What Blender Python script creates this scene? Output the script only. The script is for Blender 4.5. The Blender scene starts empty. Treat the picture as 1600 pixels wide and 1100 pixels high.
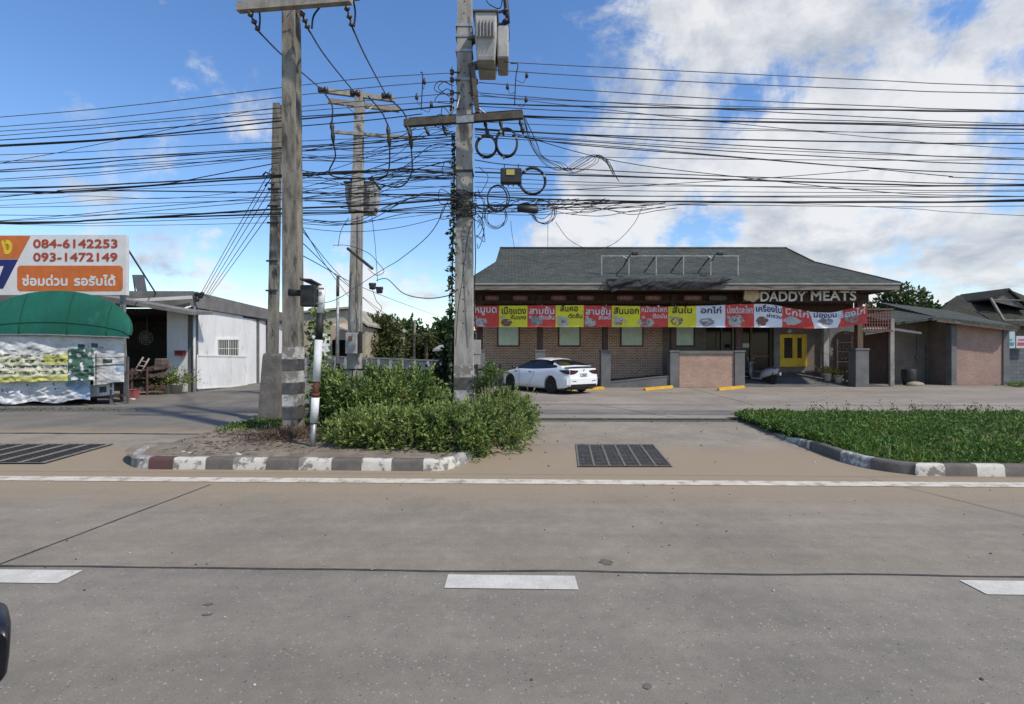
import bpy, math, random
import numpy as np
from mathutils import Vector, Matrix, noise as mnoise
R = math.radians
rnd = random.Random(11)
rng = np.random.default_rng(11)
S = bpy.context.scene
C = S.collection
PI = math.pi
F = 800.0
HCAM = 1.75

# ------------------------------------------------------------------ camera
cam = bpy.data.cameras.new('camera')
camo = bpy.data.objects.new('camera', cam)
C.objects.link(camo)
camo.location = (0, 0, HCAM)
camo.rotation_euler = (R(90), 0, 0)
cam.sensor_fit = 'HORIZONTAL'
cam.sensor_width = 36
cam.lens = 18
cam.clip_start = 0.05
cam.clip_end = 3000
S.camera = camo

# ------------------------------------------------------------------ exposure
S.view_settings.view_transform = 'Standard'
S.view_settings.look = 'None'
S.view_settings.gamma = 1
S.view_settings.use_curve_mapping = False
S.view_settings.exposure = 0.80

# ------------------------------------------------------------------ sky
SUN = Vector((0.50, -0.38, 0.79)).normalized()
world = bpy.data.worlds.new('World')
S.world = world
world.use_nodes = True
wt = world.node_tree
wn = wt.nodes
wl = wt.links
wn.clear()


def pxdir(px, py):
    return Vector((px - 800, 800, 550 - py)).normalized()


def wmath(op, a, b=None, c=None, clamp=False):
    n = wn.new('ShaderNodeMath')
    n.operation = op
    n.use_clamp = clamp
    for i, v in enumerate((a, b, c)):
        if v is None:
            continue
        if isinstance(v, (int, float)):
            n.inputs[i].default_value = v
        else:
            wl.new(v, n.inputs[i])
    return n.outputs[0]


def wvec(op, a, b=None):
    n = wn.new('ShaderNodeVectorMath')
    n.operation = op
    for i, v in enumerate((a, b)):
        if v is None:
            continue
        if isinstance(v, (tuple, list, Vector)):
            n.inputs[i].default_value = tuple(v)
        else:
            wl.new(v, n.inputs[i])
    return n


sky = wn.new('ShaderNodeTexSky')
sky.sky_type = 'NISHITA'
sky.sun_disc = False
sky.sun_elevation = math.asin(SUN.z)
sky.sun_rotation = math.atan2(SUN.x, SUN.y)
sky.altitude = 300
sky.air_density = 1.15
sky.dust_density = 0.3
sky.ozone_density = 2.5
bgs = wn.new('ShaderNodeBackground')
bgs.inputs[1].default_value = 0.108
hsv = wn.new('ShaderNodeHueSaturation')
hsv.inputs['Hue'].default_value = 0.507
hsv.inputs['Saturation'].default_value = 1.20
wl.new(sky.outputs[0], hsv.inputs['Color'])
wl.new(hsv.outputs[0], bgs.inputs[0])
tc = wn.new('ShaderNodeTexCoord')
D = tc.outputs['Generated']
sep = wn.new('ShaderNodeSeparateXYZ')
wl.new(D, sep.inputs[0])
zz = wmath('ADD', wmath('MAXIMUM', sep.outputs[2], 0.0), 0.22)
comb = wn.new('ShaderNodeCombineXYZ')
wl.new(wmath('DIVIDE', sep.outputs[0], zz), comb.inputs[0])
wl.new(wmath('DIVIDE', sep.outputs[1], zz), comb.inputs[1])
wl.new(wmath('MULTIPLY', sep.outputs[2], 1.4), comb.inputs[2])


def wnoise(vec, scale, detail, rough, dist=0.0, off=(0, 0, 0)):
    a = wvec('ADD', vec, off)
    n = wn.new('ShaderNodeTexNoise')
    n.inputs['Scale'].default_value = scale
    n.inputs['Detail'].default_value = detail
    n.inputs['Roughness'].default_value = rough
    n.inputs['Distortion'].default_value = dist
    wl.new(a.outputs[0], n.inputs['Vector'])
    return n.outputs[0]


n1 = wmath('MULTIPLY', wmath('SUBTRACT', wnoise(comb.outputs[0], 1.9, 11, 0.62, 0.35, (3.1, 1.7, .4)), 0.5), 2.3)
n2 = wmath('MULTIPLY', wmath('SUBTRACT', wnoise(D, 7.5, 10, 0.66, 0.3, (1.2, 0, 7.7)), 0.5), 2.3)
dens = wmath('ADD', n1, n2)
# cover: where the clouds bank up and where the blue stays open (px, py, half-width in radians, weight)
blobs = [(1330, 190, .75, .22), (1060, 210, .33, .27), (1580, 60, .5, .20), (1500, 420, .34, .25), (960, 360, .16, .40),
         (880, 385, .10, .30), (270, 225, .26, .66), (150, 300, .2, .22), (500, 400, .14, .40), (1350, 360, .2, .12),
         (350, 462, .18, .22), (640, 490, .18, .22), (1240, 400, .10, .18), (1170, 30, .09, .30),
         (430, 60, .55, -.42), (760, 300, .20, -.40), (910, 20, .17, -.38), (1200, 105, .10, -.34), (90, 250, .30, -.10),
         (650, 200, .30, -.25), (1110, 345, .07, -.36), (1180, 350, .07, -.30), (1480, 290, .10, -.20), (1560, 260, .10, -.22), (1380, 330, .06, -.2), (60, 80, .5, -.3), (820, 110, .05, .34)]
for px, py, rad, wgt in blobs:
    d = wvec('DOT_PRODUCT', D, pxdir(px, py)).outputs['Value']
    mr = wn.new('ShaderNodeMapRange')
    mr.interpolation_type = 'SMOOTHSTEP'
    mr.inputs['From Min'].default_value = math.cos(rad)
    mr.inputs['From Max'].default_value = math.cos(rad * .25)
    mr.inputs['To Min'].default_value = 0
    mr.inputs['To Max'].default_value = wgt
    wl.new(d, mr.inputs['Value'])
    dens = wmath('ADD', dens, mr.outputs[0])
cov = wn.new('ShaderNodeMapRange')
cov.interpolation_type = 'SMOOTHSTEP'
cov.inputs['From Min'].default_value = 0.0
cov.inputs['From Max'].default_value = 0.62
wl.new(dens, cov.inputs['Value'])
# tone of the cloud itself: thick bases greyer, edges whiter
tone = wmath('ADD', wmath('MULTIPLY', wmath('SUBTRACT', wnoise(D, 4.5, 9, 0.62, 0.5, (5.0, 2.0, 1.0)), .5), 1.5),
             wmath('MULTIPLY', wmath('SUBTRACT', wnoise(comb.outputs[0], 2.6, 9, 0.6, 0.3, (3.1, 1.55, .4)), .5), -1.0))
ramp = wn.new('ShaderNodeValToRGB')
e = ramp.color_ramp.elements
e[0].position = .24
e[0].color = (0.50, 0.55, 0.63, 1)
e[1].position = .60
e[1].color = (0.96, 0.96, 0.97, 1)
wl.new(wmath('ADD', tone, .5), ramp.inputs[0])
bgc = wn.new('ShaderNodeBackground')
bgc.inputs[1].default_value = 0.53
wl.new(ramp.outputs[0], bgc.inputs[0])
mixw = wn.new('ShaderNodeMixShader')
wl.new(wmath('MULTIPLY', cov.outputs[0], 0.93), mixw.inputs[0])
wl.new(bgs.outputs[0], mixw.inputs[1])
wl.new(bgc.outputs[0], mixw.inputs[2])
wo = wn.new('ShaderNodeOutputWorld')
wl.new(mixw.outputs[0], wo.inputs[0])

# ------------------------------------------------------------------ sun
sl = bpy.data.lights.new('sun', 'SUN')
sl.energy = 2.35
sl.angle = R(2.0)
sl.color = (1.0, 0.92, 0.80)
so = bpy.data.objects.new('sun', sl)
C.objects.link(so)
so.rotation_euler = (-SUN).to_track_quat('-Z', 'Y').to_euler()
so.location = (20, -30, 50)


# ------------------------------------------------------------------ helpers
def W(px, py, d):
    return Vector(((px - 800) / F * d, d, HCAM - (py - 550) / F * d))


def WX(px, d):
    return (px - 800) / F * d


def WZ(py, d):
    return HCAM - (py - 550) / F * d


def gz(y):
    t = min(1.0, max(0.0, (y - 7.4) / 4.9))
    return 0.1 * t


def col(r, g, b):
    def f(v):
        v /= 255.0
        return v / 12.92 if v <= .04045 else ((v + .055) / 1.055) ** 2.4
    return (f(r), f(g), f(b), 1)


def ND(nt, typ, **kw):
    n = nt.nodes.new(typ)
    for k, v in kw.items():
        n.inputs[k].default_value = v
    return n


def newmat(name):
    m = bpy.data.materials.new(name)
    m.use_nodes = True
    b = m.node_tree.nodes['Principled BSDF']
    return m, m.node_tree, b


def mixc(nt, fac, a, b, blend='MIX'):
    n = nt.nodes.new('ShaderNodeMix')
    n.data_type = 'RGBA'
    n.blend_type = blend
    for i, v in ((0, fac), (6, a), (7, b)):
        if isinstance(v, (int, float)):
            n.inputs[i].default_value = v
        elif isinstance(v, (tuple, list)):
            n.inputs[i].default_value = v
        else:
            nt.links.new(v, n.inputs[i])
    return n.outputs[2]


def nramp(nt, src, lo, hi, smooth=True):
    n = nt.nodes.new('ShaderNodeMapRange')
    n.interpolation_type = 'SMOOTHSTEP' if smooth else 'LINEAR'
    n.inputs[1].default_value = lo
    n.inputs[2].default_value = hi
    nt.links.new(src, n.inputs[0])
    return n.outputs[0]


def ncoord(nt, stretch=None):
    t = nt.nodes.new('ShaderNodeTexCoord')
    if stretch is None:
        return t.outputs['Object']
    mp = nt.nodes.new('ShaderNodeMapping')
    mp.inputs['Scale'].default_value = stretch
    nt.links.new(t.outputs['Object'], mp.inputs[0])
    return mp.outputs[0]


def nnoise(nt, vec, sc, det=6, ro=.6, dist=0):
    n = ND(nt, 'ShaderNodeTexNoise', Scale=sc, Detail=det, Roughness=ro, Distortion=dist)
    nt.links.new(vec, n.inputs['Vector'])
    return n.outputs[0]


def nbump(nt, b, h, strength, dist=.02):
    n = ND(nt, 'ShaderNodeBump', Strength=strength, Distance=dist)
    nt.links.new(h, n.inputs['Height'])
    nt.links.new(n.outputs[0], b.inputs['Normal'])


def M(name, c1, c2=None, sc=4, rough=.8, bump=.0, bsc=60, metal=0, spec=.3, stretch=None, lo=.35, hi=.65, wear=None, wearlo=.58, wearhi=.62, wearsc=7):
    m, nt, b = newmat(name)
    v = ncoord(nt, stretch)
    if c2 is None:
        c2 = tuple(x * .78 for x in c1[:3]) + (1,)
    f = nramp(nt, nnoise(nt, v, sc, 7, .62), lo, hi)
    o = mixc(nt, f, c1, c2)
    fine = nramp(nt, nnoise(nt, v, sc * 14, 3, .6), .25, .75)
    o = mixc(nt, .22, o, mixc(nt, fine, (.25, .25, .25, 1), (.75, .75, .75, 1)), 'OVERLAY')
    if wear is not None:
        o = mixc(nt, nramp(nt, nnoise(nt, v, wearsc, 8, .66), wearlo, wearhi), o, wear)
    nt.links.new(o, b.inputs['Base Color'])
    b.inputs['Roughness'].default_value = rough
    b.inputs['Metallic'].default_value = metal
    b.inputs['Specular IOR Level'].default_value = spec
    if bump:
        nbump(nt, b, nnoise(nt, v, bsc, 5, .6), bump)
    return m


def flat(name, c, rough=.6, spec=.3, metal=0):
    return M(name, c, tuple(x * .86 for x in c[:3]) + (1,), 3, rough, 0, 60, metal, spec)


def leafmat(name, cols, rough=.55, trans=.25):
    m, nt, b = newmat(name)
    g = nt.nodes.new('ShaderNodeNewGeometry')
    r = nt.nodes.new('ShaderNodeValToRGB')
    r.color_ramp.interpolation = 'LINEAR'
    el = r.color_ramp.elements
    while len(el) < len(cols):
        el.new(.5)
    for i, c in enumerate(cols):
        el[i].position = i / max(1, len(cols) - 1)
        el[i].color = c
    nt.links.new(g.outputs['Random Per Island'], r.inputs[0])
    patch = nramp(nt, nnoise(nt, ncoord(nt), .9, 5, .6), .35, .68)
    leafc = mixc(nt, patch, r.outputs[0], mixc(nt, 1.0, r.outputs[0], (1.35, 1.2, 1.15, 1), 'MULTIPLY'))
    nt.links.new(leafc, b.inputs['Base Color'])
    b.inputs['Roughness'].default_value = rough
    b.inputs['Specular IOR Level'].default_value = .3
    tr = nt.nodes.new('ShaderNodeBsdfTranslucent')
    nt.links.new(leafc, tr.inputs[0])
    mx = nt.nodes.new('ShaderNodeMixShader')
    mx.inputs[0].default_value = trans
    nt.links.new(b.outputs[0], mx.inputs[1])
    nt.links.new(tr.outputs[0], mx.inputs[2])
    out = nt.nodes['Material Output']
    nt.links.new(mx.outputs[0], out.inputs[0])
    return m


def brickmat(name, ca, cb, cm, bw=.22, bh=.075, mort=.012, bump=.5):
    m, nt, b = newmat(name)
    t = nt.nodes.new('ShaderNodeTexCoord')
    s = nt.nodes.new('ShaderNodeSeparateXYZ')
    nt.links.new(t.outputs['Object'], s.inputs[0])
    a = nt.nodes.new('ShaderNodeMath')
    nt.links.new(s.outputs[0], a.inputs[0])
    nt.links.new(s.outputs[1], a.inputs[1])
    cb_ = nt.nodes.new('ShaderNodeCombineXYZ')
    nt.links.new(a.outputs[0], cb_.inputs[0])
    nt.links.new(s.outputs[2], cb_.inputs[1])
    br = nt.nodes.new('ShaderNodeTexBrick')
    br.inputs['Color1'].default_value = ca
    br.inputs['Color2'].default_value = cb
    br.inputs['Mortar'].default_value = cm
    br.inputs['Scale'].default_value = 1
    br.inputs['Brick Width'].default_value = bw
    br.inputs['Row Height'].default_value = bh
    br.inputs['Mortar Size'].default_value = mort
    br.inputs['Mortar Smooth'].default_value = .3
    nt.links.new(cb_.outputs[0], br.inputs['Vector'])
    f = nramp(nt, nnoise(nt, t.outputs['Object'], 1.3, 6, .6), .3, .7)
    o = mixc(nt, .35, br.outputs['Color'], mixc(nt, f, (.32, .32, .32, 1), (.62, .62, .62, 1)), 'OVERLAY')
    f2 = nramp(nt, nnoise(nt, t.outputs['Object'], 16, 4, .6), .3, .7)
    o = mixc(nt, .3, o, mixc(nt, f2, (.25, .25, .25, 1), (.75, .75, .75, 1)), 'OVERLAY')
    nt.links.new(o, b.inputs['Base Color'])
    b.inputs['Roughness'].default_value = .85
    nbump(nt, b, br.outputs['Fac'], -bump, .01)
    return m


class MB:
    """collects shapes; obj() links them as ONE mesh object"""

    def __init__(s):
        s.v = []
        s.f = []
        s.m = []
        s.s = []

    def add(s, vs, fs, mi=0, sm=False):
        o = len(s.v)
        s.v += [tuple(p) for p in vs]
        for f in fs:
            s.f.append([i + o for i in f])
            s.m.append(mi)
            s.s.append(sm)
        return s

    def box(s, x0, x1, y0, y1, z0, z1, mi=0):
        vs = [(x0, y0, z0), (x1, y0, z0), (x1, y1, z0), (x0, y1, z0), (x0, y0, z1), (x1, y0, z1), (x1, y1, z1), (x0, y1, z1)]
        return s.add(vs, [(0, 3, 2, 1), (4, 5, 6, 7), (0, 1, 5, 4), (1, 2, 6, 5), (2, 3, 7, 6), (3, 0, 4, 7)], mi)

    def bbox(s, x0, x1, y0, y1, z0, z1, b=.01, mi=0):
        """box with chamfered vertical and top edges"""
        def ring(i, z):
            return [(x0 + i + b, y0 + i, z), (x1 - i - b, y0 + i, z), (x1 - i, y0 + i + b, z), (x1 - i, y1 - i - b, z),
                    (x1 - i - b, y1 - i, z), (x0 + i + b, y1 - i, z), (x0 + i, y1 - i - b, z), (x0 + i, y0 + i + b, z)]
        return s.loft([ring(b * .7, z0), ring(0, z0 + b), ring(0, z1 - b), ring(b * .7, z1)], mi, False, True)

    def loft(s, rings, mi=0, sm=True, cap=True, close=True):
        n = len(rings[0])
        vs = [p for r in rings for p in r]
        fs = []
        for i in range(len(rings) - 1):
            for j in range(n if close else n - 1):
                k = (j + 1) % n
                fs.append((i * n + j, i * n + k, (i + 1) * n + k, (i + 1) * n + j))
        o = len(s.v)
        s.add(vs, fs, mi, sm)
        if cap:
            s.f.append([o + i for i in range(n)][::-1])
            s.m.append(mi)
            s.s.append(False)
            s.f.append([o + (len(rings) - 1) * n + i for i in range(n)])
            s.m.append(mi)
            s.s.append(False)
        return s

    def tube(s, pts, r, n=6, mi=0, sm=True, cap=True):
        pts = [Vector(p) for p in pts]
        rs = r if isinstance(r, (list, tuple)) else [r] * len(pts)
        rings = []
        up = Vector((0, 0, 1))
        prev = None
        for i, p in enumerate(pts):
            t = (pts[min(i + 1, len(pts) - 1)] - pts[max(i - 1, 0)])
            if t.length < 1e-9:
                t = Vector((0, 0, 1))
            t.normalize()
            if prev is None:
                a = up if abs(t.z) < .9 else Vector((1, 0, 0))
                u = t.cross(a).normalized()
            else:
                u = prev - t * prev.dot(t)
                if u.length < 1e-6:
                    u = t.cross(up)
                u.normalize()
            prev = u
            w = t.cross(u)
            rings.append([p + (u * math.cos(2 * PI * k / n) + w * math.sin(2 * PI * k / n)) * rs[i] for k in range(n)])
        return s.loft(rings, mi, sm, cap)

    def bar(s, a, b, w, h, mi=0):
        """rectangular bar from a to b"""
        a = Vector(a)
        b = Vector(b)
        t = (b - a).normalized()
        x = Vector((0, 0, 1)) if abs(t.z) < .95 else Vector((0, 1, 0))
        u = t.cross(x).normalized() * (w / 2)
        v = u.cross(t).normalized() * (h / 2)
        r = lambda p: [p - u - v, p + u - v, p + u + v, p - u + v]
        return s.loft([r(a), r(b)], mi, False, True)

    def lathe(s, prof, c=(0, 0, 0), n=12, mi=0, axis='z', sm=True, cap=True):
        rings = []
        for r, z in prof:
            ring = []
            for k in range(n):
                x, y = r * math.cos(2 * PI * k / n), r * math.sin(2 * PI * k / n)
                p = {'z': (x, y, z), 'y': (x, z, y), 'x': (z, x, y)}[axis]
                ring.append((p[0] + c[0], p[1] + c[1], p[2] + c[2]))
            rings.append(ring)
        return s.loft(rings, mi, sm, cap)

    def grid(s, fn, nu, nv, mi=0, sm=True):
        """fn(u,v)->point ; mi may be a function of (u,v)"""
        o = len(s.v)
        for j in range(nv + 1):
            for i in range(nu + 1):
                s.v.append(tuple(fn(i / nu, j / nv)))
        for j in range(nv):
            for i in range(nu):
                a = o + j * (nu + 1) + i
                s.f.append([a, a + 1, a + nu + 2, a + nu + 1])
                s.m.append(mi((i + .5) / nu, (j + .5) / nv) if callable(mi) else mi)
                s.s.append(sm)
        return s

    def poly(s, pts, mi=0):
        return s.add(pts, [tuple(range(len(pts)))], mi)

    def prism(s, pts, off, mi=0):
        """closed polygon extruded by the vector off"""
        off = Vector(off)
        a = [Vector(p) for p in pts]
        return s.loft([a, [p + off for p in a]], mi, False, True)

    def sphere(s, c, rx, ry, rz, nu=12, nv=8, mi=0):
        rings = []
        for j in range(nv + 1):
            t = -PI / 2 + PI * j / nv
            t = max(-1.55, min(1.55, t))
            rings.append([(c[0] + rx * math.cos(t) * math.cos(2 * PI * i / nu), c[1] + ry * math.cos(t) * math.sin(2 * PI * i / nu), c[2] + rz * math.sin(t)) for i in range(nu)])
        return s.loft(rings, mi, True, True)


def rootloc(o):
    v = Vector((0, 0, 0))
    while o is not None:
        v += o.location
        o = o.parent
    return v


def obj(name, mb, mats, parent=None, label=None, local=False):
    """link the collected shapes as one mesh; world coordinates unless local"""
    me = bpy.data.meshes.new(name)
    vs = mb.v
    if parent is not None and not local:
        L = rootloc(parent)
        vs = [(p[0] - L.x, p[1] - L.y, p[2] - L.z) for p in vs]
    me.from_pydata(vs, [], mb.f)
    if not isinstance(mats, (list, tuple)):
        mats = [mats]
    for m in mats:
        me.materials.append(m)
    me.polygons.foreach_set('material_index', mb.m)
    me.polygons.foreach_set('use_smooth', mb.s)
    me.update()
    o = bpy.data.objects.new(name, me)
    C.objects.link(o)
    if parent is not None:
        o.parent = parent
    if label:
        o['label'] = label
    return o


def tag(o, label, cat, group=None, kind=None):
    o['label'] = label
    o['category'] = cat
    if group:
        o['group'] = group
    if kind:
        o['kind'] = kind
    return o


def thing(name, label, cat, loc=(0, 0, 0), rz=0, group=None):
    o = bpy.data.objects.new(name, None)
    o.empty_display_size = .2
    C.objects.link(o)
    o.location = loc
    o.rotation_euler = (0, 0, rz)
    return tag(o, label, cat, group)


def struct(name, mb, mats):
    o = obj(name, mb, mats)
    o['kind'] = 'structure'
    return o


def copy_tree(o, parent=None, loc=None, rz=None, label=None):
    c = o.copy()
    C.objects.link(c)
    c.parent = parent
    if loc is not None:
        c.location = loc
    if rz is not None:
        c.rotation_euler = (0, 0, rz)
    if label:
        c['label'] = label
    for ch in list(o.children):
        copy_tree(ch, c)
    return c


def smooth_path(pts, per=6):
    pts = [Vector(p) for p in pts]
    if len(pts) < 3:
        return [pts[0].lerp(pts[-1], i / per) for i in range(per + 1)]
    out = []
    P = [pts[0] * 2 - pts[1]] + pts + [pts[-1] * 2 - pts[-2]]
    for i in range(1, len(P) - 2):
        p0, p1, p2, p3 = P[i - 1:i + 3]
        for k in range(per):
            t = k / per
            out.append(.5 * ((2 * p1) + (p2 - p0) * t + (2 * p0 - 5 * p1 + 4 * p2 - p3) * t * t + (3 * p1 - p0 - 3 * p2 + p3) * t ** 3))
    out.append(pts[-1])
    return out


def raw_mesh(name, V, nper, mats, parent=None, sm=False):
    """V: array (n*nper,3): n separate polygons of nper corners"""
    V = np.asarray(V, dtype=np.float32)
    if parent is not None:
        L = rootloc(parent)
        V = V - np.array([L.x, L.y, L.z], dtype=np.float32)
    n = len(V) // nper
    me = bpy.data.meshes.new(name)
    me.vertices.add(len(V))
    me.vertices.foreach_set('co', V.ravel())
    me.loops.add(len(V))
    me.loops.foreach_set('vertex_index', np.arange(len(V), dtype=np.int32))
    me.polygons.add(n)
    me.polygons.foreach_set('loop_start', np.arange(0, n * nper, nper, dtype=np.int32))
    me.polygons.foreach_set('loop_total', np.full(n, nper, dtype=np.int32))
    me.materials.append(mats)
    me.update()
    me.validate()
    o = bpy.data.objects.new(name, me)
    C.objects.link(o)
    if parent is not None:
        o.parent = parent
    return o


def unit(a):
    return a / np.maximum(1e-9, np.linalg.norm(a, axis=-1, keepdims=True))


def leaf_quads(P, Dv, L, Wd):
    """rhombic leaves at P along Dv; L, Wd arrays"""
    n = len(P)
    Dv = unit(Dv)
    rv = unit(rng.normal(size=(n, 3)) + np.array([0, 0, 1.2]))
    w = unit(np.cross(Dv, rv))
    nn = np.cross(w, Dv)
    L = np.broadcast_to(L, (n,))[:, None]
    Wd = np.broadcast_to(Wd, (n,))[:, None]
    a = P
    b = P + Dv * L * .45 + w * Wd * .5 - nn * L * .04
    c = P + Dv * L - nn * L * .12
    d = P + Dv * L * .45 - w * Wd * .5 - nn * L * .04
    return np.stack([a, b, c, d], 1).reshape(-1, 3)


def sprays(P, Dv, length, k, L, Wd, droop=.3):
    """compound leaves: a stem from each P along Dv with k leaflets on it"""
    n = len(P)
    Dv = unit(Dv)
    side = unit(np.cross(Dv, rng.normal(size=(n, 3))))
    out = []
    for i in range(k):
        t = (i + 1) / k
        p = P + Dv * (length * t)[:, None] + np.array([0, 0, -1]) * (droop * length * t * t)[:, None]
        sg = 1 if i % 2 else -1
        d = Dv * (.5 + .6 * t) + side * sg * (1.15 - t * .9) + rng.normal(size=(n, 3)) * .18
        s = rng.uniform(.75, 1.2, n)
        out.append(leaf_quads(p, d, L * s, Wd * s))
    return np.concatenate(out)


def lump_points(lumps, n, inner=.55):
    """random points in the outer shell of a set of ellipsoids, with outward normals; points deep inside another are dropped"""
    vol = np.array([l[3] * l[4] + l[4] * l[5] + l[3] * l[5] for l in lumps])
    cnt = (vol / vol.sum() * n).astype(int) + 1
    Ps, Ns = [], []
    for l, c in zip(lumps, cnt):
        u = unit(rng.normal(size=(c, 3)))
        r = rng.uniform(inner, 1.06, c)[:, None]
        rad = np.array(l[3:6])
        Ps.append(np.array(l[:3]) + u * rad * r)
        Ns.append(unit(u / rad))
    P = np.concatenate(Ps)
    N = np.concatenate(Ns)
    keep = np.ones(len(P), bool)
    for l in lumps:
        q = (P - np.array(l[:3])) / np.array(l[3:6])
        keep &= ~((q ** 2).sum(1) < .28)
    return P[keep], N[keep]


def text_mesh(body, bold=.02, n=3):
    """returns (verts (x,y), faces) of a line of lettering one em high starting at x=0, and its width"""
    c = bpy.data.curves.new('lettering', 'FONT')
    c.body = body
    c.size = 1
    c.resolution_u = 3
    o = bpy.data.objects.new('lettering', c)
    C.objects.link(o)
    dg = bpy.context.evaluated_depsgraph_get()
    me = bpy.data.meshes.new_from_object(o.evaluated_get(dg))
    vs = [(v.co.x, v.co.y) for v in me.vertices]
    fs = [tuple(p.vertices) for p in me.polygons]
    bpy.data.objects.remove(o)
    bpy.data.curves.remove(c)
    bpy.data.meshes.remove(me)
    x0 = min(v[0] for v in vs)
    x1 = max(v[0] for v in vs)
    V, Fs, K = [], [], []
    offs = [(0, 0), (bold, 0), (bold / 2, bold * .8), (bold / 2, -bold * .5)][:n + 1] if bold else [(0, 0)]
    for k, (dx, dy) in enumerate(offs):
        b = len(V)
        V += [(x - x0 + dx, y + dy) for x, y in vs]
        K += [k] * len(vs)
        Fs += [tuple(i + b for i in f) for f in fs]
    return V, Fs, K, x1 - x0 + bold


def lettering(mb, body, place, x0, x1, base, size, mi=0, bold=.03, step=.0015):
    """text stretched from x0 to x1 (in the caller's plane units), place(x, y, k) -> world point"""
    V, Fs, K, w = text_mesh(body, bold)
    sx = (x1 - x0) / w
    vs = [place(x0 + x * sx, base + y * size, k) for (x, y), k in zip(V, K)]
    mb.add(vs, Fs, mi)

# ------------------------------------------------------------------ ground, road, lot
def sheet(x0, x1, y0, y1, nx, ny, zf, skew=0.0):
    b = MB()
    b.grid(lambda u, v: ((lambda X: (X, (y0 + (y1 - y0) * v) - skew * X, zf(y0 + (y1 - y0) * v)))(x0 + (x1 - x0) * u)), nx, ny, 0, True)
    return b


def groundmat(name, c1, c2, dirt=None, dy=None, dwid=1.0, speck=.5, sc=.8, rough=.9, side=1, bump=.25, streak=None):
    """worn concrete or asphalt; grit specks, stains, and dust of colour `dirt` that lies along the line y=dy"""
    m, nt, b = newmat(name)
    t = nt.nodes.new('ShaderNodeTexCoord')
    v = t.outputs['Object']
    o = mixc(nt, nramp(nt, nnoise(nt, v, sc, 9, .66, .3), .3, .7), c1, c2)
    o = mixc(nt, .22, o, mixc(nt, nramp(nt, nnoise(nt, v, sc * 9, 6, .65), .25, .75), (.3, .3, .3, 1), (.7, .7, .7, 1)), 'OVERLAY')
    o = mixc(nt, .35, o, mixc(nt, nramp(nt, nnoise(nt, v, 110, 3, .7), .3, .7), (.25, .25, .25, 1), (.75, .75, .75, 1)), 'OVERLAY')
    if streak is not None:
        mp = nt.nodes.new('ShaderNodeMapping')
        mp.inputs['Scale'].default_value = streak
        nt.links.new(v, mp.inputs[0])
        o = mixc(nt, .3, o, mixc(nt, nramp(nt, nnoise(nt, mp.outputs[0], 1, 6, .6), .3, .7), (.34, .34, .34, 1), (.66, .66, .66, 1)), 'OVERLAY')
    if dirt is not None:
        s = nt.nodes.new('ShaderNodeSeparateXYZ')
        nt.links.new(v, s.inputs[0])
        sk = nt.nodes.new('ShaderNodeMath')
        sk.operation = 'MULTIPLY_ADD'
        nt.links.new(s.outputs[0], sk.inputs[0])
        sk.inputs[1].default_value = .026
        nt.links.new(s.outputs[1], sk.inputs[2])
        a = nt.nodes.new('ShaderNodeMath')
        a.operation = 'MULTIPLY_ADD'
        nt.links.new(nnoise(nt, v, 1.1, 8, .62), a.inputs[0])
        a.inputs[1].default_value = dwid * 1.6
        nt.links.new(sk.outputs[0], a.inputs[2])
        if side > 0:
            f = nramp(nt, a.outputs[0], dy - dwid * .2, dy + dwid * 1.5)
        else:
            f = nramp(nt, a.outputs[0], dy + dwid * 1.6, dy + dwid * .2)
        fm = nt.nodes.new('ShaderNodeMath')
        fm.operation = 'MULTIPLY'
        nt.links.new(f, fm.inputs[0])
        fm.inputs[1].default_value = .85
        o = mixc(nt, fm.outputs[0], o, dirt)
    if speck:
        for scl, lo, hi, cc, amt in ((46, .16, .24, (.42, .39, .34, 1), speck * .85), (25, .13, .22, (.42, .39, .34, 1), speck * .7), (33, .12, .20, (.035, .033, .03, 1), speck), (14, .07, .11, (.045, .042, .038, 1), speck)):
            vo = ND(nt, 'ShaderNodeTexVoronoi', Scale=scl, Randomness=1)
            vv = nt.nodes.new('ShaderNodeVectorMath')
            vv.operation = 'ADD'
            vv.inputs[1].default_value = (scl * .37, scl * .11, 0)
            wob = ND(nt, 'ShaderNodeTexNoise', Scale=90, Detail=2, Roughness=.6)
            nt.links.new(v, wob.inputs['Vector'])
            vm = nt.nodes.new('ShaderNodeVectorMath')
            vm.operation = 'MULTIPLY_ADD'
            nt.links.new(wob.outputs['Color'], vm.inputs[0])
            vm.inputs[1].default_value = (.035, .035, 0)
            nt.links.new(v, vm.inputs[2])
            nt.links.new(vm.outputs[0], vv.inputs[0])
            nt.links.new(vv.outputs[0], vo.inputs['Vector'])
            f = nramp(nt, vo.outputs['Distance'], hi, lo)
            # only some of the cells carry a speck
            sx = nt.nodes.new('ShaderNodeSeparateColor')
            nt.links.new(vo.outputs['Color'], sx.inputs[0])
            g = nramp(nt, sx.outputs[0], .70, .80)
            mm = nt.nodes.new('ShaderNodeMath')
            mm.operation = 'MULTIPLY'
            nt.links.new(f, mm.inputs[0])
            nt.links.new(g, mm.inputs[1])
            m2 = nt.nodes.new('ShaderNodeMath')
            m2.operation = 'MULTIPLY'
            nt.links.new(mm.outputs[0], m2.inputs[0])
            m2.inputs[1].default_value = amt
            o = mixc(nt, m2.outputs[0], o, cc)
    nt.links.new(o, b.inputs['Base Color'])
    b.inputs['Roughness'].default_value = rough
    b.inputs['Specular IOR Level'].default_value = .25
    nbump(nt, b, nnoise(nt, v, 70, 4, .7), bump, .01)
    return m


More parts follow.
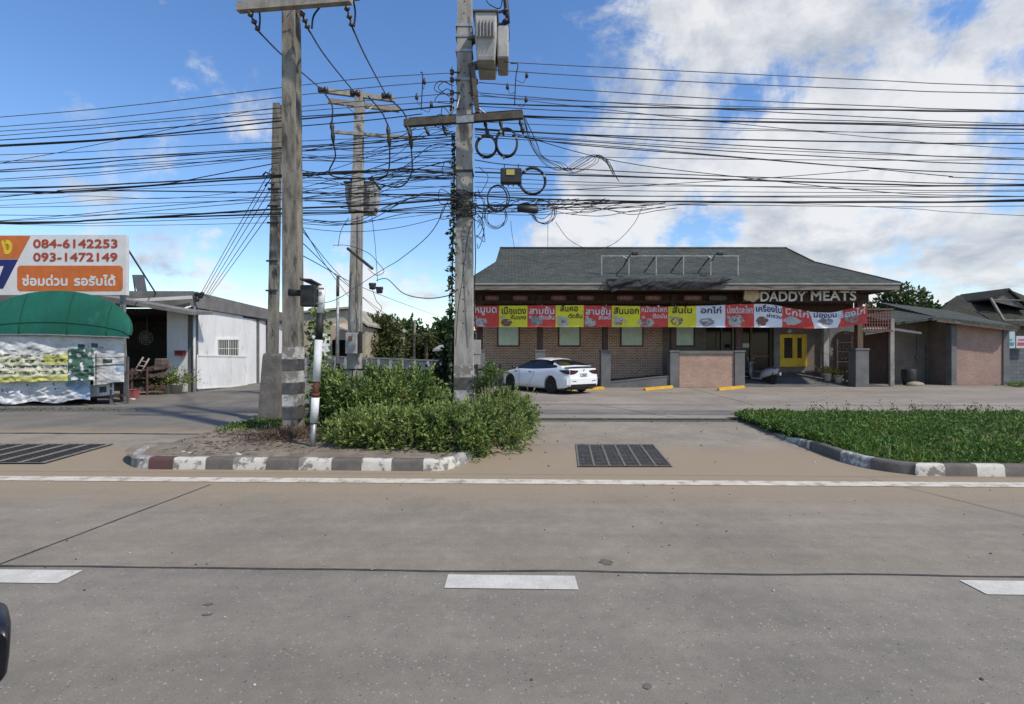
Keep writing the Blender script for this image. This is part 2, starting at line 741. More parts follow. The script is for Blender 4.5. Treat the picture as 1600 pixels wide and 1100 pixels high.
DUST = (.275, .215, .145, 1)
m_road = groundmat('worn_road_concrete', (.246, .212, .168, 1), (.190, .165, .131, 1), DUST, 6.2, .75, .6, .7, streak=(.12, 2.4, 1))
m_lane = groundmat('grey_lane_concrete', (.216, .195, .160, 1), (.170, .154, .127, 1), None, None, 1, .75, .9, streak=(.10, 2.0, 1))
m_apron = groundmat('dusty_apron_concrete', (.280, .240, .186, 1), (.195, .173, .142, 1), DUST, 9.1, 1.1, .4, .9, side=-1)
m_lot = groundmat('parking_concrete', (.285, .246, .198, 1), (.205, .180, .148, 1), None, None, 1, .35, .45, streak=(.15, 1.2, 1))
m_soi = groundmat('lane_asphalt', (.190, .170, .143, 1), (.130, .118, .101, 1), DUST, 10.8, .8, .5, .6, side=-1)
m_soil = M('dry_soil', (.235, .195, .15, 1), (.15, .122, .092, 1), 3, .95, .6, 40, wear=(.13, .105, .08, 1), wearlo=.58, wearhi=.8, wearsc=3)
m_far = M('far_ground', (.10, .11, .05, 1), (.15, .12, .07, 1), .3, .95)
m_white = M('road_paint', (.58, .53, .44, 1), (.46, .42, .34, 1), 5, .7, .1, 60, wear=(.27, .22, .16, 1), wearlo=.52, wearhi=.66, wearsc=5)
m_dash = M('dash_paint', (.54, .52, .46, 1), (.45, .435, .385, 1), 5, .7, .1, 60, wear=(.3, .28, .25, 1), wearlo=.60, wearhi=.74, wearsc=11)
m_joint = M('joint_tar', (.04, .04, .04, 1), (.07, .065, .06, 1), 9, .9)

ground = struct('ground', sheet(-700, 700, -120, 1100, 6, 244, lambda y: gz(y) - .03), m_far)
SEAM = 893
dseam = HCAM * F / (893 - 550)
struct('road', sheet(-150, 150, dseam, 7.32, 60, 4, lambda y: 0.0, .026), m_road)
struct('road', sheet(-150, 150, -16, dseam, 60, 4, lambda y: 0.0, .026), m_lane)
struct('driveway', sheet(-60, 60, 7.32, 12.25, 40, 20, lambda y: gz(y) + .002, .026), m_apron)
b = MB()
b.grid(lambda u, v: (-.9 + 80 * u, 12.25 + 45 * v - (.026 * (-.9 + 80 * u)) * (1 - v), .104), 30, 8)
struct('parking_lot', b, m_lot)
b = MB()
b.grid(lambda u, v: (-60 + 53.7 * u, 10.35 + 90 * v - .026 * (-60 + 53.7 * u) * (1 - v), gz(10.35 + 90 * v) + .008), 20, 60)
struct('side_lane', b, m_soi)


def wobble_strip(pts, w, z, seed=0, amp=.012, n=80, zf=None):
    """thin ragged strip along a polyline on the ground"""
    pts = [Vector((p[0], p[1], 0)) for p in pts]
    L = [0]
    for i in range(1, len(pts)):
        L.append(L[-1] + (pts[i] - pts[i - 1]).length)
    b = MB()
    vs = []
    for k in range(n + 1):
        s = L[-1] * k / n
        i = 1
        while i < len(L) - 1 and L[i] < s:
            i += 1
        t = (s - L[i - 1]) / max(1e-6, L[i] - L[i - 1])
        p = pts[i - 1].lerp(pts[i], t)
        d = (pts[i] - pts[i - 1]).normalized()
        nn = Vector((-d.y, d.x, 0))
        o = mnoise.noise(Vector((s * 1.1, seed * 7.3, 0))) * amp * 1.5
        ww = w * (.55 + .9 * abs(mnoise.noise(Vector((s * 2.3, seed * 3.1, 4)))))
        zz_ = z if zf is None else zf(p.y) + z
        a, c = p + nn * (o + ww / 2), p + nn * (o - ww / 2)
        vs += [(a.x, a.y, zz_), (c.x, c.y, zz_)]
    b.add(vs, [(2 * k, 2 * k + 1, 2 * k + 3, 2 * k + 2) for k in range(n)])
    return b


b = wobble_strip([(-60, dseam + 1.56), (60, dseam - 1.56)], .034, .005, 1, .02, 900)
struct('road_joint', b, m_joint)
struct('road_joint', wobble_strip([(-4.22, dseam + .12), (-3.97, 6.75)], .030, .005, 2, .006, 60), m_joint)
struct('road_joint', wobble_strip([(4.95, 7.1), (5.38, 5.6), (6.1, 3.4)], .012, .005, 3, .012, 60), m_joint)
struct('lot_joint', wobble_strip([(-.5, 16.1), (40, 15.1)], .045, .109, 4, .02, 160), m_joint)
struct('lot_joint', wobble_strip([(2.6, 16.0), (4.1, 12.8)], .03, .109, 5, .02, 60), m_joint)
struct('lot_joint', wobble_strip([(7.5, 15.9), (8.2, 24)], .03, .109, 6, .02, 60), m_joint)
struct('lane_joint', wobble_strip([(-22, 10.97), (-6.4, 10.48)], .055, .013, 7, .02, 90, gz), m_joint)
# painted lines
b = MB()
b.grid(lambda u, v: ((lambda X: (X, 6.78 + .24 * v - .026 * X, .006))(-120 + 240 * u)), 120, 1)
struct('edge_line', b, m_white)
yd = HCAM * F / (910 - 550)
for k in range(-8, 9):
    x0 = WX(697, yd) + k * 3.92
    b = MB()
    b.grid(lambda u, v: ((lambda X: (X, yd - .115 + .23 * v - .026 * X, .006))(x0 + .99 * u)), 6, 1)
    struct('lane_dash', b, m_dash)
# stains and grit patches lying on the road
m_stain = M('oil_stain', (.095, .085, .072, 1), (.14, .126, .106, 1), 12, .9)
for (px, py, rx, ry) in ((948, 879, .060, .045), (325, 945, .032, .014), (323, 961, .036, .012), (1012, 1073, .022, .02)):
    d = HCAM * F / (py - 550)
    c = (WX(px, d), d)
    b = MB()
    b.poly([(c[0] + rx * math.cos(a) * (1 + .5 * mnoise.noise(Vector((math.cos(a) * 1.2, math.sin(a) * 1.2, px)))), c[1] + 1.3 * ry * math.sin(a) * (1 + .5 * mnoise.noise(Vector((math.cos(a) * 1.2, math.sin(a) * 1.2, px)))), .0045) for a in [2 * PI * i / 26 for i in range(26)]])
    struct('road_stain', b, m_stain)

# ------------------------------------------------------------------ kerbs and islands
m_kerb = M('kerb_concrete', (.20, .18, .155, 1), (.13, .115, .10, 1), 6, .9, .5, 50)
m_kwhite = M('kerb_white_paint', (.54, .51, .44, 1), (.42, .395, .34, 1), 5, .8, .3, 50, wear=(.19, .17, .15, 1), wearlo=.52, wearhi=.56, wearsc=5)
m_kdark = M('kerb_dark_paint', (.105, .093, .085, 1), (.14, .122, .105, 1), 6, .85, .3, 50, wear=(.2, .175, .15, 1), wearlo=.60, wearhi=.66, wearsc=6)
m_kred = M('kerb_red_paint', (.115, .045, .042, 1), (.08, .05, .045, 1), 6, .85, .3, 50, wear=(.2, .17, .15, 1), wearlo=.62, wearhi=.68, wearsc=8)
m_kgrey = M('kerb_faded_paint', (.33, .32, .30, 1), (.2, .185, .17, 1), 5, .85, .4, 50, wear=(.5, .49, .45, 1), wearlo=.54, wearhi=.6, wearsc=6)


def kerb(path, inward, segs, height):
    P = smooth_path([(x, y, 0) for x, y in path], 8)
    Q = [P[0]]
    for p in P[1:]:                       # even pieces no longer than 6 cm
        d = (p - Q[-1])
        n = max(1, int(d.length / .06))
        a = Q[-1].copy()
        for i in range(1, n + 1):
            Q.append(a + d * (i / n))
    prof = [(0.0, -.03), (.012, .12), (.03, .158), (.055, .168), (.15, .165), (.16, -.03)]
    b = MB()
    n = len(Q)
    cum = 0
    for i, p in enumerate(Q):
        t = (Q[min(n - 1, i + 1)] - Q[max(0, i - 1)]).normalized()
        nn = Vector((-t.y, t.x, 0)) * inward
        h = height(i / (n - 1))
        wob = 1 + .05 * mnoise.noise(Vector((p.x * 3, p.y * 3, 1)))
        b.v += [(p.x + nn.x * a, p.y + nn.y * a, gz(p.y) + (c * h * wob if c > 0 else c)) for a, c in prof]
    k = len(prof)
    for i in range(n - 1):
        c = (Q[i] + Q[i + 1]) / 2
        px = 800 + c.x / c.y * F
        mi = 0
        for a, e_, m_ in segs:
            if a <= px < e_:
                mi = m_
        for j in range(k - 1):
            b.f.append([i * k + j, (i + 1) * k + j, (i + 1) * k + j + 1, i * k + j + 1])
            b.m.append(mi)
            b.s.append(True)
    return b, Q


# 0 concrete 1 white 2 dark 3 red 4 faded
segL = [(0, 232, 4), (232, 272, 3), (272, 321, 1), (321, 366, 2), (366, 418, 1), (418, 467, 2), (467, 518, 1), (518, 565, 2), (565, 614, 1), (614, 662, 2), (662, 713, 1), (713, 760, 4)]
pathL = [(-6.42, 9.5), (-6.30, 8.9), (-6.12, 8.35), (-5.92, 7.95), (-5.65, 7.71), (-5.3, 7.62), (-4.4, 7.60), (-2.6, 7.55), (-1.3, 7.50), (-1.0, 7.56), (-.80, 7.78), (-.66, 8.2), (-.55, 8.9), (-.45, 9.8)]
kb, QL = kerb(pathL, 1, segL, lambda t: min(1, .1 + t * 9) * min(1, .55 + (1 - t) * 3))
kmats = [m_kerb, m_kwhite, m_kdark, m_kred, m_kgrey]
tag(struct('kerb', kb, kmats), 'worn black and white painted kerb with one red block below the weeds', 'kerb', kind='structure')
segR = [(1190, 1262, 1), (1262, 1312, 2), (1312, 1360, 4), (1360, 1430, 2), (1430, 1481, 1), (1481, 1528, 2), (1528, 1574, 1), (1574, 1622, 2), (1622, 1668, 1), (1668, 1714, 2)]
pathR = [(5.40, 10.6), (5.30, 9.9), (5.25, 9.4), (5.22, 8.8), (5.20, 8.3), (5.24, 7.9), (5.38, 7.55), (5.66, 7.30), (6.1, 7.20), (9, 7.12), (14, 6.99), (30, 6.57)]
kb, QR = kerb(pathR, 1, segR, lambda t: min(1, .05 + t * 18))
tag(struct('kerb', kb, kmats), 'curved black and white painted kerb round the grass bed', 'kerb', kind='structure')


def lx(y):                                # left and right edge of the weedy island
    return -6.40 + (0 if y > 9.4 else 0) + max(0, (8.9 - y)) ** 1.6 * .62


b = MB()


def isl(u, v):
    y = 7.66 + 5.2 * v
    xl = -6.36 + .75 * max(0, (8.6 - y) / .94) ** 1.8
    xr = -.42 - .75 * max(0, (8.6 - y) / .94) ** 1.8 + .12 * max(0, y - 9)
    x = xl + (xr - xl) * u
    edge = min(1, min(u, 1 - u) * 9 + .12) if y > 9 else 1
    return (x, y, gz(y) + .004 + (.135 * max(.25, 1 - max(0, y - 9.5) / 3.5)) * edge + .012 * mnoise.noise(Vector((x * 1.7, y * 1.7, 0))) + .012 * mnoise.noise(Vector((x * 6, y * 6, 3))))


b.grid(isl, 70, 50)
struct('island_soil', b, m_soil)
b = MB()


def islR(u, v):
    y0 = lambda x: 7.30 - .026 * (x - 6)
    x = 5.45 + 34 * u ** 1.6
    a = y0(x) + (max(0, 6.1 - x) ** 2) * 1.1
    y = a + (12.9 - a) * v
    return (x, y, gz(y) + .11 + .05 * mnoise.noise(Vector((x * 1.2, y * 1.2, 0))))


b.grid(islR, 60, 30)
struct('island_soil', b, M('green_soil', (.055, .07, .02, 1), (.07, .06, .03, 1), 4, .95, .5, 30))

# trench drain and inlet grates
m_iron = M('grate_iron', (.06, .058, .055, 1), (.10, .095, .09, 1), 9, .7, .3, 80, .3)
m_ironl = M('grate_frame', (.20, .18, .15, 1), (.13, .12, .10, 1), 8, .8)
m_dark = M('dark_void', (.012, .012, .012, 1), (.02, .02, .02, 1), 3, .9)


def drain_grate(name, label, x0, x1, y0, y1, npan, shear=0.0, rib=.011, slat=m_iron):
    t = thing(name, label, 'drain grate', ((x0 + x1) / 2, (y0 + y1) / 2, gz((y0 + y1) / 2)))
    z = lambda y: gz(y) + .004
    P = lambda x, y, h: (x + shear * (y - y0), y, z(y) + h)
    b = MB()
    b.add([P(x0, y0, .001), P(x1, y0, .001), P(x1, y1, .001), P(x0, y1, .001)], [(0, 1, 2, 3)])
    obj('pit', b, m_dark, t)
    for i in range(npan):
        a, c = x0 + (x1 - x0) * i / npan + .012, x0 + (x1 - x0) * (i + 1) / npan - .012
        b = MB()
        nb = 17
        for k in range(nb):
            ya = y0 + (y1 - y0) * (k + .1) / nb
            yb = y0 + (y1 - y0) * (k + .62) / nb
            b.add([P(a, ya, .012), P(c, ya, .012), P(c, yb, .012), P(a, yb, .012), P(a, ya, .003), P(c, ya, .003)], [(0, 1, 2, 3), (4, 5, 1, 0)])
        for q in (0, .33, .66, .96):
            xa = a + (c - a) * q
            xb = xa + (c - a) * .05
            b.add([P(xa, y0, .014), P(xb, y0, .014), P(xb, y1, .014), P(xa, y1, .014)], [(0, 1, 2, 3)])
        obj('grate_panel', b, slat, t)
    b = MB()
    for i in range(npan + 1):
        xa = x0 + (x1 - x0) * i / npan
        b.add([P(xa - rib, y0, .016), P(xa + rib, y0, .016), P(xa + rib, y1, .016), P(xa - rib, y1, .016)], [(0, 1, 2, 3)])
    for yy in (y0, y1):
        b.add([P(x0 - .02, yy - .015, .0175), P(x1 + .02, yy - .015, .0175), P(x1 + .02, yy + .015, .0175), P(x0 - .02, yy + .015, .0175)], [(0, 1, 2, 3)])
    obj('frame', b, m_ironl, t)
    return t


drain_grate('drain_grate', 'square iron drain grate in six panels in the driveway mouth', 1.01, 2.42, 7.74, 9.42, 6, .10)
m_iron2 = m_iron
drain_grate('drain_grate', 'dark iron drain grate in the dusty driveway before the green awning', -9.6, -7.30, 7.95, 9.45, 6, -.06, .05, M('grate_dark_iron', (.03, .028, .026, 1), (.05, .045, .04, 1), 9, .8))
t = thing('trench_drain', 'long narrow trench drain across the mouth of the parking lot', 'drain', (3, 12.4, .1))
b = MB()
b.grid(lambda u, v: (.2 + 5.25 * u, 12.22 + .42 * v - .02 * 5 * u, .107), 4, 1)
obj('channel', b, m_dark, t)
b = MB()
for k in range(88):
    xa = .24 + 5.2 * k / 88
    b.box(xa, xa + .030, 12.25 - .1 * k / 88, 12.60 - .1 * k / 88, .108, .118)
obj('grate_bars', b, m_iron, t)
b = MB()
b.bar((.18, 12.2, .115), (5.47, 12.1, .115), .06, .016)
b.bar((.18, 12.66, .115), (5.47, 12.56, .115), .06, .016)
obj('frame', b, m_ironl, t)

# ------------------------------------------------------------------ utility poles
m_pole = M('pole_concrete', (.25, .23, .19, 1), (.12, .11, .093, 1), 2.2, .9, .5, 45, stretch=(2.2, 2.2, .55), wear=(.055, .05, .043, 1), wearlo=.50, wearhi=.66, wearsc=3)
m_pole2 = M('pale_pole_concrete', (.37, .35, .31, 1), (.23, .215, .19, 1), 2.5, .9, .35, 45, stretch=(2, 2, .6), wear=(.13, .12, .10, 1), wearlo=.56, wearhi=.68, wearsc=4)
m_arm = M('crossarm_concrete', (.115, .098, .078, 1), (.065, .056, .046, 1), 5, .9, .4, 60)
m_arm2 = M('pale_crossarm', (.33, .30, .25, 1), (.22, .2, .17, 1), 5, .9, .4, 60)
m_blk = M('black_rubber', (.016, .016, .017, 1), (.03, .03, .03, 1), 6, .5, 0, 60, 0, .4)
m_ins = M('insulator_glaze', (.03, .022, .02, 1), (.05, .035, .03, 1), 6, .3, 0, 60, 0, .5)
m_galv = M('galvanised_steel', (.36, .36, .35, 1), (.25, .25, .245, 1), 8, .5, .1, 60, .7)
m_pw = M('pole_white_paint', (.52, .51, .48, 1), (.38, .37, .34, 1), 5, .85, .3, 50, wear=(.20, .18, .155, 1), wearlo=.46, wearhi=.54, wearsc=4)
m_pd = M('pole_dark_paint', (.055, .053, .052, 1), (.10, .095, .09, 1), 5, .85, .3, 50, wear=(.18, .165, .145, 1), wearlo=.58, wearhi=.66, wearsc=4)
m_bolt = M('pole_hole', (.03, .028, .025, 1), (.05, .045, .04, 1), 6, .9)


def isec(w, d, g, f):
    """H section of a prestressed pole, grooves on the +-x sides; w across x, d along y"""
    a, c = w / 2, d / 2
    return [(-a, -c), (a, -c), (a, -c + f), (a - g, -c + f + g * .7), (a - g, c - f - g * .7), (a, c - f), (a, c), (-a, c), (-a, c - f), (-a + g, c - f - g * .7), (-a + g, -c + f + g * .7), (-a, -c + f)]


def pole_shaft(base, top, s0, s1, g=.05, f=.1, n=6):
    b = MB()
    rings = []
    for i in range(n + 1):
        t = i / n
        p = Vector(base).lerp(Vector(top), t)
        w = s0[0] + (s1[0] - s0[0]) * t
        d = s0[1] + (s1[1] - s0[1]) * t
        rings.append([(p.x + x, p.y + y, p.z) for x, y in isec(w, d, g, f * d / s0[1])])
    b.loft(rings, 0, False, True)
    return b


def bands(base, top, s0, s1, zs, parent, name='paint_band'):
    base, top = Vector(base), Vector(top)
    for z0, z1, m in zs:
        rings = []
        for z in (z0, z1):
            t = (z - base.z) / (top.z - base.z)
            p = base.lerp(top, t)
            w = (s0[0] + (s1[0] - s0[0]) * t) / 2 + .004
            d = (s0[1] + (s1[1] - s0[1]) * t) / 2 + .004
            rings.append([(p.x - w, p.y - d, z), (p.x + w, p.y - d, z), (p.x + w, p.y + d, z), (p.x - w, p.y + d, z)])
        obj(name, MB().loft(rings, 0, False, True), m, parent)


# the big pole in front
d1 = 10.0
P1b, P1t = Vector((-4.26, d1, .05)), Vector((-4.32, d1, 10.6))
t1 = thing('utility_pole', 'tall grooved concrete power pole with striped foot beside the marker post', 'utility pole', (P1b.x, P1b.y, .1), 0, 'roadside power poles')
obj('shaft', pole_shaft(P1b, P1t, (.275, .40), (.22, .32), .06, .085, 8), m_pole, t1)
bands(P1b, P1t, (.275, .40), (.22, .32), [(WZ(656, 9.8), WZ(637, 9.8), m_pd), (WZ(635, 9.8), WZ(617, 9.8), m_pw), (WZ(616, 9.8), WZ(599, 9.8), m_pd), (WZ(598, 9.8), WZ(580, 9.8), m_pw), (WZ(579, 9.8), WZ(562, 9.8), m_pd), (WZ(561, 9.8), WZ(542, 9.8), m_pw)], t1)
a0, a1 = W(372, 12, 9.6), W(549, -2, 9.25)
b = MB()
b.bar(a0, a1, .12, .16)
obj('crossarm', b, m_arm2, t1)
b = MB()
b.bar(a0 + Vector((.0, .46, .40)), a1 + Vector((.0, .46, .40)), .12, .16)
obj('crossarm', b, m_arm2, t1)
b = MB()
b.tube([W(428, 0, 9.6), W(448, 26, 9.72), W(470, -4, 9.6)], .012, 6)
obj('brace', b, m_galv, t1)


def string_insulator(a, e_, parent, n=3, r=.06):
    a, e_ = Vector(a), Vector(e_)
    b = MB()
    b.tube([a, e_], .014, 6)
    for k in range(n):
        p = a.lerp(e_, (k + .6) / (n + .1))
        t = (e_ - a).normalized()
        b.tube([p - t * .05, p - t * .03, p, p + t * .012, p + t * .05], [.02, .03, r, r * .95, .02], 10)
    return obj('insulator', b, m_ins, parent)


string_insulator(W(388, 16, 9.5), W(405, 50, 9.75), t1)
string_insulator(W(470, 16, 9.5), W(482, 46, 9.75), t1)
string_insulator(W(540, 6, 9.4), W(551, 44, 9.65), t1)

# leaning older pole behind it with a cracked concrete collar
P2b, P2t = Vector((WX(424, 12.2), 12.2, .05)), Vector((WX(434, 12.2), 12.2, WZ(163, 12.2)))
t2 = thing('utility_pole', 'slimmer leaning concrete pole cut off level, set in a cracked concrete collar', 'utility pole', (P2b.x, 12.2, .1), 0, 'roadside power poles')
obj('shaft', pole_shaft(P2b, P2t, (.20, .22), (.16, .17), .03, .06), m_pole, t2)
b = MB()
rings = []
for z, w, dx in ((.05, .42, -.03), (.5, .40, -.02), (1.2, .37, 0), (1.66, .34, .01), (1.72, .30, .01)):
    x = P2b.x + (P2t.x - P2b.x) * z / 7.6 + dx
    rings.append([(x - w / 2, 12.2 - w / 2, z), (x + w / 2, 12.2 - w / 2, z), (x + w / 2, 12.2 + w / 2, z), (x - w / 2, 12.2 + w / 2, z)])
b.loft(rings, 0, False, True)
m_collar = M('cracked_collar', (.17, .155, .14, 1), (.11, .10, .09, 1), 4, .95, .7, 25)
obj('collar', b, m_collar, t2)
b = MB()
for z in (5.6, 5.2, 4.8, 3.9, 3.2):
    x = P2b.x + (P2t.x - P2b.x) * z / 7.6
    b.bar((x - .14, 12.08, z), (x + .14, 12.08, z), .03, .04)
obj('clamp', b, m_blk, t2)
b = MB()
for q in ((410, 425), (414, 441)):
    b.tube([W(q[0], q[1] - 150, 12.05), W(q[0] + 5, q[1] - 156, 12.05), W(q[0] + 14, q[1] - 152, 12.1)], .02, 6)
obj('cable_hook', b, m_blk, t2)

# transformer pole
d3 = 11.6
P3b, P3t = Vector((WX(724, d3), d3 + .15, .1)), Vector((WX(726, d3), d3 + .15, 11.2))
s30, s31 = (.435, .40), (.30, .30)
t3 = thing('utility_pole', 'concrete pole carrying the upper transformer and many cables, rising from the weeds', 'utility pole', (P3b.x, P3b.y, .1), 0, 'roadside power poles')
obj('shaft', pole_shaft(P3b, P3t, s30, s31, .04, .09, 8), m_pole2, t3)
bands(P3b, P3t, s30, s31, [(.25, WZ(628, d3), m_pd), (WZ(627, d3), WZ(610, d3), m_pw), (WZ(609, d3), WZ(590, d3), m_pd), (WZ(589, d3), WZ(571, d3), m_pw)], t3)
b = MB()
k = 0
zh = 2.4
while zh < 10:
    tt = (zh - P3b.z) / (P3t.z - P3b.z)
    y = P3b.y - (s30[1] + (s31[1] - s30[1]) * tt) / 2
    x = P3b.x + (P3t.x - P3b.x) * tt + (.0 if k % 2 else -.01)
    b.poly([(x + .018 * math.cos(a), y - .003, zh + .018 * math.sin(a)) for a in [2 * PI * i / 8 for i in range(8)]])
    zh += .27
    k += 1
obj('bolt_holes', b, m_bolt, t3)
zA = WZ(186, d3)
b = MB()
aL, aR = W(632, 193, 11.45), W(817, 180, 11.1)
b.bar(aL, aR, .12, .15)
obj('crossarm', b, m_arm, t3)
b = MB()
b.bar(aL + Vector((0.0, .56, .30)), aR + Vector((.0, .56, .30)), .12, .13)
obj('crossarm', b, m_arm, t3)
b = MB()
b.bar(W(713, 187, 11.15), W(740, 185, 11.12), .02, .15)
obj('plate', b, m_galv, t3)
b = MB()
b.tube([W(690, 188, 11.3), W(714, 168, 11.4), W(718, 150, 11.45)], .02, 6)
b.tube([W(765, 182, 11.25), W(742, 165, 11.4), W(738, 152, 11.45)], .02, 6)
obj('arm_brace', b, m_galv, t3)


def dead_end(a, e_, r, parent, name='clamp'):
    b = MB()
    a, e_ = Vector(a), Vector(e_)
    b.tube([a, a.lerp(e_, .25), a.lerp(e_, .45), a.lerp(e_, .7), e_], [r * .5, r, r * .6, r, r * .4], 8)
    return obj(name, b, m_blk, parent)


for px, dy in ((636, 18), (664, 14), (692, 15), (757, 26), (781, 24), (812, 22)):
    base = W(px, 197 if px < 720 else 188, 11.35)
    dead_end(base, W(px + 6, (197 if px < 720 else 188) + dy, 11.35), .045, t3)
# spool rack on both sides
for sx, ys in ((706, (113, 125, 145, 157, 170)), (744, (128, 145, 163))):
    b = MB()
    b.tube([W(sx, ys[0] - 8, 11.55), W(sx, ys[-1] + 22, 11.55)], .014, 6)
    obj('rack_rod', b, m_galv, t3)
    for y in ys:
        b = MB()
        c = W(sx, y, 11.55)
        b.lathe([(.02, -.05), (.05, -.045), (.05, -.02), (.03, 0), (.05, .02), (.05, .045), (.02, .05)], c, 10)
        b.bar(c, W(719 if sx < 720 else 733, y, 11.55), .03, .02)
        obj('insulator', b, m_ins, t3)
# dark conduit and cable wrap on the pole
b = MB()
b.bar(W(738, 100, 11.35), W(746, 176, 11.35), .10, .08)
b.bar(W(735, 105, 11.42), W(738, 150, 11.42), .06, .05)
obj('conduit', b, m_arm, t3)
b = MB()
for k in range(34):
    z = WZ(300 + rnd.uniform(-6, 36), 11.35)
    a0_ = rnd.uniform(-.26, .1)
    pts = []
    for q in range(10):
        a = -PI * .95 + q / 9 * PI * .9
        pts.append((P3b.x + .27 * math.cos(a) * rnd.uniform(.9, 1.15), P3b.y + .25 * math.sin(a) * rnd.uniform(1.0, 1.15), z + .05 * math.sin(q * .8 + k) + rnd.uniform(-.02, .02)))
    b.tube(smooth_path(pts, 2), rnd.uniform(.006, .013), 4)
obj('cable_wrap', b, m_blk, t3)
for zc in (WZ(75, 11.5), WZ(35, 11.5), WZ(52, 11.5), WZ(265, 11.5), WZ(120, 11.5)):
    b = MB()
    tt = zc / 11.2
    w = .22 - .055 * tt
    b.box(P3b.x - w, P3b.x + w + .03, P3b.y - w, P3b.y + w, zc - .03, zc + .03)
    obj('pole_band', b, m_galv if zc > 7 else m_blk, t3)

# pole-mounted transformer
m_tr = M('transformer_paint', (.40, .385, .36, 1), (.30, .29, .27, 1), 3, .5, .08, 40, wear=(.22, .17, .12, 1), wearlo=.68, wearhi=.74)
m_trd = M('transformer_dark', (.13, .125, .12, 1), (.09, .085, .08, 1), 4, .6)


def transformer(name, label, fx0, fx1, y0, dep, z0, z1, arm_from, fin=6, side=True, bush=3, group=None):
    t = thing(name, label, 'transformer', ((fx0 + fx1) / 2, y0 + dep / 2, z0), 0, group)
    b = MB()
    i = .03
    cx = (fx0 + fx1) / 2
    rr = lambda k, z: [(cx + (x - cx) * k, y0 + dep / 2 + (y - y0 - dep / 2) * k, z) for x, y in ((fx0 + i, y0), (fx1 - i, y0), (fx1, y0 + i), (fx1, y0 + dep - i), (fx1 - i, y0 + dep), (fx0 + i, y0 + dep), (fx0, y0 + dep - i), (fx0, y0 + i))]
    H = z1 - z0
    b.loft([rr(.80, z0), rr(.84, z0 + .06), rr(.92, z0 + .3 * H), rr(1, z0 + .55 * H), rr(1, z1)], 0, False, True)
    obj('tank', b, m_tr, t)
    b = MB()
    b.bbox(fx0 - .04, fx1 + .04, y0 - .04, y0 + dep + .04, z1, z1 + .05, .015)
    obj('lid', b, m_trd, t)
    for k in range(fin):
        x = fx0 + (fx1 - fx0) * (k + .8) / (fin + .6)
        b = MB()
        b.box(x - .008, x + .008, y0 - .075, y0 - .001, z0 + .42 * H, z1 - .16 * H)
        obj('cooling_fin', b, m_tr, t)
    if side:
        b = MB()
        b.bbox(fx1 + .005, fx1 + .26, y0 + .22, y0 + dep - .05, z0 + .12 * H, z1 - .14 * H, .03)
        obj('radiator', b, m_tr, t)
    for k in range(bush):
        x = fx0 + (fx1 - fx0) * (k + .5) / bush
        b = MB()
        b.lathe([(.05, 0), (.055, .05), (.085, .07), (.055, .10), (.085, .13), (.05, .16), (.08, .19), (.03, .24), (.02, .3)], (x, y0 + dep * .4, z1 + .045), 10)
        obj('bushing', b, m_ins, t)
    for z in (z0 + .12, z0 + .75 * H):
        b = MB()
        b.bar((arm_from[0], arm_from[1], z), (fx1, y0 + dep * .45, z), .07, .08)
        b.bar((arm_from[0], arm_from[1] - .14, z + .001), (fx1 - .05, y0 + dep * .2, z + .001), .05, .06)
        obj('mounting_bracket', b, m_trd, t)
    return t


tr1 = transformer('transformer', 'beige finned transformer seen from below, hung on the right of the main pole', WX(742, 11.15), WX(776, 11.15), 11.05, 1.05, 8.12, 9.08, (P3b.x + .1, P3b.y), 6, True, 1, 'pole transformers')
b = MB()
for ya, yb in ((-10, 34),):
    b.tube([W(790, -18, 11.3), W(790, 0, 11.3), W(792, 18, 11.3), W(794, 36, 11.3)], [.05, .055, .055, .04], 8)
for y in (-4, 18, 34):
    b.tube([W(789, y - 2, 11.3), W(791, y + 2, 11.3)], .075, 10)
b.bar(W(776, 20, 11.3), W(791, 16, 11.3), .04, .04)
b.bar(W(778, 38, 11.3), W(793, 36, 11.3), .04, .04)
obj('cutout_fuse', b, m_blk, tr1)
b = MB()
b.tube(smooth_path([W(757, -30, 11.3), W(760, 0, 11.3), W(770, 10, 11.3), W(782, 12, 11.3), W(786, -10, 11.3)], 5), .012, 5)
b.tube(smooth_path([W(795, 38, 11.3), W(796, 60, 11.3), W(790, 72, 11.3), W(786, 70, 11.3)], 5), .008, 5)
obj('jumper', b, m_blk, tr1)

# rear pole with its own transformer
d4 = 16.6
P4b, P4t = Vector((WX(552.5, d4), d4, .1)), Vector((WX(562, d4), d4, WZ(143, d4)))
s40, s41 = (.40, .36), (.25, .24)
t4 = thing('utility_pole', 'pale concrete pole with two crossarms standing behind the weeds', 'utility pole', (P4b.x, P4b.y, .1), 0, 'roadside power poles')
obj('shaft', pole_shaft(P4b, P4t, s40, s41, .04, .09, 8), m_pole2, t4)
for k, dy in enumerate((0, .45)):
    b = MB()
    b.bar(W(502, 141, 16.3) + Vector((.05 * k, dy, -.12 * k)), W(617, 156, 16.9) + Vector((.05 * k, dy, -.12 * k)), .11, .15)
    obj('crossarm', b, m_arm2, t4)
b = MB()
b.bar(W(518, 206, 16.3), W(652, 216, 16.8), .08, .09)
obj('crossarm', b, m_arm2, t4)
b = MB()
b.bar(W(535, 160, 16.4), W(559, 182, 16.45), .03, .03)
b.bar(W(586, 162, 16.6), W(566, 182, 16.45), .03, .03)
obj('brace', b, m_galv, t4)
for px, py in ((505, 142), (555, 147), (604, 151)):
    b = MB()
    c = W(px, py - 1, 16.15)
    b.lathe([(.04, -.16), (.10, -.14), (.10, -.05), (.06, 0), (.10, .05), (.10, .14), (.04, .16)], c, 10, axis='x')
    obj('insulator', b, m_ins, t4)
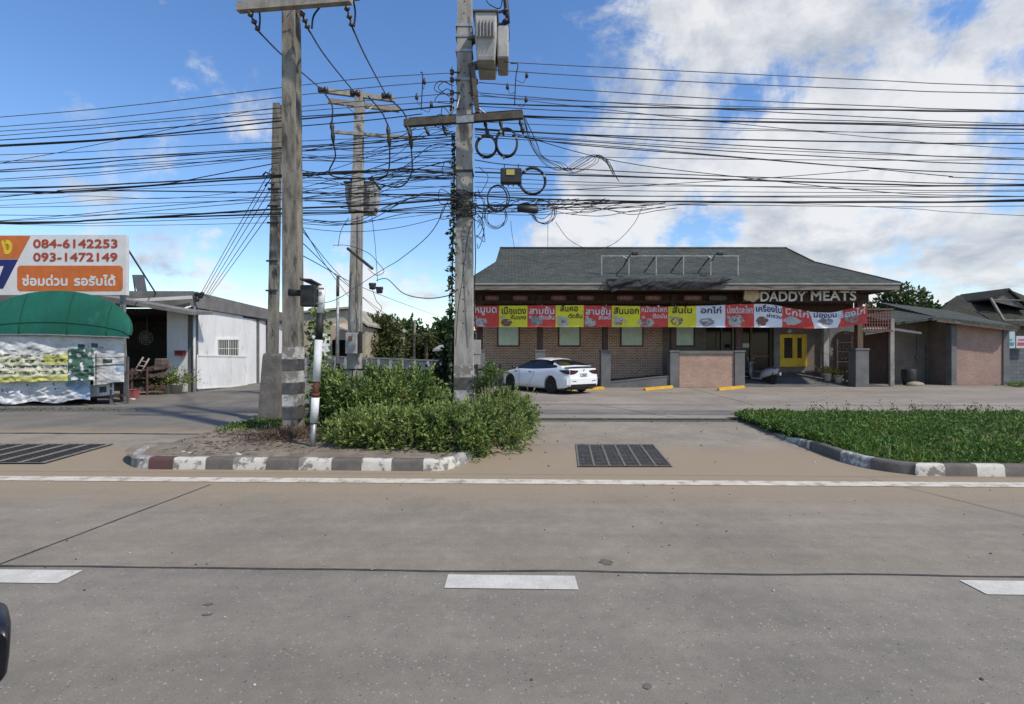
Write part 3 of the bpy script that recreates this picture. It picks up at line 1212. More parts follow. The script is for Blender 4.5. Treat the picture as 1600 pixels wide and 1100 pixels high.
for px, py in ((519, 207), (607, 213), (641, 216)):
    dead_end(W(px - 1, py - 17, 16.1), W(px + 2, py + 17, 16.1), .075, t4, 'cutout_fuse')
b = MB()
b.bar(W(543, 388, 16.3), W(582, 420, 15.7), .07, .075)
obj('low_arm', b, m_arm, t4)
b = MB()
b.tube(smooth_path([W(560, 400, 16.2), W(556, 470, 16.2), W(562, 520, 16.2), W(560, 570, 16.2)], 6), .03, 6)
b.tube(smooth_path([W(566, 320, 16.3), W(565, 400, 16.3), W(564, 520, 16.3)], 6), .02, 6)
obj('down_cable', b, m_arm2, t4)
b = MB()
b.bbox(WX(540, 16.1), WX(558, 16.1), 16.05, 16.32, WZ(553, 16.1), WZ(520, 16.1), .02)
bx = obj('meter_box', b, m_tr, t4)
b = MB()
b.box(WX(544, 16), WX(550, 16), 16.03, 16.048, WZ(532, 16.1), WZ(525, 16.1))
obj('notice', b, M('rust_notice', (.25, .12, .07, 1), (.15, .09, .06, 1), 20, .8), bx)
b = MB()
b.box(WX(559, 16), WX(562, 16), 16.1, 16.3, WZ(552, 16.1), WZ(518, 16.1))
obj('conduit', b, m_blk, t4)
tr2 = transformer('transformer', 'grey transformer with twin tanks behind the pale rear pole', WX(541, 17), WX(587, 17), 16.85, .75, WZ(331, 17), WZ(288, 17), (P4b.x + .1, P4b.y + .25), 5, False, 3, 'pole transformers')

# small far poles over the lane
m_rustp = M('rusty_post', (.07, .055, .045, 1), (.12, .10, .085, 1), 5, .85)
for lab, px, py0, py1, d, r_ in (('thin rusty topped lamp post left of the pale rear pole', 527, 433, 575, 24, .09), ('thin pole against the dark trees, right of the beige warehouse', 612, 503, 562, 46, .12), ('farther pole with insulators against the tree line', 647, 500, 562, 50, .14), ('distant concrete pole beside the round tree', 1443, 450, 500, 46, .2)):
    tp = thing('thin_pole', lab, 'pole', (WX(px, d), d, .1), 0, 'distant poles')
    b = MB()
    b.tube([(WX(px, d), d, 0.0), (WX(px + 1, d), d, WZ(py0, d))], [r_, r_ * .7], 8)
    obj('shaft', b, m_pole if px != 527 else m_galv, tp)
    b = MB()
    zt = WZ(py0, d)
    if px == 527:
        b.tube([(WX(px + .6, d), d, WZ(py0 + 30, d)), (WX(px + 1, d), d, zt + .05)], .075, 8)
    else:
        for q in range(3):
            b.tube([(WX(px, d) - r_ * 1.6, d - .1, zt - .3 - .4 * q), (WX(px, d) - r_ * 1.6, d - .1, zt - .12 - .4 * q)], .07, 8)
    obj('top_fitting', b, m_rustp, tp)

# ------------------------------------------------------------------ overhead cables
m_wire = M('cable_sheath', (.012, .012, .014, 1), (.022, .022, .024, 1), 2, .6)
m_wirel = M('bare_conductor', (.08, .085, .09, 1), (.12, .12, .125, 1), 2, .5, 0, 60, .3)


def cable(name, label, pts, d, r=.011, ext=None, mat=None, group=None, per=8, cat='cable'):
    P = []
    for p in pts:
        P.append(W(p[0], p[1], p[2] if len(p) > 2 else d))
    if ext == 'L':
        v = (P[0] - P[1]).normalized()
        P = [P[0] + v * 14 + Vector((0, .3, .35))] + P
    if ext == 'R':
        v = (P[-1] - P[-2]).normalized()
        P = P + [P[-1] + v * 14 + Vector((0, .3, .35))]
    b = MB()
    b.tube(smooth_path(P, per), r, 5)
    return tag(obj(name, b, mat or m_wire), label, cat, group)


GL = 'overhead cables running left from the transformer pole'
left = [
    ('topmost thin bare wire left of the transformer pole', [(0, 183), (220, 163), (430, 138), (575, 122), (705, 114)], .009),
    ('second thin wire from the top, left of the transformer pole', [(0, 198), (220, 179), (430, 153), (575, 137), (706, 126)], .009),
    ('third wire from the top, left of the transformer pole', [(0, 205), (220, 189), (430, 170), (575, 157), (705, 146)], .009),
    ('fourth wire from the top, left of the transformer pole', [(0, 212), (220, 193), (430, 177), (575, 166), (705, 158)], .009),
    ('fifth wire from the top, left of the transformer pole', [(0, 219), (220, 203), (430, 185), (575, 176), (706, 166)], .012),
    ('thick black cable ending at the lowest spool left of the transformer pole', [(0, 227), (220, 213), (430, 190), (575, 177), (706, 165)], .017),
    ('dark cable just below the thick one, reaching the crossarm', [(0, 229), (220, 215), (430, 200), (575, 188), (660, 178)], .012),
    ('thin wire crossing up through the upper cables at the left', [(0, 255), (120, 232), (260, 203), (380, 176), (436, 168)], .007),
    ('upper cable of the second group, left of the first pole', [(0, 255), (200, 245), (430, 231), (575, 221), (712, 208)], .011),
    ('second cable of the second group, left of the first pole', [(0, 266), (220, 248), (430, 233), (575, 224), (712, 213)], .013),
    ('third cable of the second group, left of the first pole', [(0, 269), (220, 255), (430, 239), (575, 231), (712, 220)], .008),
    ('paired thin cable sagging under the second group', [(0, 280), (220, 263), (430, 241), (600, 220), (650, 200)], .009),
    ('lower one of the paired cables under the second group', [(0, 283), (220, 267), (430, 244), (575, 214), (700, 196)], .007),
    ('taut black cable entering the front pole at mid height', [(0, 294), (220, 286), (430, 274), (575, 267), (712, 271)], .017),
    ('heavy black bundle through the middle of the left poles', [(0, 300), (110, 299), (290, 286), (430, 277), (575, 268), (640, 264), (712, 272)], .020),
    ('cable rising steeply from the heavy bundle to the slimmer pole', [(0, 308), (100, 297), (250, 288), (330, 274), (436, 254)], .012),
    ('level black cable below the heavy bundle, left', [(0, 299), (170, 298), (430, 301), (575, 303), (712, 307)], .015),
    ('thin slack line below the level black cable, left', [(0, 313), (120, 306), (260, 310), (430, 296), (575, 293), (712, 274)], .006),
    ('thin slack line dipping near the old pole, left', [(0, 321), (160, 312), (290, 309), (430, 309), (575, 317), (712, 309)], .006),
    ('rising thin line toward the old pole above the lowest bundle', [(0, 345), (220, 325), (430, 306), (575, 280), (712, 250)], .008),
    ('second rising thin line above the lowest bundle', [(0, 346), (220, 331), (430, 313), (575, 300), (712, 290)], .008),
    ('lowest heavy cable bundle at the left, reaching the cable wrap', [(0, 349), (150, 344), (290, 336), (430, 327), (575, 321), (712, 311)], .022),
    ('cable just under the lowest heavy bundle, left', [(0, 349), (220, 341), (430, 334), (575, 331), (712, 318)], .013),
    ('thin cable hugging the lowest heavy bundle, left', [(0, 350), (220, 346), (430, 338), (575, 332), (712, 322)], .008),
    ('lowest thin cable of all at the left', [(0, 350), (220, 352), (430, 348), (575, 345), (712, 330)], .006),
    ('thin wire sagging lowest between the front pole and the transformer pole', [(455, 354), (540, 362), (620, 356), (712, 334)], .007),
    ('thin cable rising between rear pole and transformer pole, upper', [(462, 283), (540, 258), (640, 222), (712, 196)], .007),
    ('thin cable rising between rear pole and transformer pole, middle', [(462, 296), (560, 270), (650, 240), (712, 224)], .007),
    ('thin cable rising between rear pole and transformer pole, lower', [(462, 312), (580, 288), (660, 262), (712, 248)], .007),
    ('slack black line drooping from front pole past the rear transformer', [(462, 262), (520, 283), (600, 305), (660, 312), (712, 314)], .007),
]
for i, (lab, pts, r) in enumerate(left):
    dd = 11.75 if pts[0][0] < 10 else 11.6
    ext = 'L' if pts[0][0] < 10 else None
    n_ = len(pts)
    pp = [(p[0], p[1], 12.0 + (11.45 - 12.0) * (max(0, p[0]) / 712) + .012 * (i % 5)) for p in pts]
    cable('overhead_cable', lab, pp, dd, r, ext, m_wirel if r <= .009 and i < 5 else m_wire, GL)
GR = 'overhead cables running right from the transformer pole'
right = [
    ('topmost thin bare wire right of the transformer pole', [(788, 97), (900, 103), (1150, 115), (1380, 126), (1600, 135)], .009),
    ('second thin bare wire right of the transformer pole', [(740, 107), (900, 118), (1150, 131), (1380, 140), (1600, 146)], .010),
    ('third bare wire right of the transformer pole', [(748, 129), (900, 140), (1150, 156), (1380, 166), (1600, 173)], .010),
    ('fourth bare wire right of the transformer pole', [(748, 145), (900, 157), (1150, 172), (1380, 184), (1600, 194)], .010),
    ('wire crossing downward through the upper right cables', [(750, 148), (900, 166), (1100, 188), (1400, 218), (1600, 233)], .008),
    ('thick black cable above the crossarm, running right', [(747, 162), (900, 166), (1150, 170), (1380, 172), (1600, 174)], .016),
    ('thinner black cable just above the crossarm, running right', [(747, 166), (900, 174), (1150, 184), (1380, 190), (1600, 196)], .009),
    ('black cable leaving the right end of the crossarm', [(817, 181), (900, 184), (1150, 190), (1380, 195), (1600, 202)], .016),
    ('black cable doubling the one from the crossarm end', [(817, 183), (980, 186), (1150, 189), (1380, 193), (1600, 197)], .010),
    ('upper cable of the middle group at the right', [(742, 201), (900, 210), (1150, 218), (1380, 222), (1600, 224)], .015),
    ('second cable of the middle group at the right', [(742, 203), (900, 211), (1150, 227), (1380, 239), (1600, 249)], .011),
    ('third cable of the middle group at the right', [(742, 210), (900, 220), (1150, 237), (1380, 249), (1600, 258)], .011),
    ('pair of cables in the middle group meeting the small splice', [(800, 212), (900, 226), (1150, 246), (1357, 262), (1600, 272)], .012),
    ('lower twin of the cable meeting the small splice', [(742, 214), (900, 224), (1150, 245), (1357, 263), (1480, 275), (1600, 281)], .009),
    ('long diagonal wire falling to the lower right bundle', [(800, 207), (900, 237), (1000, 258), (1150, 276), (1380, 300), (1600, 307)], .009),
    ('cable carrying the upper splice box, running right', [(742, 250), (790, 257), (900, 264), (1100, 274), (1350, 282), (1600, 288)], .011),
    ('thick cable behind the splice box, running right', [(742, 269), (900, 274), (1150, 281), (1380, 288), (1600, 290)], .018),
    ('thin line rising right toward the small splice', [(742, 301), (900, 296), (1050, 287), (1200, 278), (1357, 266)], .008),
    ('thin cable third above the lowest right bundle', [(742, 276), (900, 284), (1150, 291), (1380, 296), (1600, 297)], .008),
    ('thin cable second above the lowest right bundle', [(742, 304), (900, 306), (1150, 307), (1380, 306), (1600, 307)], .011),
    ('upper strand of the lowest right bundle', [(742, 306), (900, 313), (1150, 316), (1380, 316), (1600, 312)], .018),
    ('thickest strand of the lowest right bundle', [(742, 321), (900, 319), (1050, 315), (1200, 316), (1380, 315), (1600, 314)], .021),
    ('loose line under the lowest right bundle', [(742, 326), (850, 325), (1000, 320), (1200, 317), (1420, 326), (1600, 337)], .006),
    ('slack line sagging beneath the lowest right bundle', [(742, 333), (830, 336), (930, 329), (1040, 317)], .007),
]
for i, (lab, pts, r) in enumerate(right):
    pp = [(p[0], p[1], 11.45 - .55 * (p[0] - 740) / 860 + .012 * (i % 5)) for p in pts]
    cable('overhead_cable', lab, pp, 11.4, r, 'R' if pts[-1][0] > 1500 else None, m_wirel if i < 5 else m_wire, GR)
# conductors from the front pole to the rear pole, and its jumpers
GF = 'jumpers of the rear pole'
for lab, pts in (('dark conductor from the left insulator of the front pole to the rear crossarm', [(405, 50, 9.75), (445, 90, 11.8), (505, 142, 16.1)]),
                 ('dark conductor from the middle insulator of the front pole to the rear crossarm', [(482, 46, 9.75), (510, 90, 12), (555, 146, 16.1)]),
                 ('dark conductor from the right insulator of the front pole to the rear crossarm', [(551, 44, 9.65), (572, 90, 12), (604, 150, 16.1)]),
                 ('curved jumper from the rear crossarm to the left fuse', [(507, 145, 16.1), (519, 165, 16.1), (519, 190, 16.1)]),
                 ('curved jumper from the rear crossarm to the middle fuse', [(575, 150, 16.1), (596, 175, 16.1), (606, 195, 16.1)]),
                 ('curved jumper from the rear crossarm to the right fuse', [(606, 152, 16.1), (630, 175, 16.1), (640, 199, 16.1)]),
                 ('long drop from the left fuse to the rear transformer', [(521, 224, 16.1), (524, 245, 16.2), (515, 272, 16.4), (548, 280, 16.8)]),
                 ('long drop from the middle fuse to the rear transformer', [(609, 230, 16.1), (608, 262, 16.3), (600, 277, 16.6), (578, 282, 16.9)]),
                 ('looping drop from the right fuse to the rear transformer', [(643, 233, 16.1), (643, 270, 16.2), (625, 292, 16.4), (590, 287, 16.9)]),
                 ('cable leaving the top of the front pole insulators upward at left', [(405, 48, 9.75), (406, 25, 9.7), (402, 8, 9.6)]),
                 ('cable leaving the front pole insulators upward at middle', [(487, 45, 9.75), (490, 25, 9.7), (502, 8, 9.6)]),
                 ('cable leaving the front pole insulators upward at right', [(553, 42, 9.65), (555, 20, 9.6), (552, 0, 9.4)])):
    cable('jumper_cable', lab, pts, 12, .018 if pts[0][2] < 11 else .024, None, m_wire, GF)
# loose drops and guys
GD = 'service wires of the left workshop'
for k, (x0, y0, x1, y1) in enumerate(((427, 258, 312, 462), (428, 270, 316, 462), (429, 285, 320, 463), (430, 305, 322, 465), (424, 330, 325, 466))):
    cable('service_wire', ['uppermost', 'second', 'third', 'fourth', 'lowest'][k] + ' thin service wire slanting from the old pole to the workshop corner', [(x0, y0, 12.05), ((x0 + x1) / 2 - 4, (y0 + y1) / 2 + 6, 16.4), (x1, y1, 20.85)], 16, .010, None, m_wire, GD)
GV = 'service wires behind the front pole'
for k, (a, e_) in enumerate((((470, 352), (590, 520)), ((468, 375), (645, 522)), ((470, 398), (700, 500)), ((472, 360), (610, 505)))):
    cable('service_wire', ['steepest', 'second steepest', 'flattest', 'third'][k] + ' thin wire slanting down behind the marker post toward the trees', [(a[0], a[1], 12.3), ((a[0] + e_[0]) / 2, (a[1] + e_[1]) / 2 + 8, 22), (e_[0], e_[1], 44)], 16, .012, None, m_wire, GV)
GS = 'slack wires round the transformer pole'
for lab, pts, r in (('slack black wire looping from the low rear arm to the transformer pole', [(460, 455, 12), (495, 472, 13), (525, 468, 14), (560, 446, 15.5), (600, 420, 15.6), (625, 405, 14), (672, 365, 12), (700, 315, 11.5)], .010),
                    ('sagging wire with two connectors between rear arm and transformer pole', [(588, 438, 15.5), (605, 436, 14.5), (630, 458, 13), (665, 466, 12), (700, 462, 11.6), (716, 452, 11.45)], .012),
                    ('thin wire hanging loose beside the sagging connectors', [(582, 452, 15.4), (588, 470, 15), (596, 480, 15), (592, 492, 15)], .009),
                    ('thin drop wire left of the rear pole base', [(545, 340, 16.2), (533, 360, 16.2), (528, 385, 16.2)], .010),
                    ('thin vertical wire right of the rear pole', [(580, 330, 16.2), (586, 380, 16.2), (590, 440, 15.6)], .009),
                    ('loose curl of wire below the right coils', [(868, 347, 11.3), (890, 375, 11.3), (925, 390, 11.3), (960, 380, 11.3), (990, 350, 11.2), (1005, 320, 11.1)], .006),
                    ('thin hanging wire left above the shop roof', [(798, 345, 11.3), (800, 365, 11.3), (804, 388, 11.3)], .005),
                    ('thin straight hanging wire above the shop roof', [(856, 345, 11.3), (856, 370, 11.3), (856, 392, 11.3)], .005),
                    ('wire curling down the right side of the transformer pole', [(741, 340, 11.35), (743, 400, 11.35), (741, 470, 11.4), (744, 520, 11.4)], .012),
                    ('wire crossing the face of the transformer pole', [(738, 345, 11.3), (730, 375, 11.32), (722, 440, 11.35), (716, 480, 11.38), (712, 540, 11.42)], .008)):
    cable('slack_wire', lab, pts, 11.4, r, None, m_wire, GS)
# strands of the drooping bundle from the crossarm end
for k in range(7):
    o = k * 3
    pts = [(817 + k * .6, 183), (824 + o * .6, 212 + k), (834 + o, 238 + k * 1.5), (856 + o * 1.3, 260 - k * .5), (880 + o, 264 + k * .8), (905 + k * 4, 250 + k), (925 + k * 2, 243), (945 + k, 250 + k * .8), (955 + k * 2.2, 268 + k * 2.5)]
    cable('drooping_strand', 'thin black strand of the bundle drooping and arching right of the crossarm', [(p[0] + rnd.uniform(-2, 2), p[1] + rnd.uniform(-2, 2)) for p in pts], 11.3 + .015 * k, .006, None, m_wire, 'drooping cable bundle')
for k in range(24):
    x0 = rnd.uniform(742, 960) if k > 6 else 742
    x1 = x0 + rnd.uniform(60, 190)
    y0 = rnd.uniform(316, 336)
    y1 = rnd.uniform(310, 326)
    cable('loose_strand', 'thin loose strand wandering along the lowest right bundle', [(x0, y0), (x0 * .66 + x1 * .34, y0 + rnd.uniform(0, 10)), (x0 * .3 + x1 * .7, y1 + rnd.uniform(-2, 8)), (x1, y1)], 11.3 + .01 * k, .0075, None, m_wire, 'loose strands of the right bundle')
for k in range(32):
    x0 = rnd.uniform(462, 600) if k % 2 else 462
    x1 = 712
    y0 = rnd.uniform(225, 350)
    y1 = y0 + rnd.uniform(-42, 10)
    y1 = min(332, max(200, y1))
    cable('loose_strand', 'thin loose strand wandering between front pole and transformer pole', [(x0, y0), (x0 * .66 + x1 * .34, y0 + rnd.uniform(-4, 9)), (x0 * .3 + x1 * .7, y1 + rnd.uniform(-3, 7)), (x1, y1)], 11.45 + .008 * k, rnd.uniform(.006, .0095), None, m_wire, 'loose strands of the left bundle')


for k in range(8):
    y0 = (236, 246, 262, 290, 299, 318, 330, 341, 204, 214, 355, 272)[k]
    y1 = y0 - rnd.uniform(14, 30) if y0 < 300 else y0 - rnd.uniform(0, 14)
    cable('thin_cable', 'thin cable strung among the left bundles, hardly told from its neighbours', [(0, y0 + 6, 11.95), (200, (y0 * .7 + y1 * .3) + 5, 11.85), (430, (y0 * .35 + y1 * .65) + 3, 11.7), (712, y1, 11.5)], 11.8, .0075, 'L', m_wire, 'thin cables of the left bundles')
for k in range(10):
    y0 = (150, 178, 190, 206, 240, 262, 285, 292, 300, 310)[k]
    y1 = y0 + rnd.uniform(8, 44) if y0 < 270 else y0 + rnd.uniform(0, 18)
    cable('thin_cable', 'thin cable strung among the right bundles, hardly told from its neighbours', [(742, y0), (900, y0 * .78 + y1 * .22 + 3), (1200, y0 * .4 + y1 * .6 + 4), (1600, y1)], 11.2, .007, 'R', m_wire, 'thin cables of the right bundles')
for k in range(9):
    x0, y0 = 705 + rnd.uniform(-3, 6), rnd.uniform(110, 330)
    cable('loose_loop', 'small wire loop curling beside the transformer pole', [(x0, y0), (x0 - rnd.uniform(6, 22), y0 - rnd.uniform(2, 14)), (x0 - rnd.uniform(10, 30), y0 + rnd.uniform(4, 18)), (x0 - 1, y0 + rnd.uniform(10, 26))], 11.4, .009, None, m_wire, 'wire loops beside the transformer pole')
for k in range(8):
    x0, y0 = 742 + rnd.uniform(0, 6), rnd.uniform(255, 345)
    cable('loose_loop', 'small wire loop hanging right of the transformer pole', [(x0, y0), (x0 + rnd.uniform(6, 16), y0 + rnd.uniform(6, 20)), (x0 + rnd.uniform(0, 12), y0 + rnd.uniform(24, 44)), (x0 - 1, y0 + rnd.uniform(14, 60))], 11.3, .0075, None, m_wire, 'wire loops right of the transformer pole')


# hanging coils of spare cable
def coil(lab, px, py, rx, ry, turns, r, d=11.2, loose=.0, name='cable_coil'):
    b = MB()
    for k in range(turns):
        c = W(px + rnd.uniform(-1, 1) * loose, py + rnd.uniform(-1, 1) * loose, d + .02 * k)
        sx = rx * (1 + rnd.uniform(-.05, .05) * (1 + loose * .2))
        sy = ry * (1 + rnd.uniform(-.05, .05) * (1 + loose * .2))
        pts = [(c.x + sx * d / F * math.cos(a), c.y + .03 * math.sin(a + k), c.z + sy * d / F * math.sin(a)) for a in [2 * PI * i / 28 for i in range(29)]]
        b.tube(pts, r, 5, 0, True, False)
    if loose < 2:
        for q in (.4, 2.2, 4.4):
            p = Vector((WX(px + rx * math.cos(q), d), d, WZ(py - ry * math.sin(q), d)))
            b.tube([p - Vector((0, .03, .0)), p + Vector((0, .09, 0))], .028, 6, 1)
    return tag(obj(name, b, [m_wire, m_galv]), lab, 'cable coil', 'coils of spare cable')


coil('thick black cable coil touching the right of the transformer pole below its arm', 760, 228, 16, 17, 4, .022, 11.2, .6)
coil('oval black cable coil hanging second from the transformer pole', 792, 224, 16, 22, 4, .018, 11.15, 1.2)
coil('black cable coil just right of the splice box', 832, 283, 20, 20, 4, .019, 11.2, .6)
coil('loose cable coil under the splice box', 778, 309, 16, 20, 3, .012, 11.2, 2.5)
coil('slack thin cable coil hanging lowest beside the pole', 775, 338, 16, 19, 4, .006, 11.2, 4)
coil('loose thin cable coil right of the black tube', 850, 332, 17, 17, 4, .007, 11.2, 4)
tb = thing('splice_box', 'black finned splice box with a yellow label hanging on the cables', 'splice box', W(798, 290, 11.2))
b = MB()
b.bbox(WX(782, 11.2), WX(815, 11.2), 11.12, 11.3, WZ(287, 11.2), WZ(264, 11.2), .02)
for k in range(4):
    b.box(WX(785 + 8 * k, 11.2), WX(787 + 8 * k, 11.2), 11.16, 11.26, WZ(290, 11.2), WZ(286.8, 11.2))
obj('case', b, m_blk, tb)
b = MB()
b.box(WX(791, 11.1), WX(804, 11.1), 11.105, 11.118, WZ(273, 11.1), WZ(264.5, 11.1))
obj('label_plate', b, flat('plate_yellow', col(170, 160, 90)), tb)
b = MB()
for x in (788, 810):
    b.bar(W(x, 266, 11.2), W(x, 256, 11.2), .02, .02)
obj('hanger', b, m_blk, tb)
tb = thing('splice_tube', 'black cylindrical splice tube slung along the lowest right bundle', 'splice tube', W(824, 330, 11.2))
b = MB()
b.tube([W(808, 325.5, 11.2), W(810, 325.5, 11.2), W(839, 328, 11.2), W(841, 328, 11.2)], [.05, .08, .085, .05], 10)
obj('case', b, m_blk, tb)
# spreaders with drop loops
for lab, x, y0, y1 in (('vertical wire spreader with drop loops left of the transformer pole', 660, 113, 172), ('vertical wire spreader with drop loops right of the transformer pole', 806, 99, 165)):
    tb = thing('wire_spreader', lab, 'wire spreader', W(x, y1, 11.5), 0, 'wire spreaders')
    b = MB()
    b.tube(smooth_path([W(x - 3 if x < 700 else x - 8, y0, 11.4), W(x + (0 if x < 700 else 3), y0 + 2, 11.4), W(x, y0 + 22, 11.4), W(x - 2, y1, 11.4)], 6), .012, 5)
    obj('rod', b, m_wire, tb)
    for k, (dx, dy) in enumerate(((17 if x > 700 else -9, 18 if x > 700 else 38), (-13 if x > 700 else 14, 36 if x > 700 else 50), (16 if x > 700 else 3, 56 if x > 700 else 14))):
        b = MB()
        p = W(x + dx, y0 + dy, 11.4)
        b.lathe([(.015, -.07), (.04, -.05), (.03, .02), (.015, .07)], p, 8)
        b.tube(smooth_path([p, W(x + dx * .7, y0 + dy + 12, 11.4), W(x, y0 + dy + 8, 11.4)], 4), .006, 4)
        obj('connector', b, m_blk, tb)
for lab, px, py in (('left one of two black connectors on the sagging wire', 582, 447), ('right one of two black connectors on the sagging wire', 593, 453)):
    b = MB()
    c = W(px, py, 15.2)
    b.bbox(c.x - .09, c.x + .09, c.y - .06, c.y + .06, c.z - .10, c.z + .08, .03)
    b.tube([c + Vector((-.1, 0, .05)), c + Vector((.1, 0, .05))], .05, 6)
    tag(obj('wire_connector', b, m_blk), lab, 'connector', 'connectors on the sagging wire')
cable('guy_wire', 'stay wire curl beside the low rear arm', [(520, 383, 16.2), (545, 384, 16.1), (575, 395, 15.9), (590, 410, 15.6), (600, 424, 15.4), (588, 430, 15.4), (575, 420, 15.6)], 16, .010)

# ------------------------------------------------------------------ marker post with solar flasher
m_mw = M('marker_white', (.66, .66, .65, 1), (.52, .52, .51, 1), 5, .6, .15, 40, wear=(.25, .22, .19, 1), wearlo=.66, wearhi=.70, wearsc=9)
m_mb = M('marker_black', (.012, .012, .013, 1), (.03, .03, .03, 1), 6, .6)
m_mr = M('marker_rust', (.13, .035, .02, 1), (.06, .03, .02, 1), 12, .8)
Mb, Mt = Vector((WX(488, 8.6), 8.6, .1)), Vector((WX(503, 8.6), 8.6, WZ(447, 8.6)))
tm = thing('marker_post', 'leaning black and white banded marker post at the kerb with flasher box', 'marker post', (Mb.x, Mb.y, .15))


def mpt(py):
    t = (WZ(py, 8.6) - Mb.z) / (Mt.z - Mb.z)
    return Mb.lerp(Mt, t)


b = MB()
b.tube([mpt(705), mpt(660)], .046, 12)
obj('footing_pipe', b, m_galv, tm)
b = MB()
b.tube([mpt(660), mpt(621)], .066, 14)
obj('white_sleeve', b, m_mw, tm)
b = MB()
b.tube([mpt(621), mpt(596)], .052, 14)
b.tube([mpt(620), mpt(614)], .068, 14)
obj('rusty_joint', b, m_mr, tm)
b = MB()
b.tube([mpt(596), mpt(531)], .064, 14)
obj('white_band', b, m_mw, tm)
b = MB()
b.tube([mpt(531), mpt(489)], .060, 14)
obj('black_band', b, m_mb, tm)
b = MB()
b.tube([mpt(489), mpt(448)], .063, 14)
b.tube([mpt(448), mpt(446.5)], [.063, .05], 14)
obj('white_top', b, m_mw, tm)
b = MB()
b.bbox(WX(471.5, 8.5), WX(495, 8.5), 8.42, 8.60, WZ(479, 8.5), WZ(446, 8.5), .015)
bx = obj('flasher_box', b, m_mb, tm)
b = MB()
b.tube([W(472, 458, 8.52), W(463, 457.5, 8.52), W(452, 457, 8.52)], [.05, .055, .062], 12)
obj('lamp_hood', b, m_mb, bx)
b = MB()
b.bar(W(494, 451, 8.5), W(506, 451, 8.5), .02, .03)
b.bar(W(494, 474, 8.5), W(504, 474, 8.5), .02, .03)
obj('strap', b, m_galv, tm)
b = MB()
a = [W(468, 437, 8.35), W(486, 438, 8.35), W(503, 447, 8.62), W(490, 446.5, 8.66)]
b.prism([a[0], a[1], a[2], a[3]], (0, 0, .025))
obj('solar_panel', b, flat('solar_cell', (.02, .022, .03, 1), .3, .5), tm)

# ------------------------------------------------------------------ shop with the hipped roof
m_brick = brickmat('brown_brick', (.25, .120, .075, 1), (.40, .225, .145, 1), (.62, .50, .39, 1), .24, .085, .016, .6)
m_brickl = brickmat('pink_brick', (.36, .225, .165, 1), (.42, .28, .21, 1), (.33, .235, .18, 1), .23, .075, .010, .4)
m_bricka = brickmat('annex_brick', (.30, .185, .145, 1), (.34, .22, .175, 1), (.27, .19, .15, 1), .23, .075, .008, .3)
m_grey = M('grey_render', (.16, .158, .156, 1), (.12, .118, .117, 1), 1.5, .85, .2, 30)
m_greyb = M('brown_grey_render', (.20, .165, .135, 1), (.145, .12, .10, 1), 1.5, .85, .2, 30)
m_wood = M('dark_wood', (.080, .045, .033, 1), (.050, .029, .022, 1), 3, .75, .3, 30, stretch=(6, 6, .6))
m_woodm = M('weathered_wood', (.16, .105, .072, 1), (.09, .06, .042, 1), 3, .8, .3, 30, stretch=(7, 7, .6))
m_fascia = M('peeling_fascia', (.21, .19, .165, 1), (.13, .11, .09, 1), 2.5, .85, .3, 30, stretch=(.5, .5, 5), wear=(.055, .035, .025, 1), wearlo=.56, wearhi=.62, wearsc=2.5)
m_green = M('green_board', (.70, .84, .69, 1), (.58, .73, .58, 1), 2.5, .6, .1, 20)
m_glass, nt, bb = newmat('dark_glazing')
bb.inputs['Base Color'].default_value = (.012, .013, .014, 1)
bb.inputs['Roughness'].default_value = .12
bb.inputs['Specular IOR Level'].default_value = .18
m_yel = M('yellow_paint', (.62, .40, .02, 1), (.50, .31, .02, 1), 2, .5, .1, 30)
m_tile = M('porch_tile', (.125, .12, .118, 1), (.09, .088, .086, 1), 2, .7, .1, 20)


def shinglemat(name, ca, cb, axis):
    m, nt, b = newmat(name)
    t = nt.nodes.new('ShaderNodeTexCoord')
    s = nt.nodes.new('ShaderNodeSeparateXYZ')
    nt.links.new(t.outputs['Object'], s.inputs[0])
    cm = nt.nodes.new('ShaderNodeCombineXYZ')
    nt.links.new(s.outputs[0 if axis == 'x' else 1], cm.inputs[0])
    nt.links.new(s.outputs[1 if axis == 'x' else 0], cm.inputs[1])
    br = nt.nodes.new('ShaderNodeTexBrick')
    for k, v in (('Color1', ca), ('Color2', cb), ('Mortar', tuple(x * .45 for x in ca[:3]) + (1,)), ('Scale', 1), ('Brick Width', .32), ('Row Height', .135), ('Mortar Size', .014), ('Mortar Smooth', .4), ('Bias', -.1)):
        br.inputs[k].default_value = v
    nt.links.new(cm.outputs[0], br.inputs['Vector'])
    v = t.outputs['Object']
    o = mixc(nt, .5, br.outputs['Color'], mixc(nt, nramp(nt, nnoise(nt, v, .9, 8, .65), .3, .7), (.36, .36, .36, 1), (.64, .64, .64, 1)), 'OVERLAY')
    o = mixc(nt, .45, o, mixc(nt, nramp(nt, nnoise(nt, v, 9, 5, .7), .3, .7), (.2, .2, .2, 1), (.8, .8, .8, 1)), 'OVERLAY')
    nt.links.new(o, b.inputs['Base Color'])
    b.inputs['Roughness'].default_value = .95
    b.inputs['Specular IOR Level'].default_value = .15
    nbump(nt, b, nnoise(nt, v, 22, 4, .7), .5, .02)
    return m


m_shx = shinglemat('roof_shingles', (.056, .062, .055, 1), (.084, .091, .082, 1), 'x')
m_shy = shinglemat('roof_shingles_hip', (.056, .062, .055, 1), (.084, .091, .082, 1), 'y')

SB = thing('shop_building', 'low brick meat shop with a dark green-grey hipped shingle roof and deep eaves', 'shop', (7.5, 24, .1))
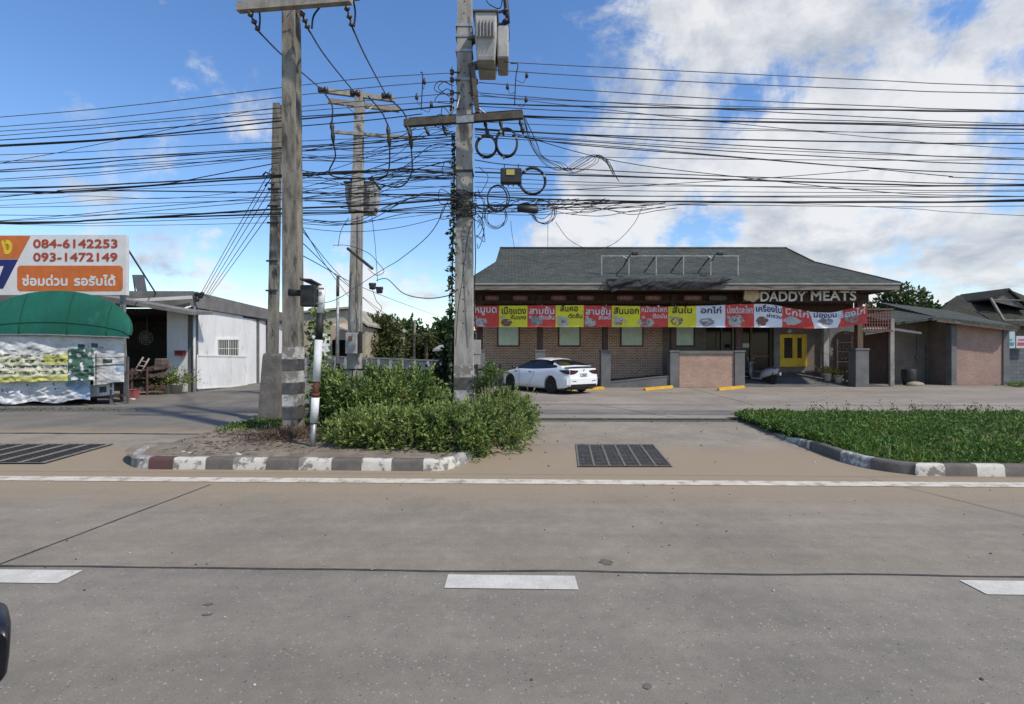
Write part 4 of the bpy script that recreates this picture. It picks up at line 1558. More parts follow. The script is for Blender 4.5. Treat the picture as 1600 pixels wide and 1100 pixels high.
# roof: bell-cast hips
ridgeL, ridgeR = Vector((-.62, 28.0, 7.42)), Vector((15.0, 28.0, 7.42))
brkFL, brkFR = Vector((-.80, 26.3, 6.36)), Vector((15.55, 26.3, 6.36))
eFL, eFR = Vector((-2.1, 22.4, 4.78)), Vector((17.0, 22.4, 4.78))
mir = lambda p: Vector((p.x, 56 - p.y, p.z))
b = MB()


def slope(a0, a1, b0, b1, mi, nu=24, nv=4):
    b.grid(lambda u, v: a0.lerp(a1, u).lerp(b0.lerp(b1, u), v) + Vector((0, 0, .012 * mnoise.noise(Vector((u * 9, v * 3, mi))))), nu, nv, mi)


for F_ in (lambda p: p, mir):
    slope(F_(eFL), F_(eFR), F_(brkFL), F_(brkFR), 0)
    slope(F_(brkFL), F_(brkFR), F_(ridgeL), F_(ridgeR), 0)
slope(eFR, mir(eFR), brkFR, mir(brkFR), 1)
b.add([brkFR, mir(brkFR), ridgeR], [(0, 1, 2)], 1)
slope(eFL, mir(eFL), brkFL, mir(brkFL), 1)
b.add([brkFL, mir(brkFL), ridgeL], [(0, 1, 2)], 1)
rf = obj('roof', b, [m_shx, m_shy], SB)
b = MB()
b.tube([ridgeL + Vector((-.05, 0, .01)), ridgeR + Vector((.02, 0, .01))], .07, 8)
for q in (0,):
    b.tube([ridgeR, brkFR, eFR], .05, 8)
    b.tube([ridgeL, brkFL, eFL], .05, 8)
obj('ridge_cap', b, m_shx, rf)
b = MB()
z0, z1 = 4.47, 4.765
b.box(eFL.x + .02, eFR.x - .02, 22.42, 22.47, z0, z1)
b.box(eFR.x - .07, eFR.x - .021, 22.471, 33.5, z0, z1)
b.box(eFL.x + .021, eFL.x + .07, 22.471, 33.5, z0, z1)
b.box(eFL.x + .02, eFR.x - .02, 33.53, 33.58, z0, z1)
obj('fascia', b, m_fascia, SB)
b = MB()
b.box(eFL.x, eFR.x, 22.385, 22.42, 4.70, 4.772)
obj('eave_trim', b, M('eave_trim_metal', (.30, .29, .27, 1), (.22, .21, .19, 1), 2, .7), SB)
b = MB()
b.add([(eFL.x + .07, 22.47, 4.5), (eFR.x - .07, 22.47, 4.5), (eFR.x - .5, 26.0, 4.62), (eFL.x + .5, 26.0, 4.62)], [(0, 1, 2, 3)])
b.add([(14.2, 26.0, 4.63), (16.5, 26.0, 4.62), (16.5, 33.5, 4.62), (14.2, 33.5, 4.63)], [(0, 1, 2, 3)])
obj('soffit', b, m_wood, SB)
# walls
b = MB()
b.box(-1.85, 7.64, 26.0, 26.18, .0, 4.6)
w_br = obj('brick_wall', b, m_brick, SB)
b = MB()
b.box(-1.85, 7.64, 25.93, 25.998, .0, .42)
obj('plinth', b, m_grey, w_br)
b = MB()
b.box(7.645, 9.86, 26.0, 26.18, .0, 4.6)
b.box(9.86, 11.18, 26.0, 26.18, .0, 1.86)
b.box(9.86, 11.18, 26.0, 26.18, 3.3, 4.6)
b.box(11.18, 11.62, 26.0, 26.18, .0, 4.6)
b.box(11.62, 13.2, 26.0, 26.18, 3.1, 4.6)
obj('grey_wall', b, m_greyb, SB)
b = MB()
b.box(13.2, 16.5, 26.3, 26.48, .0, 4.6)
obj('side_wall', b, m_greyb, SB)
b = MB()
b.box(-1.85, -1.67, 26.18, 32.2, 0, 4.6)
b.box(16.32, 16.5, 26.48, 32.2, 0, 4.6)
b.box(-1.85, 16.5, 32.2, 32.38, 0, 4.6)
obj('rear_wall', b, m_brick, SB)
for a, c, mm in ((779, 810, m_green), (874, 905, m_green), (971, 1003, m_green), (1055, 1083, m_green)):
    b = MB()
    b.box(WX(a, 26), WX(c, 26), 25.955, 25.997, WZ(539.5, 26), 3.45)
    f = obj('boarded_window', b, mm, SB)
    b = MB()
    x0, x1, zb = WX(a, 26), WX(c, 26), WZ(539.5, 26)
    b.box(x0 - .06, x0 - .001, 25.94, 25.998, zb - .06, 3.45)
    b.box(x1 + .001, x1 + .06, 25.94, 25.998, zb - .06, 3.45)
    b.box(x0, x1, 25.94, 25.998, zb - .06, zb - .001)
    obj('frame', b, m_wood, f)
b = MB()
b.box(9.87, 11.17, 26.08, 26.1, 1.87, 3.29)
wdw = obj('window', b, m_glass, SB)
b = MB()
b.box(9.86, 11.18, 25.97, 26.0, 1.80, 1.86)
b.box(10.62, 10.67, 25.98, 26.08, 1.87, 3.29)
b.box(10.40, 10.44, 26.02, 26.075, 1.9, 2.7)
obj('window_frame', b, m_greyb, wdw)
# raised porch, ramp and entrance
b = MB()
b.add([(10.3, 23.95, .10), (16.4, 24.2, .10), (16.4, 26.3, .70), (10.3, 26.3, .70)], [(0, 1, 2, 3)])
b.add([(16.41, 24.0, .12), (18.2, 24.4, .12), (18.2, 27.5, .13), (16.41, 27.5, .13)], [(0, 1, 2, 3)])
obj('porch_floor', b, m_tile, SB)
b = MB()
b.box(11.66, 13.16, 26.1, 26.13, .70, 3.08)
en = obj('entrance_door', b, m_glass, SB)
b = MB()
for x in (11.64, 12.12, 13.1):
    b.box(x, x + .10, 26.03, 26.098, .70, 3.09)
b.box(12.23, 13.09, 26.04, 26.097, 1.50, 1.58)
b.box(11.75, 13.09, 26.04, 26.097, .70, .82)
obj('door_frame', b, m_woodm, en)
b = MB()
b.box(12.24, 13.0, 26.035, 26.04, 1.50, 1.57)
obj('push_bar', b, M('red_bar', (.22, .04, .035, 1), (.16, .03, .03, 1), 4, .5), en)
b = MB()
b.box(WX(1162, 24.9), WX(1172, 24.9), 25.0, 25.012, WZ(543, 25), WZ(536.5, 25))
obj('notice', b, M('paper_notice', (.38, .38, .37, 1), (.33, .33, .32, 1), 9), en)
b = MB()
b.box(13.2, 13.48, 25.8, 26.28, .3, 3.6)
obj('entrance_pier', b, m_grey, SB)
# yellow louvred shutters
b = MB()
x0, x1 = WX(1218, 26.2), WX(1261, 26.2)
zb, zt = WZ(573, 26.2), WZ(522, 26.2)
b.bbox(x0, x1, 26.2, 26.29, zb, zt, .012)
yd_ = obj('yellow_door', b, m_yel, SB)
for a, c in ((1225.5, 1238), (1246, 1252.5)):
    xa, xb = WX(a, 26.2), WX(c, 26.2)
    b = MB()
    b.box(xa, xb, 26.185, 26.199, WZ(559.5, 26.2), WZ(528, 26.2))
    obj('louvre_panel', b, m_dark, yd_)
    b = MB()
    for k in range(11):
        z = WZ(559, 26.2) + k * (WZ(528.5, 26.2) - WZ(559, 26.2)) / 11
        b.add([(xa, 26.183, z + .03), (xb, 26.183, z + .03), (xb, 26.165, z), (xa, 26.165, z)], [(0, 1, 2, 3)])
        b.box(xa, xb, 26.165, 26.17, z - .012, z)
    obj('louvres', b, m_wood, yd_)
b = MB()
for a in (1218.5, 1240.5, 1259):
    b.box(WX(a, 26.2), WX(a + 1.2, 26.2), 26.19, 26.2, zb + .03, zt - .03)
obj('door_stiles', b, m_yel, yd_)
# piers and posts
m_cap = M('pier_cap', (.16, .16, .163, 1), (.12, .12, .122, 1), 2, .85)


def pier(px0, px1, y, zt, post, m=m_grey, zp=4.46, ptop=m_wood, dep=.44, z0=.06):
    x0, x1 = WX(px0, y), WX(px1, y)
    b = MB()
    b.bbox(x0, x1, y, y + dep, z0, zt - .09, .015)
    p = obj('pier', b, m, SB)
    b = MB()
    b.bbox(x0 - .025, x1 + .025, y - .025, y + dep + .025, zt - .088, zt, .012)
    obj('pier_cap', b, m_cap, p)
    if post:
        c = (x0 + x1) / 2
        b = MB()
        b.bbox(c - .13, c + .13, y + dep / 2 - .13, y + dep / 2 + .13, zt + .001, zp, .01)
        obj('post', b, ptop, p)


pier(836, 852, 23.6, 1.85, True, zp=4.4)
pier(939, 954, 23.6, 1.85, True, zp=4.4)
pier(1047, 1061, 23.6, 1.82, True, zp=4.4)
pier(1148, 1164, 23.6, 1.82, True, zp=4.4)
pier(1337, 1358, 24.0, 1.92, True, m_grey, 4.45, m_woodm, .55)
pier(742, 757, 23.6, 1.85, True, zp=4.4)
b = MB()
b.box(WX(1061.5, 23.68), WX(1147.5, 23.68), 23.68, 23.83, .12, 1.66)
obj('parapet', b, m_brickl, SB)
b = MB()
b.bbox(WX(1061.5, 23.6), WX(1147.5, 23.6), 23.62, 23.9, 1.661, 1.80, .01)
b.box(WX(1061.5, 23.6), WX(1147.5, 23.6), 23.66, 23.84, .05, .118)
obj('parapet_cap', b, m_cap, SB)
b = MB()
x0, x1 = WX(954, 23.7), WX(1047, 23.7)
b.prism([(x0, 23.7, .05), (x1, 23.7, .05), (x1, 23.7, .62), (x0, 23.7, .33)], (0, .15, 0))
obj('ramp_wall', b, m_grey, SB)
b = MB()
b.prism([(x0, 23.68, .331), (x1, 23.68, .621), (x1, 23.68, .67), (x0, 23.68, .38)], (0, .2, 0))
obj('ramp_coping', b, m_cap, SB)
b = MB()
b.add([(x0, 23.85, .32), (x1, 23.85, .6), (x1, 25.93, .6), (x0, 25.93, .32)], [(0, 1, 2, 3)])
b.add([(x1, 23.9, .6), (11.1, 23.9, .6), (11.1, 25.99, .6), (x1, 25.99, .6)], [(0, 1, 2, 3)])
obj('terrace_floor', b, m_tile, SB)
b = MB()
b.box(WX(836, 23.75), WX(1350, 24.1), 23.78, 23.95, 4.05, 4.44)
b.box(-1.8, WX(836, 23.75) - .01, 23.78, 23.95, 4.05, 4.44)
bm_ = obj('eave_beam', b, m_wood, SB)
b = MB()
for k in range(150):
    x = -1.7 + k * .122
    b.box(x, x + .05, 23.72, 23.76, 3.98, 4.09 + .02 * (k % 2))
b.box(-1.75, 16.5, 23.70, 23.72, 4.09, 4.12)
obj('fretwork', b, m_woodm, bm_)
b = MB()
b.box(-1.8, 16.4, 24.6, 24.7, 3.6, 4.5)
obj('inner_lintel', b, m_wood, SB)
b = MB()
b.bbox(WX(1287, 25.4), WX(1296, 25.4), 25.4, 25.65, .45, 3.9, .02)
obj('white_post', b, M('dirty_white_post', (.36, .34, .31, 1), (.25, .24, .22, 1), 4, .85), SB)
# arch wall
b = MB()
ax0, ax1, ac, ar = WX(1296, 25.9), WX(1341, 25.9), WX(1320, 25.9), .72
pts = [(ax0, 25.9, .4), (ac - ar, 25.9, .4), (ac - ar, 25.9, 2.1)] + [(ac - ar * math.cos(a), 25.9, 2.1 + ar * math.sin(a)) for a in [PI * i / 12 for i in range(1, 12)]] + [(ac + ar, 25.9, 2.1), (ac + ar, 25.9, .4), (ax1, 25.9, .4), (ax1, 25.9, 3.9), (ax0, 25.9, 3.9)]
b.prism(pts, (0, .2, 0))
obj('arch_wall', b, m_grey, SB)
# eave details
b = MB()
for k in range(18):
    x = WX(1168 + k * 8.4, 22.6)
    b.sphere((x, 22.6, 4.42 - (k % 2) * .02), .03, .03, .035, 6, 5)
obj('eave_bulbs', b, M('bulb_glass', (.4, .37, .3, 1), (.3, .28, .24, 1), 5, .4), SB)
# things under the porch
lamp = thing('wall_lamp', 'small white globe lamp under the banner above the yellow louvred door', 'lamp', W(1233, 520, 25.9))
b = MB()
b.sphere(W(1233, 517, 25.9), .10, .10, .12, 10, 8)
obj('globe', b, flat('lamp_globe', (.5, .5, .48, 1)), lamp)
b = MB()
b.bar(W(1233, 512, 25.9), W(1233, 505, 26.25), .03, .03)
obj('bracket', b, m_grey, lamp)
sh = thing('shelf_rack', 'wooden shelf rack standing under the arch on the porch', 'shelf', (WX(1320, 25.4), 25.4, .5))
b = MB()
for z in (.75, 1.25, 1.75, 2.2):
    b.box(WX(1306, 25.3), WX(1334, 25.3), 25.25, 25.6, z, z + .05)
obj('shelf_board', b, m_woodm, sh)
b = MB()
for p in (1306, 1333):
    b.box(WX(p, 25.3), WX(p, 25.3) + .06, 25.22, 25.28, .45, 2.4)
obj('upright', b, m_woodm, sh)
b = MB()
for k in range(9):
    x = WX(1309 + 2.6 * k, 25.4)
    b.lathe([(.05, 0), (.06, .12), (.03, .2), (.03, .25)], (x, 25.42, (1.30, 1.80)[k % 2]), 8)
tag(obj('jars', b, M('dark_jar', (.06, .05, .045, 1), (.12, .10, .08, 1), 5, .4)), 'dim jars standing on the wooden shelf rack under the arch', 'jars', None, 'stuff')
m_leafp = leafmat('pot_leaves', [(.05, .09, .02, 1), (.09, .13, .03, 1), (.13, .12, .04, 1)])
m_pot = M('white_pot', (.45, .44, .42, 1), (.34, .33, .31, 1), 3, .7)


def potplant(lab, x, y, z, r, h, spread, n, mleaf, mpot, dry=False):
    t = thing('potted_plant', lab, 'potted plant', (x, y, z), 0, None)
    b = MB()
    b.lathe([(r * .72, 0), (r, h), (r * 1.08, h), (r * 1.08, h + .03), (r * .9, h + .03), (r * .85, h - .02)], (x, y, z), 14)
    obj('pot', b, mpot, t)
    P = np.array([[x, y, z + h]]) + rng.normal(size=(n, 3)) * np.array([spread * .35, spread * .35, .02])
    Dv = rng.normal(size=(n, 3)) * .55 + np.array([0, 0, 1.0])
    V = sprays(P, Dv, rng.uniform(.4, 1.0, n) * spread * 1.5, 7, .10, .045, .3)
    o = raw_mesh('foliage', V, 4, mleaf, t)
    return t


potplant('reddish potted plant left of the two by the shelf rack', WX(1293, 24.9), 24.9, .33, .19, .34, .42, 60, leafmat('rusty_leaves', [(.16, .07, .03, 1), (.08, .09, .02, 1), (.2, .12, .06, 1)]), m_pot)
potplant('green potted plant in a white pot by the shelf rack', WX(1310, 24.7), 24.7, .25, .20, .36, .42, 60, m_leafp, m_pot)
bn = thing('small_bench', 'small wooden stand beside the potted plants on the porch', 'bench', (WX(1326, 24.8), 24.8, .3))
b = MB()
b.box(WX(1318, 24.8), WX(1333, 24.8), 24.7, 25.0, 1.0, 1.05)
obj('top', b, m_woodm, bn)
for p in (1319, 1331):
    b = MB()
    b.box(WX(p, 24.8), WX(p, 24.8) + .06, 24.75, 24.81, .27, .999)
    obj('leg', b, m_woodm, bn)

# faded plaques under the eave
m_plq = M('faded_red_plaque', (.30, .12, .12, 1), (.2, .08, .08, 1), 4, .7)
m_plg = M('faded_grey_plaque', (.13, .13, .145, 1), (.10, .10, .11, 1), 4, .7)
m_plt = flat('plaque_letters', (.42, .30, .28, 1))
for k, (a, c, tx) in enumerate(((758, 780, 'หมูบด'), (801, 825, 'เนื้อแดง'), (861, 885, 'สามชั้น'), (902, 929, 'สันนอก'), (964, 990, 'สะโพก'), (1008, 1033, 'สันใน'), (1069, 1097, 'อกไก่'), (1108, 1136, ''))):
    t = thing('hanging_plaque', 'small faded pink plaque hanging under the dark eave' if tx else 'grey blank plaque under the eave, last before the shop name', 'plaque', (WX((a + c) / 2, 23.5), 23.5, 4.2), 0, 'plaques under the eave' if tx else None)
    b = MB()
    x0, x1 = WX(a, 23.5), WX(c, 23.5)
    za, zb = WZ(469.5, 23.5), WZ(462, 23.5)
    pts = [(x0 + (x1 - x0) * (.5 + .5 * math.copysign(abs(math.cos(q)) ** .45, math.cos(q))), 23.5, (za + zb) / 2 + (zb - za) / 2 * math.copysign(abs(math.sin(q)) ** .6, math.sin(q))) for q in [2 * PI * i / 28 for i in range(28)]]
    b.prism(pts[::-1] if False else pts, (0, .04, 0))
    obj('board', b, m_plq if tx else m_plg, t)
    if tx:
        b = MB()
        lettering(b, tx, lambda x, y, q: (x, 23.495 - q * .001, y), x0 + .15, x1 - .15, za + .06, .16, 0, .02)
        obj('lettering', b, m_plt, t)

# shop name
SG = thing('shop_sign', 'raised silver letters DADDY MEATS with a cream badge under the eave', 'sign', (WX(1260, 23), 23.2, 4.0))
m_sil = M('silver_letters', (.82, .80, .76, 1), (.66, .65, .62, 1), 2, .5, .1, 30, .0)
m_side = flat('letter_sides', (.18, .17, .16, 1))
for tx, a, c, yb in (('DADDY', 1188, 1259, 471), ('MEATS', 1267, 1338, 470)):
    b = MB()
    V, Fs, K, w = text_mesh(tx, .045)
    x0, x1 = WX(a, 23.1), WX(c, 23.1)
    sx = (x1 - x0) / w
    zb = WZ(yb - .5, 23.1)
    sz = .43 / .72
    front = [(x0 + x * sx, 23.1 - k * .003, zb + y * sz + (x * sx) * .004) for (x, y), k in zip(V, K)]
    b.add(front, Fs, 0)
    # returns: extrude boundary edges
    ec = {}
    for f in Fs:
        for i in range(len(f)):
            e_ = (f[i], f[(i + 1) % len(f)])
            ec[e_] = ec.get(e_, 0) + 1
    vs, fs = [], []
    for (i, j) in ec:
        if (j, i) not in ec:
            o_ = len(vs)
            p, q = front[i], front[j]
            vs += [p, q, (q[0], 23.18, q[2]), (p[0], 23.18, p[2])]
            fs.append((o_, o_ + 3, o_ + 2, o_ + 1))
    b.add(vs, fs, 1)
    obj('lettering', b, [m_sil, m_side], SG)
b = MB()
cx, cz = WX(1175.5, 23.1), WZ(461, 23.1)
pr = []
for i in range(36):
    a = 2 * PI * i / 36
    r_ = .34 + .05 * math.cos(2 * a) + .035 * math.cos(5 * a + .5)
    pr.append((cx + r_ * math.cos(a) * .98, 23.12, cz + r_ * math.sin(a)))
b.prism(pr, (0, .06, 0))
bd = obj('badge', b, M('cream_badge', (.68, .55, .36, 1), (.50, .38, .24, 1), 5, .6), SG)
b = MB()
b.box(WX(1160, 23.2), WX(1340, 23.2), 23.19, 23.23, WZ(472, 23.2), WZ(455, 23.2))
obj('backing', b, m_wood, SG)

# ------------------------------------------------------------------ long product banner
BN = thing('product_banner', 'long vinyl banner of red, yellow and white meat panels tied along the posts', 'banner', (WX(1045, 23.2), 23.2, 2.9))
topk = [(730, 478), (905, 477), (1045, 479), (1110, 477.5), (1160, 475), (1200, 475), (1225, 479), (1268, 488), (1300, 489), (1325, 483), (1354, 477)]
botk = [(730, 511), (1000, 511), (1160, 511.5), (1230, 511.5), (1268, 513.5), (1310, 512), (1335, 508), (1354, 505)]


def kint(k, x):
    return float(np.interp(x, [p[0] for p in k], [p[1] for p in k]))


def smk(k, x):
    return (kint(k, x - 9) + kint(k, x) * 2 + kint(k, x + 9)) / 4


def bwr(x, y):
    w = mnoise.noise(Vector((x * .045, y * .12, 0))) * .06 + mnoise.noise(Vector((x * .12 + y * .1, y * .2, 5))) * .028 - abs(mnoise.noise(Vector((x * .07 - y * .12, y * .1, 9)))) * .05
    if x > 1225:
        w += .05 * math.sin((x - 1225) * .09)
    return w


def bnp(px, py, off=0.0):
    d = 23.2
    return W(px, py, d) + Vector((0, bwr(px, py) - off, 0))


pan = [730, 780, 824, 868, 912, 956, 1000, 1044, 1088, 1133, 1178, 1222, 1268, 1314, 1354]
vc = {'r': 0, 'y': 1, 'w': 2}
pcol = 'ryryryrywrwrwr'
pcol = 'ryryryr' + 'ywrwrwr'
b = MB()


def bmat(u, v):
    x = 730 + 624 * u
    for i in range(len(pan) - 1):
        s = 0 if i < 11 else (v - .5) * 9 * (1 if i == 12 else -1)
        if x < pan[i + 1] + s:
            return vc[pcol[i]]
    return 0


b.grid(lambda u, v: bnp(730 + 624 * u, smk(botk, 730 + 624 * u) + (smk(topk, 730 + 624 * u) - smk(botk, 730 + 624 * u)) * v), 624, 10, bmat)
m_vr = M('vinyl_red', (.62, .065, .05, 1), (.54, .055, .042, 1), 1, .5, .1, 12)
m_vy = M('vinyl_yellow', (.74, .68, .035, 1), (.66, .60, .035, 1), 1, .5, .1, 12)
m_vw = M('vinyl_white', (.74, .75, .80, 1), (.66, .67, .72, 1), 1, .5, .1, 12)
obj('cloth', b, [m_vr, m_vy, m_vw], BN)
m_tw = flat('letters_white', (.74, .72, .72, 1))
m_tk = flat('letters_dark', (.06, .055, .02, 1))
m_tn = flat('letters_navy', (.03, .035, .11, 1))
mm_ = {'w': m_tw, 'k': m_tk, 'n': m_tn}
for tx, a, c, yb, sz, cc in (('หมูบด', 742, 776, 490, 15, 'w'), ('เนื้อแดง', 784, 822, 492, 14, 'k'), ('หั่นแกง', 798, 822, 499, 9, 'k'), ('สามชั้น', 827, 866, 492, 14, 'w'), ('ตัดเส้น', 842, 866, 499, 9, 'w'),
                             ('สันคอ', 875, 903, 488, 13, 'k'), ('ตัดชิ้น', 888, 910, 497, 9, 'k'), ('สามชั้น', 915, 954, 493, 14, 'w'), ('สไลด์', 935, 954, 499, 9, 'w'), ('สันนอก', 959, 998, 492, 14, 'k'),
                             ('หนังสะโพก', 1002, 1042, 489, 12, 'w'), ('ติดมัน', 1020, 1042, 497, 9, 'w'), ('สันใน', 1050, 1081, 491, 14, 'k'), ('อกไก่', 1095, 1127, 491, 13, 'n'), ('น่องติดสะโพก', 1136, 1176, 491, 14, 'w'),
                             ('เครื่องใน', 1181, 1221, 490, 13, 'n'), ('ผ่ารวม', 1198, 1221, 497, 8, 'n'), ('ปีกไก่', 1227, 1263, 490, 13, 'w'), ('น่องบน', 1270, 1308, 486.5, 11, 'n'), ('น่องไก่', 1310, 1350, 491, 13, 'w')):
    b = MB()
    if c < 1215:
        pl = lambda x, y, k: bnp(x, -y, .012 + k * .002)
    else:
        pl = lambda x, y, k: bnp(x, -y + (smk(topk, x) - 477) * .85, .012 + k * .002)
    lettering(b, tx, pl, a, c, -yb + (1.5 if sz > 11 else 0), sz * .97, 0, .042)
    obj('lettering', b, mm_[cc], BN)
fmats = [flat('food_pale', (.46, .45, .42, 1)), flat('food_pink', (.34, .16, .13, 1)), flat('food_brown', (.20, .11, .07, 1)), flat('food_grey', (.27, .28, .28, 1))]
for i, (fx, fy, rx, ry, base) in enumerate(((752, 504, 11, 6.5, 0), (791, 504, 10, 6, 2), (838, 502, 10, 8, 3), (880, 503, 9, 8, 0), (922, 504, 9, 7, 0), (968, 503, 10, 7, 0), (1010, 504, 13, 7, 0), (1057, 502, 10, 7, 1), (1105, 503, 12, 6, 3), (1150, 502, 13, 9, 0), (1190, 502, 9, 7, 2), (1238, 502, 13, 7, 0), (1290, 502, 12, 5.5, 3), (1330, 497, 11, 8, 3))):
    b = MB()
    pts = []
    for k in range(18):
        a = 2 * PI * k / 18
        q = 1 + .18 * mnoise.noise(Vector((math.cos(a) * 1.6 + i * 3, math.sin(a) * 1.6, 0))) * 2
        pts.append((min(fx + rx * q * math.cos(a), 1352), min(fy + ry * q * math.sin(a), smk(botk, fx) - .8)))
    b.poly([bnp(x, y, .012) for x, y in pts], base)
    for k in range(9):
        x, y = fx + rnd.uniform(-.6, .6) * rx, min(fy + rnd.uniform(-.6, .5) * ry, smk(botk, fx) - 3)
        r1, r2 = rnd.uniform(.12, .3) * rx, rnd.uniform(.12, .3) * ry
        b.poly([bnp(x + r1 * math.cos(2 * PI * q / 9), y + r2 * math.sin(2 * PI * q / 9), .016 + k * .001) for q in range(9)], (1, 0, 2, 3, 0, 1, 3)[(k + i) % 7])
    if pcol[i] != 'w' and i < 11 or i in (9,):
        x, y = pan[i] + (13 if i == 0 else 5), 495.5
        b.poly([bnp(x - 2.6, y - 2, .018), bnp(x + 2.6, y - 2, .018), bnp(x + 2.2, y + 2.5, .018), bnp(x - 2.2, y + 2.5, .018)], 0)
    obj('food_picture', b, fmats, BN)

for px in (742, 846, 946, 1054, 1156, 1345):
    b = MB()
    for py in (smk(topk, px) + 1, smk(botk, px) - 1):
        b.tube([bnp(px, py, .02), W(px + 2, py - 3, 23.75)], .014, 5)
    obj('tie_rope', b, m_tw, BN)

# ------------------------------------------------------------------ frame, spotlights and tarpaulin on the roof
m_fr = M('frame_steel', (.34, .34, .32, 1), (.24, .23, .21, 1), 5, .6, .1, 40, .3)
yf = 23.7
SF = thing('sign_frame', 'empty pale steel billboard frame of five bays standing on the shop roof', 'sign frame', (WX(1046, yf), yf, WZ(433, yf)))
for k in range(6):
    x = WX(940 + 42.6 * k, yf)
    b = MB()
    b.bar((x, yf, WZ(434, yf)), (x, yf, WZ(400, yf)), .05, .05)
    obj('upright', b, m_fr, SF)
for z in (WZ(400, yf), WZ(434, yf)):
    b = MB()
    b.bar((WX(938.5, yf), yf - .001, z), (WX(1154.5, yf), yf - .001, z), .055, .05)
    obj('rail', b, m_fr, SF)
for k, (a, c) in enumerate(((981, 974), (1023, 1013), (1066, 1054), (1109, 1097))):
    b = MB()
    b.bar((WX(a, yf), yf + .03, WZ(402, yf)), (WX(c, 25.1), 25.1, 5.93), .05, .05)
    obj('stay', b, m_trd, SF)
for lab, px in (('left spotlight on its bent arm above the roof frame', 990), ('right spotlight on its bent arm above the roof frame', 1123)):
    SL = thing('spotlight', lab, 'spotlight', W(px - 7, 402, yf), 0, 'spotlights on the roof frame')
    b = MB()
    b.tube(smooth_path([W(px - 11, 408, yf + .1), W(px - 6, 399, yf - .2), W(px - 1, 396.5, yf - .6)], 4), .03, 6)
    obj('arm', b, m_trd, SL)
    b = MB()
    c = W(px + 2, 396.5, yf - .6)
    b.bbox(c.x - .14, c.x + .14, c.y - .1, c.y + .08, c.z - .07, c.z + .08, .03)
    obj('lamp_head', b, m_blk, SL)
    b = MB()
    c = W(px - 14, 402.5, yf)
    b.bar(c + Vector((-.16, -.1, .06)), c + Vector((.12, .05, -.04)), .09, .03)
    obj('ballast', b, flat('pale_ballast', (.6, .6, .6, 1)), SL)
m_tarp = M('grey_tarpaulin', (.034, .035, .040, 1), (.022, .022, .026, 1), 2, .6, .2, 10, 0, .2)
tk = [(946, 435), (958, 435), (1000, 434.5), (1060, 434), (1110, 434), (1138, 433), (1143, 435)]
bk = [(946, 436), (951, 449), (956, 457), (968, 451), (985, 448), (1004, 453), (1022, 452), (1042, 453), (1060, 451), (1080, 451), (1100, 452), (1112, 448), (1128, 444), (1136, 439), (1143, 437)]
b = MB()


def tarp(u, v):
    x = 946 + 197 * u
    yt, yb_ = kint(tk, x), kint(bk, x)
    y = yt + (yb_ - yt) * v
    s = min(1, max(0, (1 - u) * 6))
    # lies on the roof slope, then folds over the fascia
    dd = 22.3 - .08 * math.sin(v * 2.6) - .04 * mnoise.noise(Vector((x * .05, y * .16, 0))) - .035 * mnoise.noise(Vector((x * .2 + y * .3, y * .1, 3))) - .012 * mnoise.noise(Vector((x * .6, y * .5, 8))) - .04 * math.sin(x * .13 + y * .5) * (1 if x < 1000 else .2)
    return W(x, y, dd) if v > .02 else W(x, y, 22.42)


b.grid(tarp, 150, 22)
tag(obj('tarpaulin', b, m_tarp), 'torn dark grey tarpaulin draped over the eave below the roof frame', 'tarpaulin')

# ------------------------------------------------------------------ wheel stops
m_ws = M('wheel_stop_yellow', (.62, .36, .03, 1), (.5, .28, .03, 1), 4, .7, .2, 40, wear=(.3, .26, .2, 1), wearlo=.66, wearhi=.7)


def wheel_stop(lab, px0, py0, px1, py1):
    a, c = W(px0, py0, 1.64 * F / (py0 - 550)), W(px1, py1, 1.64 * F / (py1 - 550))
    a.z = c.z = .105
    d = c - a
    b = MB()
    n = Vector((-d.y, d.x, 0)).normalized() * .075
    up = Vector((0, 0, .12))
    r = lambda p, k: [p - n, p + n, p + n * .75 * k + up * k, p - n * .75 * k + up * k]
    e_ = d.normalized() * .05
    b.loft([r(a, .8), r(a + e_, 1), r(c - e_, 1), r(c, .8)], 0, False, True)
    return tag(obj('wheel_stop', b, m_ws), lab, 'wheel stop', 'yellow wheel stops')


wheel_stop('yellow wheel stop before the ramp wall between two piers', 1007, 610, 1050, 606)
wheel_stop('yellow wheel stop in front of the pink brick parapet', 1122, 610, 1162, 606)
wheel_stop('yellow wheel stop half hidden behind the white car', 893, 610, 943, 608)

# ------------------------------------------------------------------ annex to the right
AX = thing('annex_building', 'low brick annex with lean-to roofs and a dark doorway right of the shop', 'annex', (20, 25, .1))
ya = 25.2
b = MB()
b.box(WX(1494, ya), WX(1566, ya), ya, ya + .18, .12, WZ(508, ya))
obj('brick_wall', b, m_bricka, AX)
for p0, p1 in ((1485, 1494), (1566, 1576)):
    b = MB()
    b.bbox(WX(p0, ya), WX(p1, ya) - .002, ya - .06, ya + .3, .05, WZ(507, ya), .015)
    obj('pier', b, m_grey, AX)
b = MB()
b.box(WX(1398, ya + 1.5), WX(1492, ya + 1.5), ya + 1.5, ya + 1.68, .1, 3.4)
b.box(WX(1488, ya), WX(1488, ya) + .16, ya + .31, ya + 1.5, .1, 3.3)
obj('recessed_wall', b, m_greyb, AX)
b = MB()
b.bbox(WX(1447, ya + 1.42), WX(1479, ya + 1.42), ya + 1.42, ya + 1.495, .14, WZ(538, ya + 1.42), .01)
obj('door', b, m_trd, AX)
b = MB()
b.box(WX(1434, ya + 1.4), WX(1437, ya + 1.4), ya + 1.45, ya + 1.49, WZ(565, ya), WZ(512, ya))
b.box(WX(1431, ya + 1.4), WX(1438, ya + 1.4), ya + 1.40, ya + 1.45, WZ(562, ya), WZ(556, ya))
obj('down_pipe', b, m_grey, AX)
